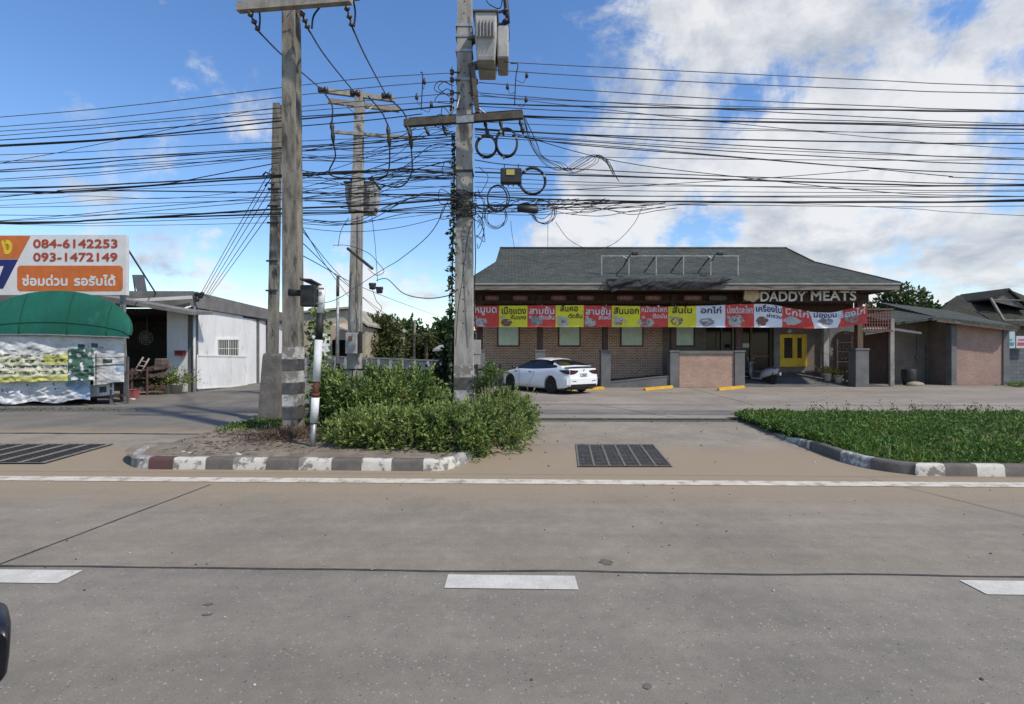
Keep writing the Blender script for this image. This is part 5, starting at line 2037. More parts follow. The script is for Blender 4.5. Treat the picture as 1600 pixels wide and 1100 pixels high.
b = MB()
b.prism([W(1400, 508, ya - .3), W(1463, 499, ya - .5), W(1463, 495, ya - .5), W(1400, 504, ya - .3)], (0, 2.6, .55))
b.prism([W(1463, 499, ya - .5), W(1594, 515, ya - .5), W(1594, 510, ya - .5), W(1463, 495, ya - .5)], (0, 4, 1.1))
obj('lean_to_roof', b, m_shx, AX)
b = MB()
b.prism([W(1464, 502.5, ya - .52), W(1590, 518, ya - .52), W(1590, 515.2, ya - .52), W(1464, 499.2, ya - .52)], (0, .05, 0))
obj('roof_edge', b, m_woodm, AX)
b = MB()
b.prism([W(1352, 519, 24.9), W(1396, 512, 24.9), W(1440, 519, 24.6), W(1440, 522, 24.6), W(1396, 516, 24.9), W(1352, 524, 24.9)], (0, 1.6, .12))
obj('porch_sheet_roof', b, M('grey_sheet', (.25, .25, .25, 1), (.18, .18, .18, 1), 3, .6), AX)
b = MB()
b.bbox(WX(1391, 24.8), WX(1398, 24.8), 24.8, 24.93, .1, WZ(498, 24.8), .015)
obj('post', b, M('pale_post', (.30, .28, .25, 1), (.2, .19, .17, 1), 3, .8), AX)
b = MB()
b.box(WX(1352, 27), WX(1400, 27), 27, 27.15, .1, 3.2)
obj('dark_back_wall', b, m_wood, AX)
# red lattice
LT = thing('lattice_screen', 'red brown wooden lattice screen between the banner end and the annex post', 'lattice', (WX(1372, 24.6), 24.6, 2.9))
b = MB()
xa, xb, za, zb = WX(1350, 24.6), WX(1392, 24.6), WZ(515, 24.6), WZ(485, 24.6)
for k in range(11):
    x = xa + (xb - xa) * k / 10
    b.box(x - .018, x + .018, 24.6, 24.62, za, zb)
for k in range(7):
    z = za + (zb - za) * k / 6
    b.box(xa, xb, 24.625, 24.645, z - .022, z + .022)
obj('slats', b, M('red_lattice', (.20, .085, .065, 1), (.14, .06, .05, 1), 5, .8), LT)
b = MB()
b.box(xa - .05, xb + .1, 24.57, 24.68, zb + .023, zb + .1)
b.box(xa - .05, xb + .1, 24.57, 24.68, za - .1, za - .023)
obj('frame', b, m_woodm, LT)
b = MB()
c = W(1428, 596, 25.5)
b.lathe([(.24, 0), (.30, .3), (.32, .75), (.30, .78), (.2, .8)], (WX(1420, 25.4), 25.4, .11), 14)
tag(obj('water_jar', b, m_blk), 'round black bin standing in the annex recess', 'bin')
b = MB()
b.sphere((WX(1430, 24.9), 24.9, .16), .42, .25, .16, 14, 8)
tag(obj('sand_sack', b, M('sack_cloth', (.34, .30, .23, 1), (.25, .22, .17, 1), 3, .9, .4, 20)), 'pale lumpy sack lying before the annex recess', 'sack')
# house behind with big dark roof
HB = thing('house', 'house with a large dark green hipped roof and small gable behind the annex', 'house', (29, 33, .1))
b = MB()
dR = 33
e0, e1 = W(1452, 500, dR - 2), W(1640, 512, dR - 2)
r0, r1 = W(1495, 462, dR + 2), W(1572, 450.5, dR + 2)
bk0 = W(1440, 500, dR + 8)
bk1 = W(1700, 500, dR + 8)
b.add([e0, e1, r1, r0], [(0, 1, 2, 3)], 0)
b.add([e0, r0, bk0], [(0, 1, 2)], 0)
b.add([r0, r1, bk1, bk0], [(0, 1, 2, 3)], 0)
b.add([e1, bk1, r1], [(0, 1, 2)], 0)
m_gt = shinglemat('green_tiles', (.040, .040, .031, 1), (.058, .056, .045, 1), 'x')
obj('roof', b, m_gt, HB)
b = MB()
g0, g1, g2 = W(1548, 466, dR - 1.2), W(1577, 450, dR - 1.2), W(1612, 480, dR - 1.2)
b.prism([g1, g1 + Vector((0, 0, -.12)), g0 + Vector((0, 0, -.12)), g0], (0, 3.4, 0))
b.prism([g2, g2 + Vector((0, 0, -.12)), g1 + Vector((0, 0, -.12)), g1], (0, 3.4, 0))
obj('gable_roof', b, m_gt, HB)
b = MB()
b.prism([g0 + Vector((.1, .15, -.13)), g1 + Vector((0, .15, -.13)), g2 + Vector((-.1, .15, -.13))], (0, .06, 0))
obj('gable_board', b, m_trd, HB)
b = MB()
b.bar(W(1548, 466, dR - 1.3), W(1568, 500, dR - 2.1), .12, .1)
b.bar(W(1552, 468, dR - 1.25), W(1596, 469, dR - 1.25), .06, .06)
b.bar(W(1568, 500, dR - 2.1), W(1600, 500, dR - 2.1), .1, .08)
obj('verge_trim', b, M('pale_verge', (.22, .2, .16, 1), (.14, .13, .1, 1), 4, .8), HB)
b = MB()
b.box(WX(1460, dR - 1), WX(1640, dR - 1), dR - 1, dR + 7, .1, 3.6)
obj('wall', b, m_greyb, HB)
# block wall with small signs at the right edge
b = MB()
b.box(WX(1577, 26.5), WX(1577, 26.5) + 14, 26.5, 26.7, .05, WZ(545, 26.5))
tag(obj('block_wall', b, brickmat('grey_block', (.10, .11, .115, 1), (.13, .14, .145, 1), (.07, .07, .07, 1), .4, .2, .015, .3)), 'grey block wall at the right edge beside the annex', 'wall')
for lab, a, c, y0, y1, mA, tx in (('pale blue notice board leaning behind the block wall', 1573, 1586, 544, 518, flat('blue_board', (.42, .53, .56, 1)), ''), ('white and pink notice board above the block wall', 1588, 1612, 544, 525, flat('pink_board', (.55, .50, .51, 1)), 'x')):
    t = thing('notice_board', lab, 'sign', (WX(a, 26.2), 26.2, 1.5))
    b = MB()
    b.box(WX(a, 26.2), WX(c, 26.2), 26.2, 26.24, WZ(y0, 26.2), WZ(y1, 26.2))
    obj('board', b, mA, t)
    b = MB()
    b.box(WX(a + 2, 26.2), WX(c - 2, 26.2), 26.19, 26.199, WZ(y0 - 4, 26.2), WZ(y0 - 9, 26.2))
    b.box(WX(a + 3, 26.2), WX(c - 5, 26.2), 26.19, 26.199, WZ(y0 - 12, 26.2), WZ(y0 - 14, 26.2))
    obj('stripe', b, flat('pink_stripe', (.45, .08, .12, 1)) if tx else flat('teal_stripe', (.1, .22, .3, 1)), t)

# ------------------------------------------------------------------ white sedan
m_carw, nt, bb = newmat('white_car_paint')
bb.inputs['Base Color'].default_value = (.78, .79, .80, 1)
bb.inputs['Roughness'].default_value = .22
bb.inputs['Coat Weight'].default_value = .6
bb.inputs['Coat Roughness'].default_value = .05
m_carb = M('car_black_trim', (.012, .012, .013, 1), (.02, .02, .02, 1), 5, .35, 0, 60, 0, .5)
m_cglass, nt, bb = newmat('car_glass')
bb.inputs['Base Color'].default_value = (.010, .012, .016, 1)
bb.inputs['Roughness'].default_value = .07
bb.inputs['Specular IOR Level'].default_value = .4
m_tyre = M('tyre_rubber', (.018, .018, .018, 1), (.03, .029, .028, 1), 8, .85)
m_rim = M('black_rim', (.03, .03, .032, 1), (.05, .05, .052, 1), 5, .35, 0, 60, .6)
m_lamp, nt, bb = newmat('tail_lamp')
bb.inputs['Base Color'].default_value = (.035, .005, .006, 1)
bb.inputs['Roughness'].default_value = .08
m_lampr = flat('tail_lamp_reflector', (.22, .025, .03, 1), .3)
CAR = thing('parked_car', 'white four-door saloon parked nose in before the brick shop', 'car', (2.22, 20.72, .105), math.atan2(.809, -.588))
LEN = 4.62
ipl = lambda x, xs, ys: float(np.interp(x, xs, ys))


def spl(x, K):
    xs = [k[0] for k in K]
    ys = [k[1] for k in K]
    h = .06
    return (np.interp(x - h, xs, ys) + 2 * np.interp(x, xs, ys) + np.interp(x + h, xs, ys)) / 4


Wk = [(0, .72), (.08, .80), (.25, .87), (.6, .90), (1.2, .905), (3.2, .90), (3.9, .875), (4.3, .80), (4.52, .66), (4.62, .50)]
Dk = [(0, .94), (.06, 1.03), (.25, 1.045), (.6, 1.04), (1.0, 1.0), (2.0, .95), (3.0, .945), (3.3, .93), (3.9, .83), (4.3, .72), (4.55, .60), (4.62, .52)]
Rk = [(0, .94), (.06, 1.03), (.28, 1.05), (.5, 1.12), (.9, 1.26), (1.35, 1.375), (1.8, 1.41), (2.2, 1.405), (2.6, 1.32), (3.0, 1.15), (3.3, .99), (3.42, .93), (3.9, .83), (4.3, .72), (4.55, .60), (4.62, .52)]
Bk = [(0, .34), (.15, .26), (.6, .20), (4.0, .19), (4.4, .22), (4.62, .28)]
WH = ((.97, .335), (3.70, .335))


def carsec(x):
    w = spl(x, Wk)
    dk = spl(x, Dk)
    rk = max(dk, spl(x, Rk))
    bo = spl(x, Bk)
    for wx, r in WH:
        q = (.395) ** 2 - (x - wx) ** 2
        if q > 0:
            bo = max(bo, .335 + math.sqrt(q) - .02)
    g = rk - dk
    yr = w - .06 - (.22 * min(1, g / .36))
    low = min(dk - .12, max(bo + .02, .42))
    mid = max(low + .02, min(.66, dk - .09))
    belt = max(mid + .015, dk - .045)
    pts = [(w - .13, bo), (w - .02, bo + .012), (w - .005, low), (w, mid), (w - .035, belt), (w - .075, dk)]
    if g < .03:
        pts += [(w - .18, dk + .005), (w - .30, dk + .012), (w * .4, dk + .02), (0, dk + .025)]
    else:
        pts += [(yr + (w - .075 - yr) * .45, dk + g * .55), (yr, dk + g * .86), (yr * .72, rk - .012), (0, rk + .012)]
    return pts


xs = []
x = 0.0
while x <= LEN + 1e-6:
    xs.append(x)
    x += .035
secs = [carsec(x) for x in xs]
NP = len(secs[0])
body, glass = MB(), MB()
trim = MB()


def car_pt(i, j, s):
    y, z = secs[i][j]
    x = xs[i] - .97
    # tuck the plan at the ends
    return (x, s * y, z)


for s in (1, -1):
    for i in range(len(xs) - 1):
        xm = (xs[i] + xs[i + 1]) / 2
        g = spl(xm, Rk) - spl(xm, Dk)
        for j in range(NP - 1):
            q = [car_pt(i, j, s), car_pt(i + 1, j, s), car_pt(i + 1, j + 1, s), car_pt(i, j + 1, s)]
            if s < 0:
                q = q[::-1]
            isg = False
            if j in (5, 6) and .62 < xm < 3.22 and g > .05:
                isg = not (j == 6 and xm < .95)
            if j in (7, 8):
                if .50 < xm < 1.22 and g > .05:
                    isg = True
                if 2.52 < xm < 3.34:
                    isg = True
            tgt = glass if isg else body
            tgt.add(q, [(0, 1, 2, 3)], 0, True)
for tgt in (body, glass):                # weld the quads of each shell
    key, nv, mp = {}, [], []
    for p in tgt.v:
        k = tuple(round(c, 4) for c in p)
        if k not in key:
            key[k] = len(nv)
            nv.append(p)
        mp.append(key[k])
    tgt.v = nv
    tgt.f = [[mp[i] for i in f] for f in tgt.f]
    ok = [i for i, f in enumerate(tgt.f) if len(set(f)) >= 3]
    tgt.f = [list(dict.fromkeys(tgt.f[i])) for i in ok]
    tgt.m = [tgt.m[i] for i in ok]
    tgt.s = [tgt.s[i] for i in ok]
# rear and nose caps
for i, xx in ((0, -.97), (len(xs) - 1, LEN - .97)):
    ring = [car_pt(i, j, 1) for j in range(NP)] + [car_pt(i, j, -1) for j in range(NP - 2, -1, -1)]
    body.poly(ring if i else ring[::-1], 0)
obj('body', body, m_carw, CAR, None, True)
obj('windows', glass, m_cglass, CAR, None, True)
b = MB()
b.box(-.75, 3.45, -.70, .70, .17, .62)
b.box(-.7, 3.4, -.80, .80, .17, .235)
obj('underbody', b, m_carb, CAR, None, True)
# rear bumper skirt
b = MB()
b.loft([[(-.97 + .01, -.70, .27), (-.97 + .01, .70, .27), (-.99, .66, .40), (-.99, -.66, .40)], [(-.80, -.80, .22), (-.80, .80, .22), (-.80, .80, .36), (-.80, -.80, .36)]], 0, False, True)
obj('rear_diffuser', b, m_carb, CAR, None, True)
b = MB()
b.loft([[(-1.0, -.66, .40), (-1.0, .66, .40), (-1.015, .64, .62), (-1.015, -.64, .62)], [(-.90, -.82, .38), (-.90, .82, .38), (-.90, .83, .64), (-.90, -.83, .64)]], 0, False, True)
bp = obj('rear_bumper', b, m_carw, CAR, None, True)
for s in (1, -1):
    b = MB()
    b.bar((-1.017, s * .42, .52), (-1.012, s * .62, .53), .012, .02)
    obj('reflector', b, m_carb, bp, None, True)
# door seams, handles, mirrors
for s in (1, -1):
    b = MB()
    for xd in (1.06, 2.02, 3.02):
        yy = [spl(xd + .97, Wk) + .002] * 4
        zs = [.26, .45, .66, .9]
        off = [-.012, -.001, .003, -.028]
        pp = [(xd + (.25 if (xd < 1.2 and z_ < .6) else 0), s * (y_ + o_), z_) for y_, z_, o_ in zip(yy, zs, off)]
        b.tube(pp, .005, 4)
    obj('door_seam', b, m_carb, CAR, None, True)
    for xd in (1.28, 2.25):
        b = MB()
        y_ = s * (spl(xd + .97, Wk) + .005)
        b.tube([(xd - .10, y_ - s * .01, .83), (xd - .06, y_ + s * .012, .835), (xd + .06, y_ + s * .012, .835), (xd + .10, y_ - s * .01, .83)], [.012, .02, .02, .012], 6)
        obj('door_handle', b, m_carb, CAR, None, True)
    b = MB()
    b.sphere((2.30, s * .98, 1.0), .09, .12, .075, 10, 6)
    b.bar((2.30, s * .86, .95), (2.30, s * .95, .98), .05, .03)
    obj('wing_mirror', b, m_carb, CAR, None, True)
    # tail lamp wrapping the corner
    b = MB()
    rear = [(-.985, s * .30, .885), (-.985, s * .30, .925), (-.985, s * .70, .955), (-.985, s * .715, .78), (-.985, s * .48, .80)]
    b.prism(rear, (.05, 0, 0))
    n_ = 9
    top, bot = [], []
    for k in range(n_):
        xx = k / (n_ - 1) * .44
        w_ = spl(xx, Wk) + .008
        top.append((xx - .975, s * (w_ - (.02 if k else 0)), .955 - .02 * xx))
        bot.append((xx - .975, s * w_, .78 + .12 * (xx / .44) ** 1.5 * 1.2))
    b.loft([top, bot], 0, False, False, False)
    tl = obj('tail_light', b, m_lamp, CAR, None, True)
    b = MB()
    for k in range(3):
        b.bar((-.99, s * (.45 + .07 * k), .87), (-.99, s * (.50 + .07 * k), .87), .01, .03 - .004 * k)
    obj('reflector', b, m_lampr, tl, None, True)
b = MB()
for k in range(2):
    pass
sp_ = [(-.97 + .02 + .04 * abs(q) ** 2, q * .80, 1.065 - .02 * abs(q) ** 3) for q in [-1, -.8, -.5, 0, .5, .8, 1]]
b.loft([[(x_ - .04, y_, z_ - .005), (x_ + .20, y_, z_ - .02), (x_ + .2, y_, z_ + .002), (x_ - .04, y_, z_ + .022)] for x_, y_, z_ in sp_], 0, False, True)
obj('spoiler', b, m_carb, CAR, None, True)
b = MB()
b.loft([[(.65, -.02, 1.405), (.85, -.02, 1.41), (.85, .02, 1.41), (.65, .02, 1.405)], [(.66, -.008, 1.47), (.72, -.008, 1.47), (.72, .008, 1.47), (.66, .008, 1.47)]], 0, False, True)
obj('roof_antenna', b, m_carb, CAR, None, True)
b = MB()
b.bbox(-1.005, -.97, -.18, .18, .71, .83, .008)
pl_ = obj('number_plate', b, flat('plate_white', (.62, .62, .60, 1)), CAR, None, True)
b = MB()
for k in range(6):
    y_ = .13 - k * .05
    b.box(-1.009, -1.006, y_ - .014, y_ + .014, .765, .812)
b.box(-1.009, -1.006, -.09, .09, .725, .748)
b.box(-1.008, -1.006, -.19, .19, .70, .708)
obj('plate_marks', b, m_carb, pl_, None, True)
b = MB()
b.tube([(-.982, .045 * math.cos(a), .94 + .038 * math.sin(a)) for a in [2 * PI * i / 14 for i in range(15)]], .007, 5)
obj('badge', b, m_galv, CAR, None, True)
for wx, r in WH:
    for s in (1, -1):
        b = MB()
        y1 = s * .895
        y0 = s * .68
        prof = [(.20, y0), (.30, y0), (.325, y0 + s * .03), (.335, y0 + s * .07), (.335, y1 - s * .06), (.325, y1 - s * .02), (.29, y1), (.235, y1 - s * .008), (.225, y1 - s * .03)]
        b.lathe(prof, (wx - .97, 0, .335), 28, 0, 'y')
        wl_ = obj('wheel', b, m_tyre, CAR, None, True)
        b = MB()
        b.lathe([(.0, y1 - s * .09), (.225, y1 - s * .085), (.232, y1 - s * .012), (.222, y1 - s * .012), (.215, y1 - s * .07)], (wx - .97, 0, .335), 24, 0, 'y', True, False)
        b.lathe([(.0, y1 - s * .02), (.05, y1 - s * .02), (.06, y1 - s * .06)], (wx - .97, 0, .335), 12, 0, 'y', True, False)
        for k in range(5):
            a = 2 * PI * k / 5 + .3
            for da in (-.14, .14):
                p = (wx - .97 + .04 * math.cos(a), y1 - s * .03, .335 + .04 * math.sin(a))
                q = (wx - .97 + .225 * math.cos(a + da), y1 - s * .02, .335 + .225 * math.sin(a + da))
                b.bar(p, q, .026, .026)
        obj('rim', b, m_rim, wl_, None, True)

# ------------------------------------------------------------------ scooter
m_scg = M('scooter_grey', (.22, .22, .23, 1), (.15, .15, .16, 1), 3, .35)
m_sil2 = M('scooter_silver', (.42, .43, .45, 1), (.36, .37, .39, 1), 3, .35, 0, 60, .2)
SC = thing('motor_scooter', 'silver and black motor scooter parked beside the right end of the parapet', 'scooter', (WX(1206, 24.5), 24.5, .19), math.atan2(.74, -.67))
for nm, wx in (('wheel', 0), ('wheel', 1.25)):
    b = MB()
    b.lathe([(.20, -.045), (.25, -.05), (.275, -.03), (.28, 0), (.275, .03), (.25, .05), (.20, .045)], (wx, 0, .28), 24, 0, 'y')
    w_ = obj(nm, b, m_tyre, SC, None, True)
    b = MB()
    b.lathe([(.03, -.06), (.05, -.05), (.2, -.03), (.2, .03), (.05, .05), (.03, .06)], (wx, 0, .28), 18, 0, 'y')
    obj('rim', b, m_rim, w_, None, True)
b = MB()
rings = []
for x_, zb_, zt_, w_ in ((-.36, .66, .72, .05), (-.25, .52, .78, .11), (0, .45, .78, .16), (.25, .36, .76, .17), (.45, .30, .62, .16), (.52, .28, .42, .14)):
    rings.append([(x_, -w_, (zb_ + zt_) / 2), (x_, -w_ * .75, zt_), (x_, w_ * .75, zt_), (x_, w_, (zb_ + zt_) / 2), (x_, w_ * .8, zb_), (x_, -w_ * .8, zb_)])
b.loft(rings, 0, True, True)
obj('rear_cowl', b, m_sil2, SC, None, True)
b = MB()
rings = []
for x_, z_, w_ in ((-.22, .80, .10), (0, .83, .15), (.25, .80, .16), (.46, .78, .12), (.56, .74, .06)):
    rings.append([(x_, -w_, z_ - .04), (x_, -w_ * .8, z_ + .03), (x_, w_ * .8, z_ + .03), (x_, w_, z_ - .04)])
b.loft(rings, 0, True, True)
obj('seat', b, M('seat_vinyl', (.075, .045, .045, 1), (.05, .032, .032, 1), 6, .45), SC, None, True)
b = MB()
b.bbox(.45, .98, -.15, .15, .24, .31, .03)
obj('footboard', b, m_sil2, SC, None, True)
b = MB()
b.loft([[(.88, -.19, .26), (.98, -.06, .26), (.98, .06, .26), (.88, .19, .26)], [(.95, -.24, .55), (1.10, -.08, .6), (1.10, .08, .6), (.95, .24, .55)], [(.96, -.18, .98), (1.12, -.06, 1.02), (1.12, .06, 1.02), (.96, .18, .98)]], 0, True, True)
obj('leg_shield', b, m_scg, SC, None, True)
b = MB()
b.tube(smooth_path([(.92, -.34, 1.05), (1.0, -.12, 1.02), (1.02, 0, .98), (1.0, .12, 1.02), (.92, .34, 1.05)], 4), .022, 6)
b.tube([(1.06, 0, .9), (1.22, 0, .35)], .03, 6)
b.bbox(.95, 1.12, -.09, .09, .95, 1.08, .03)
obj('handlebar', b, m_scg, SC, None, True)
for s in (1, -1):
    b = MB()
    b.tube([(.98, s * .22, 1.05), (1.0, s * .3, 1.22)], .008, 5)
    b.sphere((1.0, s * .32, 1.25), .02, .07, .05, 10, 6)
    obj('mirror', b, m_galv, SC, None, True)
b = MB()
b.bbox(-.40, -.30, -.08, .08, .62, .71, .02)
obj('tail_light', b, m_lampr, SC, None, True)
b = MB()
b.box(-.40, -.38, -.1, .1, .46, .60)
obj('number_plate', b, flat('scooter_plate', (.6, .6, .58, 1)), SC, None, True)
b = MB()
b.tube([(-.28, -.17, .42), (-.1, -.17, .36), (.2, -.16, .30)], [.05, .055, .03], 8)
b.bar((0, .13, .28), (-.12, .13, .62), .03, .03)
b.bar((0, -.13, .28), (-.12, -.13, .62), .03, .03)
b.bbox(.0, .45, -.13, .02, .2, .36, .03)
obj('engine_and_exhaust', b, m_carb, SC, None, True)
b = MB()
b.bar((.40, .1, .25), (.36, .26, .0), .02, .02)
obj('side_stand', b, m_carb, SC, None, True)

# ------------------------------------------------------------------ workshop at the left
m_ww = M('white_wall_paint', (.78, .78, .76, 1), (.68, .68, .665, 1), 1.2, .8, .1, 20, stretch=(1, 1, .35), wear=(.44, .42, .38, 1), wearlo=.56, wearhi=.72, wearsc=2.2)
m_par = M('grey_parapet', (.20, .195, .185, 1), (.14, .135, .128, 1), 1.5, .85, .2, 20)
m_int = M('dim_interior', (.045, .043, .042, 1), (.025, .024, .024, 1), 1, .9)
m_rustm = M('rusty_metal', (.16, .085, .06, 1), (.09, .06, .05, 1), 7, .85, .3, 40)
m_redp = M('red_paint', (.36, .045, .04, 1), (.26, .04, .035, 1), 4, .6)
WS = thing('workshop_building', 'low white workshop with grey parapet and an open dark front', 'workshop', (-15, 24, .1))
wa, wb = Vector((-13.05, 21.0, 0)), Vector((-13.75, 33.0, 0))
b = MB()
zt0, zt1 = 3.56, 3.50
seg = [(0, .10), (.10, .485), (.50, 1.0)]
lp = lambda t: wa.lerp(wb, t)
for t0, t1_ in seg:
    p, q = lp(t0), lp(t1_)
    b.prism([(p.x, p.y, .03), (q.x, q.y, .03), (q.x, q.y, zt1), (p.x, p.y, zt0)], (-.18, 0, 0), 0)
wall_ = obj('side_wall', b, m_ww, WS)
for t_ in (.0, .4925,):
    p = lp(t_)
    b = MB()
    b.box(p.x - .22, p.x + .04, p.y - .02, p.y + (.24 if t_ == 0 else .17), .03, 3.55)
    obj('column', b, m_grey, WS)
b = MB()
p, q = wa + Vector((.12, -.25, 0)), wb + Vector((.12, 0, 0))
b.prism([(p.x, p.y, 3.57), (q.x, q.y, 3.51), (q.x, q.y, 4.02), (p.x, p.y, 4.22)], (-.35, 0, 0))
b.prism([(-30, 20.75, 3.57), (p.x - .36, 20.75, 3.57), (p.x - .36, 20.75, 4.22), (-30, 20.75, 4.25)], (0, .3, 0))
obj('parapet', b, m_par, WS)
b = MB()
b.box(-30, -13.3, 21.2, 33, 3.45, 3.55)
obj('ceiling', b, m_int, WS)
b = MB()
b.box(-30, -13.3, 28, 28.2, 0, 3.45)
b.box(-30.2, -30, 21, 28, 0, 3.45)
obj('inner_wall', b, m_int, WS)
b = MB()
b.box(-14.15, -13.30, 21.0, 21.15, .05, 3.45)
obj('front_pillar', b, m_ww, WS)
b = MB()
b.grid(lambda u, v: (-30 + 16.7 * u, 20.3 + 8 * v, .125), 4, 4)
obj('workshop_floor', b, m_soi, WS)
# window with grille in the side wall
def onwall(px, py, off=0.0):
    # intersection of the pixel's line of sight with the side wall
    k = (px - 800) / F
    dx = (wb.x - wa.x) / (wb.y - wa.y)
    y = (wa.x + .0 - dx * wa.y) / (k - dx)
    return Vector((k * y + off, y, HCAM - (py - 550) / F * y))


b = MB()
b.prism([onwall(339, 558, .012), onwall(371, 558, .012), onwall(371, 531, .012), onwall(339, 531, .012)], (.02, 0, 0))
wn_ = obj('window', b, m_glass, WS)
b = MB()
A_, B_, C_, D_ = onwall(338, 559, .03), onwall(372, 559, .03), onwall(372, 530, .03), onwall(338, 530, .03)
for p, q in ((A_, B_), (B_, C_), (C_, D_), (D_, A_)):
    b.bar(p, q, .07, .08)
b.bar((A_ + B_) / 2, (C_ + D_) / 2, .05, .05)
for k in range(1, 12):
    b.bar(A_.lerp(B_, k / 12), D_.lerp(C_, k / 12), .025, .022)
b.bar(D_.lerp(A_, .5), C_.lerp(B_, .5), .025, .022)
obj('window_grille', b, m_ww, wn_)
# low slatted gate sheet leaning on the wall
b = MB()
A_, B_, C_, D_ = onwall(305, 607, .06), onwall(383, 603, .06), onwall(383, 557, .06), onwall(305, 555, .06)
b.prism([A_, B_, C_, D_], (.02, 0, 0))
for p, q in ((A_, B_), (B_, C_), (C_, D_), (D_, A_)):
    b.bar(p + Vector((.03, 0, 0)), q + Vector((.03, 0, 0)), .03, .05)
for k in range(1, 26):
    b.bar(D_.lerp(C_, k / 26) + Vector((.03, 0, -.06)), D_.lerp(C_, k / 26) + Vector((.03, 0, .05)), .03, .04)
tag(obj('sliding_gate', b, m_ww), 'low white sheet gate with a picket top standing along the workshop wall', 'gate')
b = MB()
for k, (p0, p1) in enumerate((((335, 566), (335, 590)), ((345, 566), (345, 580)), ((358, 562), (358, 598)), ((368, 562), (368, 600)))):
    b.tube([onwall(*p0, .03), onwall(*p1, .03)], .018, 5)
obj('stain_runs', b, M('wall_stain', (.33, .32, .30, 1), (.42, .41, .39, 1), 5, .9), WS)
# lean-to canopy
b = MB()
b.prism([W(207, 477, 19.6), W(300, 492, 19.8), W(300, 487, 19.8), W(207, 470, 19.6)], (0, 1.4, .1))
b.prism([W(150, 470, 19.6), W(206, 477, 19.6), W(206, 470, 19.6), W(150, 461, 19.6)], (0, 1.4, .1))
obj('canopy', b, m_par, WS)
b = MB()
b.bar(W(208, 469.5, 20.4), W(300, 464.5, 20.6), .06, .13)
obj('canopy_light_strip', b, flat('white_strip', (.62, .61, .58, 1)), WS)
b = MB()
b.tube([(WX(303.5, 20.9), 20.9, .05), (WX(303.5, 20.9), 20.9, 3.6)], .05, 8)
b.tube(smooth_path([(WX(303.5, 20.9), 20.9, 3.6), W(300, 478, 20.8), W(284, 484, 20.6)], 4), .04, 8)
obj('down_pipe', b, m_ww, WS)
b = MB()
for k in range(6):
    c = W(311 + rnd.uniform(-5, 5), 464 + rnd.uniform(-5, 5), 20.75)
    b.sphere(c, .10, .08, .09, 8, 5)
obj('cable_bracket', b, m_blk, WS)
b = MB()
b.box(WX(275, 20.9), WX(289, 20.9), 20.8, 20.97, WZ(555.5, 20.9), WZ(547.5, 20.9))
mbx = thing('letter_box', 'small red letter box on the white front pillar', 'letter box', W(282, 552, 20.9))
obj('case', b, m_redp, mbx)
b = MB()
b.box(WX(277, 20.9), WX(287, 20.9), 20.79, 20.799, WZ(550.5, 20.9), WZ(549.5, 20.9))
obj('slot', b, m_dark, mbx)
# post in front of the opening
b = MB()
b.tube([(WX(199, 17.6), 17.6, .06), (WX(208, 19.4), 18.9, 3.62)], .045, 8)
tag(obj('canopy_post', b, m_galv), 'slim grey steel post leaning under the workshop canopy', 'post')
# contents of the open front
SHf = thing('metal_rack', 'rusty metal rack of tools in the open workshop front', 'rack', (WX(232, 19.8), 19.8, .12))
b = MB()
for z in (.25, .75, 1.05):
    b.bar(W(206, 0, 19.6) * 0 + Vector((WX(206, 19.6), 19.6, z)), Vector((WX(254, 19.9), 19.9, z)), .45, .04)
obj('shelf_board', b, m_rustm, SHf)
for px, y in ((206, 19.4), (230, 19.5), (253, 19.7), (207, 19.85), (253, 20.1)):
    b = MB()
    b.bar((WX(px, y), y, .11), (WX(px, y), y, 1.12), .05, .05)
    obj('leg', b, m_rustm, SHf)
b = MB()
for k in range(22):
    x = WX(rnd.uniform(208, 252), 19.7)
    z = rnd.choice((.27, .77, 1.07))
    a = rnd.uniform(-.5, .5)
    b.bar((x, 19.6 + rnd.uniform(-.1, .2), z + .05), (x + rnd.uniform(.1, .5) * math.cos(a), 19.7, z + .08 + abs(math.sin(a)) * .25), rnd.uniform(.05, .14), rnd.uniform(.05, .16))
tag(obj('tools', b, [M('tool_clutter', (.14, .09, .075, 1), (.07, .06, .06, 1), 3, .8)]), 'heap of rusty tools and parts lying on the metal rack', 'tools', None, 'stuff')
HT = thing('hand_truck', 'pale hand truck frame leaning on the rusty rack', 'hand truck', (WX(215, 19.3), 19.3, .9))
b = MB()
b.tube([W(209, 582, 19.2), W(224, 558, 19.3)], .03, 6)
b.tube([W(220, 583, 19.2), W(233, 560, 19.3)], .03, 6)
for t_ in (.15, .45, .75):
    b.tube([W(209, 582, 19.2).lerp(W(224, 558, 19.3), t_), W(220, 583, 19.2).lerp(W(233, 560, 19.3), t_)], .022, 5)
obj('frame', b, M('pale_tube', (.38, .32, .28, 1), (.28, .22, .2, 1), 5, .7), HT)
b = MB()
b.bbox(WX(243, 19.8), WX(257, 19.8), 19.7, 20.1, 1.08, 1.5, .04)
tag(obj('old_machine', b, M('machine_paint', (.14, .10, .09, 1), (.09, .075, .07, 1), 4, .7)), 'small brown machine casing on the right end of the rack', 'machine')
RB = thing('red_bin', 'red plastic bin on the ground beside the leaning steel post', 'bin', (WX(206, 17.9), 17.9, .1))
b = MB()
b.loft([[(WX(206, 17.9) + sx * w_, 17.9 + sy * w_ * .8, z) for sx, sy in ((-1, -1), (1, -1), (1, 1), (-1, 1))] for z, w_ in ((.1, .15), (.42, .20), (.44, .22))], 0, False, True)
obj('body', b, M('faded_red_plastic', (.36, .11, .10, 1), (.26, .09, .08, 1), 4, .6), RB)
b = MB()
b.bar((WX(200, 17.9), 17.75, .12), (WX(216, 17.9), 17.7, .12), .12, .05)
obj('base', b, m_ww, RB)
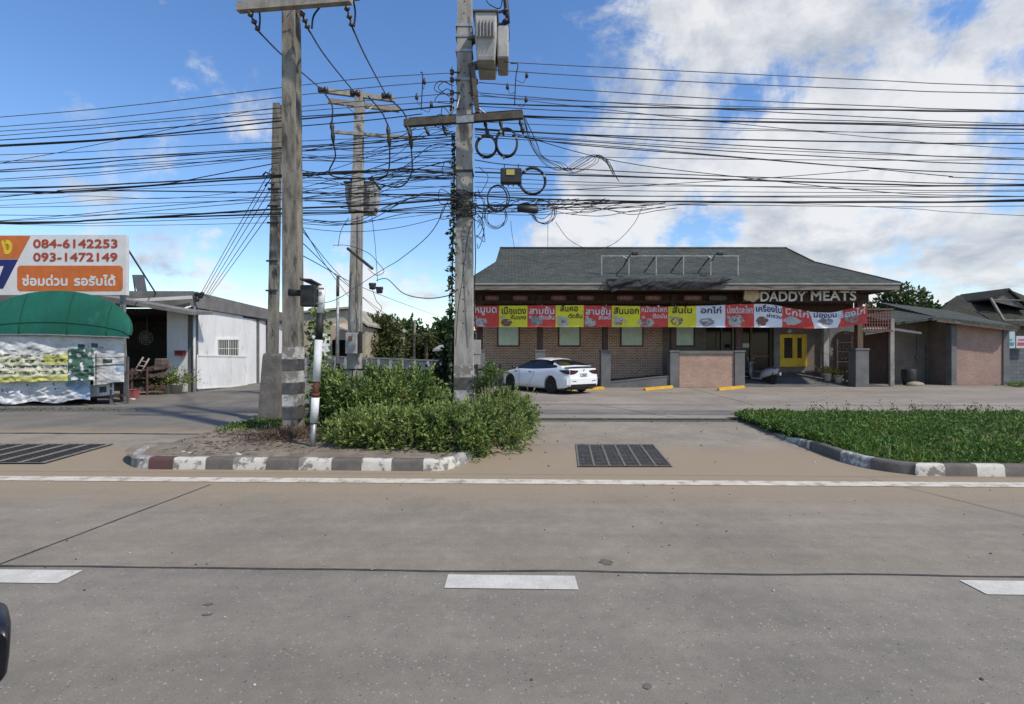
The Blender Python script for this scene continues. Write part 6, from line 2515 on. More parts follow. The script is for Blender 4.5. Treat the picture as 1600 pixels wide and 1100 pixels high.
potplant('large green shrub in a pot by the white workshop pillar', WX(276, 20.2), 20.2, .12, .22, .35, .75, 110, leafmat('bright_pot_leaves', [(.06, .10, .015, 1), (.13, .17, .02, 1), (.22, .24, .03, 1)]), m_pot)
potplant('small low pot plant left of the large workshop shrub', WX(262, 20.1), 20.1, .12, .18, .3, .45, 50, m_leafp, m_pot)
FN = thing('wall_fan', 'dim round fan hanging in the dark workshop front', 'fan', W(228, 528, 24))
b = MB()
for k in range(3):
    b.tube([(WX(228, 24) + .32 * (1 - k * .3) * math.cos(a), 24, WZ(528, 24) + .32 * (1 - k * .3) * math.sin(a)) for a in [2 * PI * i / 20 for i in range(21)]], .012, 5)
for k in range(8):
    a = 2 * PI * k / 8
    b.bar((WX(228, 24), 24, WZ(528, 24)), (WX(228, 24) + .32 * math.cos(a), 24, WZ(528, 24) + .32 * math.sin(a)), .012, .012)
obj('cage', b, m_galv, FN)
b = MB()
b.tube([(WX(228, 24), 24.1, WZ(528, 24)), (WX(228, 24), 24.1, 3.45)], .03, 6)
obj('rod', b, m_trd, FN)
# tilted panel on the roof
TP = thing('roof_panel', 'dark tilted panel on legs on the workshop roof right of the billboard', 'panel', W(222, 455, 23))
b = MB()
b.prism([W(214, 455, 22.6), W(226, 455, 22.8), W(222, 430, 23.4), W(206, 430, 23.2)], (.0, .06, .03))
obj('panel', b, flat('panel_dark', (.07, .075, .08, 1), .4), TP)
b = MB()
b.bar(W(224, 430, 23.45), W(229, 458, 23.6), .05, .05)
b.bar(W(208, 432, 23.3), W(212, 458, 23.6), .05, .05)
obj('leg', b, m_galv, TP)

# ------------------------------------------------------------------ billboard
BB = thing('billboard', 'white and orange billboard with two telephone numbers above the green awning', 'billboard', (WX(90, 17), 17, 3.6))
yb = 17.0
m_bbw = M('board_white', (.66, .655, .64, 1), (.58, .575, .56, 1), 1.5, .5, .05, 20)
m_bbo = flat('board_orange', (.56, .15, .035, 1))
m_bbb = flat('board_blue', (.018, .026, .13, 1))
m_bbt = flat('board_red_letters', (.40, .065, .03, 1))
m_bby = flat('board_yellow', (.68, .52, .03, 1))
bp_ = lambda px, py, o=0.0: W(px, py, yb) + Vector((0, -o, 0))
b = MB()
b.box(WX(-420, yb), WX(197, yb), yb, yb + .14, WZ(461, yb), WZ(367, yb))
obj('board', b, m_bbw, BB)
b = MB()
b.prism([bp_(-400, 404.5, .006), bp_(29, 404.5, .006), bp_(48, 368.5, .006), bp_(-400, 368.5, .006)], (0, .004, 0), 0)
b.prism([bp_(-400, 451, .006), bp_(5, 451, .006), bp_(28.5, 405.5, .006), bp_(-400, 405.5, .006)], (0, .004, 0), 1)
obj('colour_panel', b, [m_bbo, m_bbb], BB)
b = MB()
pts = []
for cx, cy, a0_ in ((186, 421, 0), (33, 421, 90), (33, 449, 180), (186, 449, 270)):
    for k in range(7):
        a = R(a0_ + 15 * k)
        pts.append(bp_(cx + 6 * math.cos(a), cy - 6 * math.sin(a), .006))
b.prism(pts, (0, .004, 0))
obj('orange_plate', b, m_bbo, BB)
for tx, a, c, base, sz, mm2, bold in (('084-6142253', 52, 184, 387, 18.2, m_bbt, .05), ('093-1472149', 52, 184, 408, 18.2, m_bbt, .05), ('ซ่อมด่วน', 35, 106, 446, 19, m_bbw, .07), ('รอรับได้', 116, 181, 446, 19, m_bbw, .07), ('ง', 2, 20, 396, 34, m_bby, .08)):
    b = MB()
    lettering(b, tx, lambda x, y, k: bp_(x, -y, .009 + k * .0015), a, c, -base, sz, 0, bold)
    obj('lettering', b, mm2, BB)
b = MB()
b.prism([bp_(-14, 432, .009), bp_(0, 432, .009), bp_(6, 416, .009), bp_(-8, 416, .009)], (0, .002, 0))
obj('lettering', b, m_bbw, BB)
b = MB()
b.bar(W(197, 385, 17.1), W(246, 462, 21.0), .045, .045)
obj('stay', b, m_trd, BB)
for px in (-380, -150, 60, 185):
    b = MB()
    b.bar((WX(px, yb), yb + .2, .1), (WX(px, yb), yb + .2, WZ(372, yb)), .12, .12)
    obj('leg', b, m_galv, BB)

# ------------------------------------------------------------------ green dome awning and hanging vinyl
m_awn = M('green_canvas', (.010, .118, .080, 1), (.008, .088, .060, 1), 1.2, .75, .1, 20, stretch=(1, 1, .5), wear=(.03, .17, .11, 1), wearlo=.62, wearhi=.8, wearsc=1.2)
m_awns = M('green_canvas_seam', (.008, .07, .045, 1), (.008, .06, .04, 1), 3, .8)
AW = thing('dome_awning', 'faded dark green dome awning over the hanging vinyl sheets', 'awning', (-14.0, 16, 2.4))
yA = 15.6
ax_, aa, z0_, z1_ = WX(72, yA), 127 / F * yA, WZ(523, yA), WZ(452, yA)
zs_ = WZ(505, yA)


def dome(u, v):
    # u along the front, v from the valance edge upward
    t = PI * (1 - u)
    x = ax_ + aa * math.cos(t)
    top = z0_ + (z1_ - z0_) * math.sin(t) ** .92
    sk = .045 * (x - ax_)
    z = z0_ + (top - z0_) * v - max(0, sk) * .8 * (1 - v)
    return Vector((x, yA + .05 + .30 * v * v * math.sin(t) ** .5, z + .01 * mnoise.noise(Vector((x * 2, v * 4, 0)))))


b = MB()
b.grid(dome, 60, 12)
obj('front_panel', b, m_awn, AW)
b = MB()
b.grid(lambda u, v: (lambda p: Vector((p.x, p.y + .10 * v, p.z - .001 - .02 * v)))(dome(u, 1)), 60, 4)
obj('barrel', b, m_awn, AW)
b = MB()
for px in (27, 102, 164):
    u = math.acos(max(-1, min(1, (WX(px, yA) - ax_) / aa))) / PI
    b.tube([dome(1 - u, k / 8) + Vector((0, -.012, 0)) for k in range(9)], .014, 4)
for v_ in (.28,):
    b.tube([dome(.02 + .96 * k / 40, v_ * (1 if 1 else 0)) + Vector((0, -.01, 0)) for k in range(41)], .010, 4)
obj('seams', b, m_awns, AW)
b = MB()
b.tube([dome(k / 40, 0) for k in range(41)], .03, 6)
obj('frame', b, m_galv, AW)

m_v0 = M('dirty_white_vinyl', (.60, .60, .60, 1), (.46, .46, .46, 1), 1.6, .5, .25, 8, wear=(.30, .30, .30, 1), wearlo=.62, wearhi=.72, wearsc=3)
m_v1 = M('printed_yellow_vinyl', (.50, .48, .26, 1), (.58, .57, .48, 1), 1.1, .5, .25, 8, stretch=(.5, 1, 3))
m_v2 = M('printed_green_vinyl', (.030, .085, .055, 1), (.10, .17, .13, 1), 2.4, .5, .2, 8)
m_v3 = M('printed_blue_vinyl', (.20, .30, .42, 1), (.42, .48, .56, 1), 2.4, .5, .2, 8)
m_v4 = M('print_dark', (.05, .07, .05, 1), (.09, .11, .09, 1), 6, .6)
m_v5 = M('print_lime', (.50, .49, .14, 1), (.42, .41, .12, 1), 3, .5, .2, 10)


def hang(lab, px0, px1, top, bot, d, amp, mats, mf, seed, nu=120, nv=30, right=None, part='sheet'):
    def fn(u, v):
        x = px0 + (px1 - px0) * u
        yt = top(x) if callable(top) else top
        ybt = bot(x) if callable(bot) else bot
        y = ybt + (yt - ybt) * v
        y += 1.6 * mnoise.noise(Vector((x * .05 + seed, 9 * v, seed))) * min(1, abs(v - .5) * 3)
        q = d + (x - 100) * .0006
        w = mnoise.noise(Vector((x * .05, y * .06, seed))) * amp * 1.2 + mnoise.noise(Vector((x * .11 + y * .12, y * .14 - x * .03 + seed, 2))) * amp * .6 + mnoise.noise(Vector((x * .3, y * .3, seed * 3))) * amp * .16
        w -= abs(mnoise.noise(Vector((x * .045 + y * .07, y * .10 - x * .02, seed + 4)))) * amp * 1.3 + abs(mnoise.noise(Vector((x * .07 - y * .09, y * .12, seed + 9)))) * amp * .7
        return W(x, y, q + w)
    b = MB()
    b.grid(fn, nu, nv, mf)
    return tag(obj('vinyl_sheet', b, mats), lab, 'vinyl sheet', 'vinyl sheets hung under the green awning'), fn


hang('dirty white vinyl sheet hanging directly under the green awning edge', -260, 193, lambda x: 513 + max(0, x - 60) * .085, lambda x: 552 + (x > 145) * (x - 145) * .1, 15.80, .04, [m_v0, m_v4], lambda u, v: 1 if (abs(u - .855) < .012 and .15 < v < .45) or (abs(u - .90) < .012 and .3 < v < .5) or (abs(v - .33) < .02 and .84 < u < .93 and (u * 97) % 1 < .5) else 0, 1.3, 260, 30)


def m_print(u, v):
    x = -260 + 408 * u
    if x > 146:
        return 0
    n1 = mnoise.noise(Vector((x * .16, v * 7, 1)))
    if x > 106:
        return 2 if n1 < .30 else 0
    if v < .16:
        return 5
    if v > .86:
        return 0 if n1 > -.2 else 1
    row = (v * 5.2) % 1
    if .22 < row < .72 and n1 + .4 * mnoise.noise(Vector((x * .5, v * 30, 7))) > .10:
        return 3
    if x > 68 and v > .55:
        return 5
    return 1


hang('crumpled yellow and green printed vinyl sheet below the white one', -260, 148, lambda x: 546 + 2 * math.sin(x * .03), lambda x: 597 - .02 * max(0, x), 15.42, .05, [m_v0, m_v1, m_v2, m_v4, m_v3, m_v5], m_print, 4.1, 300, 44)
hang('small white vinyl square with dark stripes at the right of the printed one', 146, 194, 552, lambda x: 602 - (x - 146) * .12, 15.7, .03, [m_v0, m_v4, m_v3], lambda u, v: 1 if (abs(v - .86) < .014 or abs(v - .60) < .014 or (.3 < u < .62 and abs(v - .74) < .07) or abs(u - .08) < .02) else (2 if u > .74 and .35 < v < .66 else 0), 6.7, 60, 40)
hang('lowest crumpled white and pale blue vinyl sheet under the awning', -260, 141, 590, lambda x: 630 - max(0, x - 40) * .05 + 2 * math.sin(x * .09), 15.6, .075, [m_v0, m_v4, m_v3], lambda u, v: 2 if u > .955 - .06 * v + .02 * mnoise.noise(Vector((v * 6, 0, 0))) else (1 if mnoise.noise(Vector((u * 95, v * 8, 3))) > .50 and .2 < v < .8 else 0), 8.9, 300, 34)
hang('dark printed vinyl strip hanging lowest near the steel post', 140, 178, lambda x: 601 - (x - 140) * .08, lambda x: 621 - (x - 140) * .12, 15.95, .03, [m_v0, m_v4], lambda u, v: 1 if abs(u - .55) < .16 and abs(v - .5) < .22 else 0, 2.2, 40, 16)
# stand the vinyl hides
ST = thing('stall_counter', 'dark wooden stall counter half hidden behind the vinyl sheets', 'stall', (-14.5, 16.2, .08))
b = MB()
b.box(WX(-260, 16), WX(172, 16), 15.95, 17.2, 1.0, 1.1)
b.box(WX(-260, 16), WX(160, 16), 16.1, 17.1, .28, .34)
obj('counter', b, m_wood, ST)
for px in (-250, -100, 30, 174, 188):
    b = MB()
    b.bar((WX(px, 16), 16.0 if px < 180 else 16.3, .07), (WX(px, 16), 16.0 if px < 180 else 16.3, 1.6), .06, .06)
    obj('leg', b, m_trd, ST)
b = MB()
b.box(WX(-260, 16.6), WX(150, 16.6), 16.6, 16.65, .1, 1.0)
obj('back_panel', b, m_int, ST)

# ------------------------------------------------------------------ middle distance behind the weeds
m_beige = M('beige_sheet', (.42, .36, .26, 1), (.34, .29, .21, 1), 1, .75, .1, 20, stretch=(3, 3, .3))
WH_ = thing('warehouse', 'beige metal warehouse with a shallow gable behind the pale rear pole', 'warehouse', (WX(525, 38), 40, .1))
dW = 38
b = MB()
x0, x1 = WX(470, dW), WX(571, dW)
b.add([(x0, dW, .1), (WX(519, dW), dW, .1), (WX(519, dW), dW, WZ(531, dW)), (x0, dW, WZ(531, dW))], [(0, 1, 2, 3)])
b.add([(x0, dW, WZ(531, dW)), (WX(545, dW), dW, WZ(531, dW)), (WX(545, dW), dW, WZ(484, dW)), (x0, dW, WZ(491, dW))], [(0, 1, 2, 3)])
b.add([(WX(545, dW), dW, .1), (x1, dW, .1), (x1, dW, WZ(511, dW)), (WX(563, dW), dW, WZ(502, dW)), (WX(545, dW), dW, WZ(484, dW))], [(0, 1, 2, 3, 4)])
b.add([(x1, dW, .1), (x1, dW + 25, .1), (x1, dW + 25, WZ(511, dW)), (x1, dW, WZ(511, dW))], [(0, 1, 2, 3)])
obj('wall', b, m_beige, WH_)
b = MB()
b.box(WX(500, dW), WX(546, dW), dW + 2, dW + 2.1, .1, WZ(525, dW))
obj('dark_opening', b, m_dark, WH_)
b = MB()
rp = [(x0 - .2, WZ(490, dW)), (WX(545, dW), WZ(482.5, dW)), (WX(563, dW), WZ(500.5, dW)), (x1 + .25, WZ(510, dW))]
for p, q in zip(rp[:-1], rp[1:]):
    b.prism([(p[0], dW - .3, p[1]), (q[0], dW - .3, q[1]), (q[0], dW - .3, q[1] + .14), (p[0], dW - .3, p[1] + .14)], (0, 26, 0))
obj('roof', b, M('pale_roof_sheet', (.36, .32, .25, 1), (.3, .27, .21, 1), 2, .6), WH_)
b = MB()
b.prism([W(519, 507, dW - 2.5), W(547, 516, dW - 2.5), W(547, 518, dW - 2.5), W(519, 509.5, dW - 2.5)], (0, 2.6, .25))
obj('awning', b, m_beige, WH_)
b = MB()
b.box(WX(486, 27), WX(514, 27), 27, 27.12, .3, WZ(521, 27))
bo_ = tag(obj('white_panel', b, m_ww), 'white sheet panel behind the marker post, edged by vines', 'panel')
# precast wall along the side plot
PW = thing('precast_wall', 'long low pale precast concrete wall behind the weeds and black railing', 'wall', (WX(575, 26), 25, .1))
pa, pb = Vector((WX(478, 27), 27, 0)), Vector((WX(690, 22.5), 22.5, 0))
npan = 12
za_, zb_ = WZ(556, 27), WZ(564.5, 22.5)
m_pre = M('precast_concrete', (.33, .325, .32, 1), (.24, .235, .23, 1), 2, .9, .3, 25, wear=(.15, .145, .14, 1), wearlo=.6, wearhi=.75, wearsc=2)
for k in range(npan):
    p, q = pa.lerp(pb, k / npan), pa.lerp(pb, (k + 1) / npan)
    h0, h1 = za_ + (zb_ - za_) * k / npan, za_ + (zb_ - za_) * (k + 1) / npan
    b = MB()
    e_ = (q - p).normalized() * .07
    p2, q2 = p + e_, q - e_
    b.prism([(p2.x, p2.y, .02), (q2.x, q2.y, .02), (q2.x, q2.y, h1 - .05), (p2.x, p2.y, h0 - .05)], (.02, .08, 0))
    obj('panel', b, m_pre, PW)
    b = MB()
    b.box(p.x - .065, p.x + .065, p.y - .06, p.y + .12, .02, h0 - .02)
    obj('post', b, m_pre, PW)
b = MB()
b.prism([(pa.x, pa.y - .04, za_ - .019), (pb.x, pb.y - .04, zb_ - .019), (pb.x, pb.y - .04, zb_ + .05), (pa.x, pa.y - .04, za_ + .05)], (.02, .16, 0))
obj('coping', b, m_pre, PW)
b = MB()
b.prism([W(676, 546, 30), W(700, 544, 30), W(700, 547, 30), W(676, 549, 30)], (0, 3, .3))
b.bar(W(679, 549, 30.2), W(687, 557, 30.2), .06, .06)
b.bar(W(698, 547, 30.2), W(698, 575, 30.2), .06, .06)
tag(obj('small_canopy', b, m_pre), 'small white canopy roof among the trees left of the transformer pole', 'canopy')
# black railings
m_bk = M('black_iron', (.013, .013, .014, 1), (.025, .024, .023, 1), 5, .6)


def railing(lab, p0, p1, z1, nbar, posts=True):
    t = thing('railing', lab, 'railing', ((p0[0] + p1[0]) / 2, (p0[1] + p1[1]) / 2, .1), 0, 'black iron railings')
    p0, p1 = Vector((p0[0], p0[1], 0)), Vector((p1[0], p1[1], 0))
    b = MB()
    for z in (z1, .35):
        b.bar(p0 + Vector((0, 0, z)), p1 + Vector((0, 0, z)), .045, .05)
    obj('rail', b, m_bk, t)
    b = MB()
    for k in range(1, nbar):
        p = p0.lerp(p1, k / nbar)
        b.bar(p + Vector((0, 0, .35)), p + Vector((0, 0, z1 - .02)), .02, .02)
    obj('bars', b, m_bk, t)
    for p in (p0, p1):
        b = MB()
        b.bar(p + Vector((0, 0, .05)), p + Vector((0, 0, z1 + .16)), .08, .08)
        obj('post', b, m_bk, t)
    return t


railing('black iron railing seen over the middle of the weeds', (WX(528, 13.6), 13.6), (WX(655, 13.6), 13.6), WZ(577.5, 13.6), 22)
railing('short black iron railing between the weeds and the white car', (WX(745, 15.2), 15.2), (WX(781, 15.2), 15.2), WZ(577.5, 15.2), 7)
railing('narrow black iron railing leaf between the old pole and the front pole', (WX(430, 12.6), 12.6), (WX(447, 12.6), 12.6), WZ(578, 12.6), 3)
b = MB()
b.box(WX(745, 15.4) - .1, WX(751, 15.4), 15.4, 15.6, WZ(553, 15.4), WZ(531, 15.4))
b.box(WX(745, 15.4) - .1, WX(750, 15.4), 15.4, 15.6, WZ(570, 15.4), WZ(555, 15.4))
tag(obj('meter_boxes', b, m_tr), 'pair of small grey meter boxes on the right of the transformer pole', 'meter box')

# ------------------------------------------------------------------ vegetation
G1 = leafmat('weed_leaves', [(.030, .062, .016, 1), (.068, .120, .028, 1), (.115, .180, .045, 1), (.19, .26, .07, 1)])
G2 = leafmat('weed_leaves_light', [(.060, .105, .025, 1), (.115, .175, .045, 1), (.20, .265, .075, 1)])
GY = leafmat('shoot_leaves', [(.10, .16, .04, 1), (.17, .24, .065, 1), (.25, .31, .10, 1)])
G3 = leafmat('ivy_leaves', [(.012, .030, .010, 1), (.022, .045, .014, 1), (.04, .075, .02, 1)])
GB = leafmat('dry_leaves', [(.075, .055, .038, 1), (.12, .092, .062, 1), (.055, .042, .032, 1)], .8, .1)
GT = leafmat('tree_leaves', [(.022, .046, .014, 1), (.045, .078, .022, 1), (.075, .112, .032, 1)])
GT2 = leafmat('tree_leaves_olive', [(.035, .050, .014, 1), (.060, .078, .022, 1), (.085, .10, .03, 1)])
GG = leafmat('grass_leaves', [(.035, .080, .015, 1), (.065, .140, .024, 1), (.100, .190, .034, 1), (.155, .24, .055, 1)])
m_stem = M('green_stem', (.06, .08, .025, 1), (.09, .09, .035, 1), 5, .8)
m_bark = M('bark', (.09, .07, .05, 1), (.05, .04, .03, 1), 3, .95, .5, 20)


def bush(lab, lumps, nspray, ln, L, Wd, mat, up=.55, k=9, droop=.45, group=None, cat='bush', name='bush', stems=14):
    c = lumps[0]
    z0 = gz(c[1]) + .03
    t = thing(name, lab, cat, (c[0], c[1], z0), 0, group)
    P, N = lump_points(lumps, nspray)
    ok = P[:, 2] > z0 + .02
    P, N = P[ok], N[ok]
    n = len(P)
    # gaps: drop sprays in low-noise pockets
    q = np.array([mnoise.noise(Vector((p[0] * 2.3, p[1] * 2.3, p[2] * 2.6))) for p in P])
    q2 = np.array([mnoise.noise(Vector((p[0] * 5.3, p[1] * 5.3, p[2] * 5.3 + 9))) for p in P])
    ok = q + .6 * q2 > -.06
    P, N = P[ok], N[ok]
    n = len(P)
    Dv = N * .75 + rng.normal(size=(n, 3)) * .62 + np.array([0, 0, up])
    V = sprays(P - unit(Dv) * ln * .4, Dv, rng.uniform(.5, 1.0, n) ** 1.0 * ln * np.where(rng.random(n) < .12, 2.0, 1.2), k, L, Wd, droop)
    raw_mesh('foliage', V, 4, mat, t)
    # young shoots standing out of the top and front
    up_ = np.where((N[:, 2] > .0) & (rng.random(n) < .20))[0]
    if len(up_) > 120:
        V = sprays(P[up_], N[up_] * .5 + rng.normal(size=(len(up_), 3)) * .35 + np.array([0, 0, 1.0]), rng.uniform(.7, 1.6, len(up_)) * ln, k + 2, L * .85, Wd * .8, .25)
        raw_mesh('young_shoots', V, 4, GY, t)
    dd_ = np.where(rng.random(n) < .05)[0]
    if len(dd_):
        V = sprays(P[dd_], rng.normal(size=(len(dd_), 3)) + np.array([0, 0, -.3]), np.full(len(dd_), ln * .8), k, L * .8, Wd * .7, .5)
        raw_mesh('dead_leaves', V, 4, GB, t)
    b = MB()
    for i in range(stems):
        l = rnd.choice(lumps)
        p0 = Vector((l[0] + rnd.uniform(-.5, .5) * l[3], l[1] + rnd.uniform(-.5, .5) * l[4], z0 - .03))
        p1 = p0 + Vector((rnd.uniform(-.25, .25), rnd.uniform(-.25, .25), l[2] + l[5] * .5))
        b.tube([p0, (p0 + p1) / 2 + Vector((rnd.uniform(-.06, .06), rnd.uniform(-.06, .06), 0)), p1], [.014, .010, .005], 5)
    obj('stems', b, m_stem, t)
    return t


BG = 'weed bushes on the kerb island'
bush('tall bright green weed bush right behind the marker post', [(-3.05, 10.3, .75, .80, .65, .72), (-3.55, 10.6, .6, .5, .5, .65), (-2.5, 10.0, .55, .6, .6, .55)], 3300, .28, .088, .040, G1, group=BG)
bush('tall weed bush in the middle, in front of the black railing', [(-2.05, 10.6, .70, .62, .6, .70), (-1.75, 10.3, .45, .42, .5, .48), (-2.35, 10.9, .65, .5, .5, .70)], 2600, .28, .088, .040, G1, group=BG)
bush('low weed bush spilling over the kerb in front of the marker post', [(-2.75, 9.0, .30, .62, .55, .34), (-2.2, 8.85, .34, .62, .55, .36), (-1.7, 8.75, .34, .6, .55, .38)], 2900, .25, .080, .037, G2, .45, group=BG)
bush('low weed bush in front of the transformer pole foot', [(-1.15, 8.75, .38, .62, .6, .44), (-.75, 9.3, .38, .6, .7, .36), (-.9, 8.5, .30, .5, .42, .34)], 2900, .25, .082, .037, G1, .45, group=BG)
bush('feathery weed bush leaning over the driveway edge', [(-.35, 9.5, .42, .55, .75, .5), (-.05, 10.3, .42, .55, .7, .5), (-.20, 9.0, .25, .45, .5, .34), (.05, 10.9, .35, .5, .55, .45)], 2900, .26, .062, .026, G2, .5, 11, group=BG)
bush('dark weed bush clothing the right side of the transformer pole', [(-.42, 11.6, .80, .36, .4, .72), (-.25, 11.0, .5, .45, .5, .5)], 1300, .26, .072, .034, G1, .6, group=BG)
bush('dark ivy mound behind the transformer pole and railing', [(-1.55, 12.4, .95, .40, .45, .65), (-2.0, 12.5, .7, .5, .45, .6), (-1.45, 12.3, 1.4, .2, .25, .6)], 1700, .26, .085, .055, G3, .4, group=BG)
# climbing vines
def vine(lab, pts, spread, n, L, mat, group='vines climbing the poles'):
    P = smooth_path(pts, 10)
    t = thing('vine', lab, 'vine', (pts[0][0], pts[0][1], max(pts[0][2], .1)), 0, group)
    b = MB()
    b.tube(P, .016, 5)
    obj('stems', b, m_bark, t)
    A = np.array([tuple(P[i]) for i in rng.integers(0, len(P), n)]) + rng.normal(size=(n, 3)) * np.array(spread)
    Dv = rng.normal(size=(n, 3)) * .7 + np.array([-.35, -.4, -.55])
    V = leaf_quads(A, Dv, rng.uniform(.7, 1.3, n) * L, rng.uniform(.6, 1.2, n) * L * .75)
    raw_mesh('foliage', V, 4, mat, t)


xv = P3b.x - .23
vine('dark ivy climbing the left side of the transformer pole', [(xv - .02, 11.6, .4), (xv - .06, 11.6, 1.5), (xv - .03, 11.6, 2.6), (xv - .02, 11.6, 3.6), (xv, 11.6, 4.6)], (.035, .05, .10), 420, .12, G3)
vine('upper ivy thinning out below the crossarm of the transformer pole', [(xv + .02, 11.6, 4.6), (xv + .02, 11.6, 5.6), (xv + .03, 11.6, 6.7)], (.022, .04, .10), 130, .10, G3)
vine('green creeper on the back right corner of the front pole', [(-3.98, 10.35, .3), (-3.92, 10.4, 1.3), (-3.95, 10.38, 1.9), (-3.93, 10.36, 2.6)], (.10, .10, .12), 420, .12, G1)
bush('green creeper mound filling the gap behind the marker post foot', [(-3.75, 10.7, .7, .28, .35, .8)], 520, .22, .085, .05, G1, .4, group=BG)
# dry weeds and litter round the pole foot
n = 520
A = np.stack([rng.normal(-4.15, .30, n), rng.normal(9.4, .28, n), np.full(n, .14)], 1)
V = sprays(A, rng.normal(size=(n, 3)) * .45 + np.array([0, -.1, 1.0]), rng.uniform(.12, .5, n), 6, .07, .016, .5)
o = raw_mesh('dry_weeds', V, 4, GB)
tag(o, 'dry brown weeds and dead stalks round the foot of the front pole', 'dry weeds', None, 'stuff')
n = 700
A = np.stack([rng.uniform(-6.1, -3.2, n), rng.uniform(7.85, 10.5, n), np.full(n, .145)], 1)
A[:, 2] = [gz(y) + .13 * max(.3, 1 - max(0, y - 9.5) / 3.5) + .012 for y in A[:, 1]]
ok = A[:, 0] > -5.95 + .55 * np.maximum(0, 8.9 - A[:, 1])
A = A[ok]
V = leaf_quads(A, rng.normal(size=(len(A), 3)) * np.array([1, 1, .15]), rng.uniform(.04, .16, len(A)), rng.uniform(.012, .04, len(A)))
tag(raw_mesh('leaf_litter', V, 4, GB), 'brown leaf litter scattered on the bare soil of the kerb island', 'leaf litter', None, 'stuff')
n = 1500
A = np.stack([rng.uniform(-6.0, -4.6, n), rng.normal(11.2, .45, n), np.full(n, .13)], 1)
A2 = np.stack([rng.normal(-4.9, .28, n // 2), rng.normal(11.2, .3, n // 2), np.full(n // 2, .13)], 1)
A = np.concatenate([A, A2])
V = sprays(A, rng.normal(size=(len(A), 3)) * .6 + np.array([0, 0, .7]), rng.uniform(.06, .2, len(A)), 5, .06, .026, .5)
tag(raw_mesh('ground_creeper', V, 4, G1), 'patch of low green creeper at the foot of the old collared pole', 'creeper', None, 'stuff')
m_wstone = M('broken_paint_chip', (.55, .54, .5, 1), (.42, .41, .38, 1), 4, .8)
b = MB()
for k in range(26):
    x, y = rnd.uniform(-5.4, -3.4), rnd.uniform(7.95, 8.9)
    s = rnd.uniform(.02, .06)
    b.sphere((x, y, .145), s, s * .6, s * .35, 7, 5)
tag(obj('stones', b, m_wstone), 'pale stones and chips lying on the island soil', 'stones', None, 'stuff')
b = MB()
for k in range(420):
    if k < 260:
        x, y = rnd.uniform(-9, 9), rnd.uniform(2.0, 7.0)
    elif k < 330:
        x, y = rnd.uniform(-.4, 5), rnd.uniform(7.4, 12)
    else:
        x, y = rnd.uniform(0, 14), rnd.uniform(12.8, 22)
    s = rnd.uniform(.004, .012) * (1 if k < 260 else 2)
    b.sphere((x, y, gz(y) + .004 + (.004 if y > 7.3 else 0)), s, s * .8, s * .6, 6, 4, k % 2)
tag(obj('grit', b, [M('pale_grit', (.42, .40, .36, 1), (.3, .28, .26, 1), 30, .9), M('dark_grit', (.05, .048, .045, 1), (.08, .075, .07, 1), 30, .9)]), 'loose grit scattered on the road and driveway', 'grit', None, 'stuff')

# grass bed right
n = 15000
u = rng.uniform(0, 1, n)
x = 5.42 + 26 * u ** 1.7
yf0 = 7.42 - .026 * (x - 6) + np.maximum(0, 6.0 - x) ** 2 * 1.6
yb0 = 12.9 - .026 * (x - 6) + .25 * np.sin(x * 1.3) + .2 * np.sin(x * 3.1)
yb0 = np.minimum(yb0, 12.4 + (x - 5.4) * .9)
y = yf0 + (yb0 - yf0) * rng.uniform(0, 1, n)
h = np.array([mnoise.noise(Vector((a * .8, c * .8, 0))) for a, c in zip(x, y)])
h2 = np.array([mnoise.noise(Vector((a * 2.4, c * 2.4, 4))) for a, c in zip(x, y)])
edge = np.clip((y - yf0) / .6, .35, 1) * np.clip((yb0 - y) / .3 + .5, .4, 1)
ln = np.clip(.125 + .15 * h + .09 * h2, .035, .5) * edge
A = np.stack([x, y, np.array([gz(c) for c in y]) + .10 + rng.uniform(0, .6, n) * ln * .6], 1)
V = sprays(A, rng.normal(size=(n, 3)) * .62 + np.array([0, 0, .85]), ln * rng.uniform(.7, 1.3, n), 8, .062, .030, .45)
tag(raw_mesh('grass', V, 4, GG), 'dense green grass and ground cover in the kerbed bed', 'grass', None, 'stuff')
n = 5000
u = rng.uniform(0, 1, n)
x = 5.42 + 20 * u ** 1.7
yf0 = 7.42 - .026 * (x - 6) + np.maximum(0, 6.0 - x) ** 2 * 1.6
y = yf0 + rng.uniform(-.02, 1, n) ** 1.5 * 5.2
ok = y < np.minimum(12.8, 12.4 + (x - 5.4) * .9)
x, y = x[ok], y[ok]
A = np.stack([x, y, np.array([gz(c) for c in y]) + .11], 1)
V = leaf_quads(A, rng.normal(size=(len(A), 3)) * .5 + np.array([0, 0, .8]), rng.uniform(.08, .28, len(A)), rng.uniform(.008, .016, len(A)))
tag(raw_mesh('grass', V, 4, GG), 'thin grass blades standing among the ground cover', 'grass', None, 'stuff')
n = 900
u = rng.uniform(0, 1, n)
x = 5.5 + 22 * u ** 1.7
yf0 = 7.45 - .026 * (x - 6) + np.maximum(0, 6.0 - x) ** 2 * 1.6
y = yf0 + rng.uniform(0, 1, n) * 5.1
h = np.array([mnoise.noise(Vector((a * .9 + 7, c * .9, 2))) for a, c in zip(x, y)])
ok = (h > .12) & (y < np.minimum(12.8, 12.4 + (x - 5.4) * .9))
x, y = x[ok], y[ok]
A = np.stack([x, y, np.array([gz(c) for c in y]) + .13], 1)
V = sprays(A, rng.normal(size=(len(A), 3)) * .55 + np.array([0, 0, .9]), rng.uniform(.1, .26, len(A)), 9, .07, .012, .5)
tag(raw_mesh('grass', V, 4, leafmat('straw', [(.22, .20, .07, 1), (.30, .26, .11, 1), (.18, .19, .05, 1)])), 'dry straw coloured tufts among the green of the kerbed bed', 'grass', None, 'stuff')
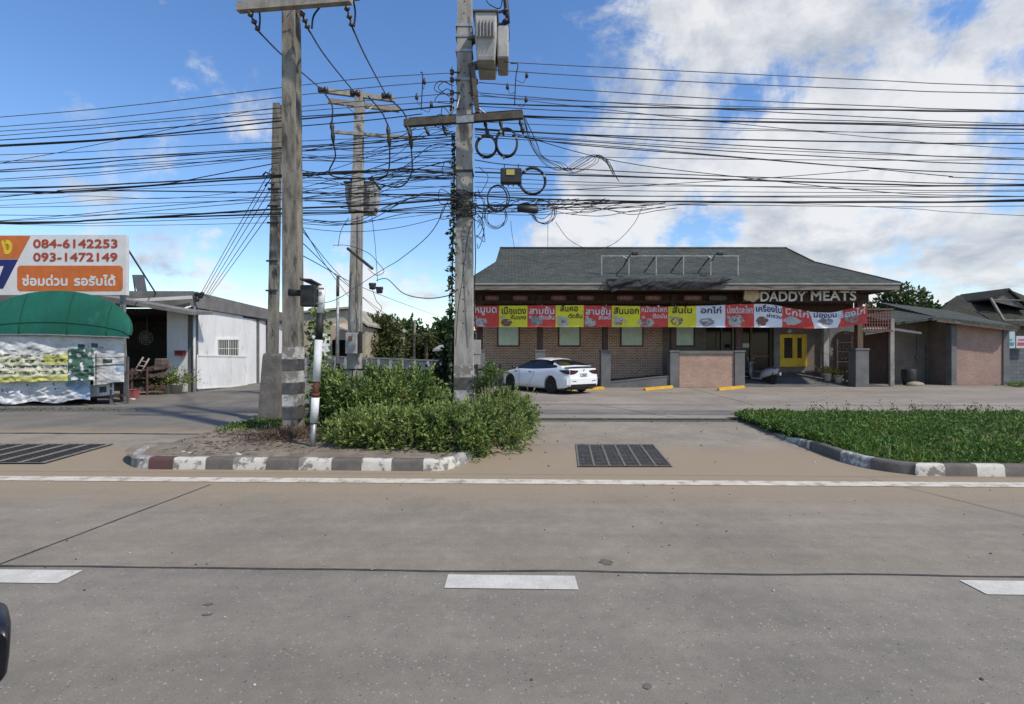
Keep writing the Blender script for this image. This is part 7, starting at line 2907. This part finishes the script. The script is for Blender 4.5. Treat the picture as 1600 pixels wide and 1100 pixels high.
# taller seedy weeds along the back of the bed
for k in range(17):
    px = 1238 + k * 21 + rnd.uniform(-8, 8)
    d = rnd.uniform(12.3, 13.0)
    x = WX(px, d)
    t = thing('tall_weed', 'spindly tall weed standing along the back of the grass bed', 'weed', (x, d, gz(d) + .05), 0, 'spindly weeds at the back of the grass bed')
    b = MB()
    tips = []
    for q in range(rnd.randint(2, 4)):
        p1 = Vector((x + rnd.uniform(-.22, .22), d + rnd.uniform(-.1, .1), gz(d) + rnd.uniform(.18, .42)))
        b.tube(smooth_path([(x, d, gz(d) + .05), (x * .6 + p1.x * .4, d, p1.z * .55), p1], 4), .005, 4)
        tips.append(p1)
    obj('stem', b, m_stem, t)
    P = np.array([tuple(p) for p in tips for _ in range(5)]) + rng.normal(size=(len(tips) * 5, 3)) * .04
    V = leaf_quads(P, rng.normal(size=(len(P), 3)), .05, .028)
    raw_mesh('foliage', V, 4, G3, t)
n = 600
A = np.stack([rng.uniform(WX(1568, 24.4), WX(1568, 24.4) + 5, n), rng.uniform(22.9, 24.6, n), np.full(n, .1)], 1)
V = sprays(A, rng.normal(size=(n, 3)) * .6 + np.array([0, 0, .9]), rng.uniform(.15, .5, n), 6, .10, .045, .4)
tag(raw_mesh('grass', V, 4, GG), 'green patch of weeds at the foot of the grey block wall', 'grass', None, 'stuff')
n = 260
A = np.stack([rng.uniform(.3, 5.3, n), rng.normal(12.25, .05, n), np.full(n, .11)], 1)
A = A[np.array([mnoise.noise(Vector((a * 1.6, 0, 0))) > .05 for a in A[:, 0]])]
V = sprays(A, rng.normal(size=(len(A), 3)) * .7 + np.array([0, 0, .5]), rng.uniform(.04, .10, len(A)), 4, .035, .016, .4)
tag(raw_mesh('ground_creeper', V, 4, G1), 'small green weeds sprouting from the trench drain', 'creeper', None, 'stuff')
n = 700
A = np.stack([rng.uniform(-22, -10.3, n), np.zeros(n), np.full(n, .09)], 1)
A[:, 1] = 14.6 + rng.normal(0, .28, n) + (A[:, 0] + 11) * .0
A = A[A[:, 0] < -10.2 - (A[:, 1] - 14.2) * 1.2]
V = sprays(A, rng.normal(size=(len(A), 3)) * .7 + np.array([0, 0, .5]), rng.uniform(.03, .09, len(A)), 4, .045, .02, .4)
tag(raw_mesh('ground_creeper', V, 4, G1), 'thin mossy weeds on the ground below the vinyl sheets', 'creeper', None, 'stuff')


# trees
def tree(lab, base, lumps, n, L, mat, group='trees behind the side plot', trunk=.25, k=7, gap=-.2, sc=.6):
    t = thing('tree', lab, 'tree', (base[0], base[1], 0.05), 0, group)
    b = MB()
    top = max(l[2] for l in lumps)
    b.tube([(base[0], base[1], 0), (base[0] + .1, base[1], top * .45), (base[0] - .1, base[1], top * .9)], [trunk, trunk * .75, trunk * .3], 8)
    for l in lumps:
        b.tube([(base[0], base[1], min(top * .4, l[2] * .5)), ((base[0] + l[0]) / 2, (base[1] + l[1]) / 2, l[2] * .75), (l[0], l[1], l[2])], [trunk * .5, trunk * .35, trunk * .12], 6)
    obj('trunk', b, m_bark, t)
    P, N = lump_points(lumps, n, .35)
    q = np.array([mnoise.noise(Vector((p[0] * sc, p[1] * sc, p[2] * sc))) for p in P])
    P, N = P[q > gap], N[q > gap]
    m = len(P)
    V = sprays(P, N * .5 + rng.normal(size=(m, 3)) * .7 + np.array([0, 0, .1]), rng.uniform(.6, 1.3, m) * L * 3, k, L, L * .5, .4)
    raw_mesh('crown', V, 4, mat, t)
    return t


def lm(px, py, d, rx, rz, ry=None):
    return (WX(px, d), d, WZ(py, d), rx / F * d, (ry or rx) / F * d, rz / F * d)


d = 42
tree('bushy olive green tree next to the beige warehouse', (WX(590, d), d), [lm(585, 520, d, 22, 20), lm(600, 515, d + 1, 20, 16), lm(578, 540, d - 1, 20, 22), lm(604, 545, d, 22, 20), lm(590, 502, d, 12, 10)], 1700, .34, GT2, gap=-.3)
d = 54
tree('dark tree second from the warehouse in the tree line', (WX(640, d), d), [lm(636, 532, d, 16, 22), lm(628, 545, d, 18, 18), lm(646, 548, d, 14, 16)], 1900, .50, GT)
tree('dark pointed tree in the middle of the tree line', (WX(622, d), d + 4), [lm(622, 524, d + 4, 9, 18), lm(616, 545, d + 4, 14, 18)], 1100, .48, GT)
tree('dense dark tree left of the far insulator pole', (WX(672, d), d + 1), [lm(668, 540, d, 16, 18), lm(684, 534, d + 1, 14, 20), lm(654, 548, d, 14, 14)], 1900, .50, GT)
tree('dark pointed tree just left of the transformer pole', (WX(698, d), d), [lm(699, 522, d, 9, 16), lm(697, 540, d, 15, 20), lm(712, 536, d, 12, 22)], 1900, .50, GT)
tree('low dark tree behind the transformer pole', (WX(728, d), d), [lm(728, 545, d, 20, 18), lm(742, 555, d, 16, 12)], 1200, .50, GT)
tree('far dark hedge-like tree closing the gap right of the warehouse', (WX(655, 62), 62), [lm(600, 556, 62, 30, 12), lm(640, 556, 62, 30, 14), lm(680, 556, 62, 30, 13), lm(720, 556, 62, 30, 13)], 3200, .42, GT, gap=-.5)
# palm
PT = thing('palm_tree', 'palm tree with drooping fronds in the tree line', 'palm tree', (WX(664, 50), 50, .05), 0, 'trees behind the side plot')
b = MB()
c = W(664, 527, 50)
b.tube([(c.x, 50, 0), (c.x + .15, 50, 1.5), (c.x, 50, c.z)], [.22, .17, .14], 8)
obj('trunk', b, m_bark, PT)
Vs = []
for k in range(18):
    a = 2 * PI * k / 18 + rnd.uniform(-.2, .2)
    el = rnd.uniform(-.2, 1.1)
    dv = np.array([math.cos(a) * math.cos(el), math.sin(a) * math.cos(el), math.sin(el)])
    L_ = rnd.uniform(1.6, 2.2)
    pts = np.array([np.array(c) + dv * L_ * t_ + np.array([0, 0, -1.3]) * t_ * t_ for t_ in np.linspace(.12, 1, 16)])
    side = np.cross(dv, [0, 0, 1.0])
    side /= max(1e-6, np.linalg.norm(side))
    for s_ in (1, -1):
        Vs.append(leaf_quads(pts, np.tile(side * s_ * .8 + dv * .5 + np.array([0, 0, -.55]), (16, 1)), np.linspace(.55, .3, 16), .09))
raw_mesh('crown', np.concatenate(Vs), 4, GT2, PT)
d = 36
tree('round leafy tree with bright sky gaps behind the annex', (WX(1400, d), d), [lm(1385, 478, d, 22, 18), lm(1410, 473, d, 24, 20), lm(1432, 482, d, 20, 18), lm(1400, 492, d, 30, 16), lm(1372, 490, d, 16, 14)], 1500, .30, GT, 'trees behind the annex', .3, 6, -.12, .9)
tree('low dark tree in front of the distant pole behind the annex', (WX(1440, 40), 40), [lm(1440, 497, 40, 18, 14), lm(1455, 495, 40, 12, 12)], 700, .30, GT, 'trees behind the annex', .2, 6, -.2)
# pale gate post fragment and workshop rear
b = MB()
b.box(WX(1330, 30), WX(1400, 30), 30, 36, .1, WZ(503, 30))
b.prism([W(1325, 502, 29.8), W(1400, 501, 29.8), W(1400, 498, 29.8), W(1325, 499, 29.8)], (0, 6, 0))
tag(obj('rear_shed', b, m_wood), 'dark shed behind the shop seen through the open corner', 'shed')

# ------------------------------------------------------------------ wing mirror of the vehicle the view is taken from
m_cam = M('black_gloss_shell', (.010, .010, .012, 1), (.016, .016, .018, 1), 4, .35, 0, 60, 0, .5)
VM = thing('vehicle', 'black wing mirror and dark door edge of the near vehicle, cut off by the frame', 'vehicle', (-2.0, 1.2, .02))
d = 1.35
rings = []
for yy, k in ((d - .03, .82), (d, .97), (d + .05, 1.0), (d + .12, .9), (d + .17, .6)):
    x1 = WX(16 - (1 - k) * 40, yy) + .15 * (1 - k)
    x0 = x1 - .30
    zt, zb = WZ(967, d), WZ(1078, d)
    cx, cz, hx, hz = (x0 + x1) / 2, (zt + zb) / 2, (x1 - x0) / 2 * k, (zt - zb) / 2 * k
    rings.append([(cx + hx * math.copysign(abs(math.cos(a)) ** .45, math.cos(a)) + (.02 * math.sin(a)), yy, cz + hz * math.copysign(abs(math.sin(a)) ** .45, math.sin(a))) for a in [2 * PI * i / 28 for i in range(28)]])
b = MB()
b.loft(rings, 0, True, True)
obj('mirror_housing', b, m_cam, VM)
b = MB()
b.bar((WX(18, d) - .25, d + .06, WZ(1060, d)), (-2.1, d - .1, .95), .10, .06)
obj('mirror_arm', b, m_cam, VM)
b = MB()
b.bbox(-3.6, -2.05, -3.0, 1.45, .35, 1.05, .08)
obj('door_panel', b, m_cam, VM)
for yy in (-2.2, .6):
    b = MB()
    b.lathe([(.2, -2.03), (.31, -2.03), (.33, -2.08), (.33, -2.2)], (0, yy, .33), 20, 0, 'x')
    obj('wheel', b, m_tyre, VM)
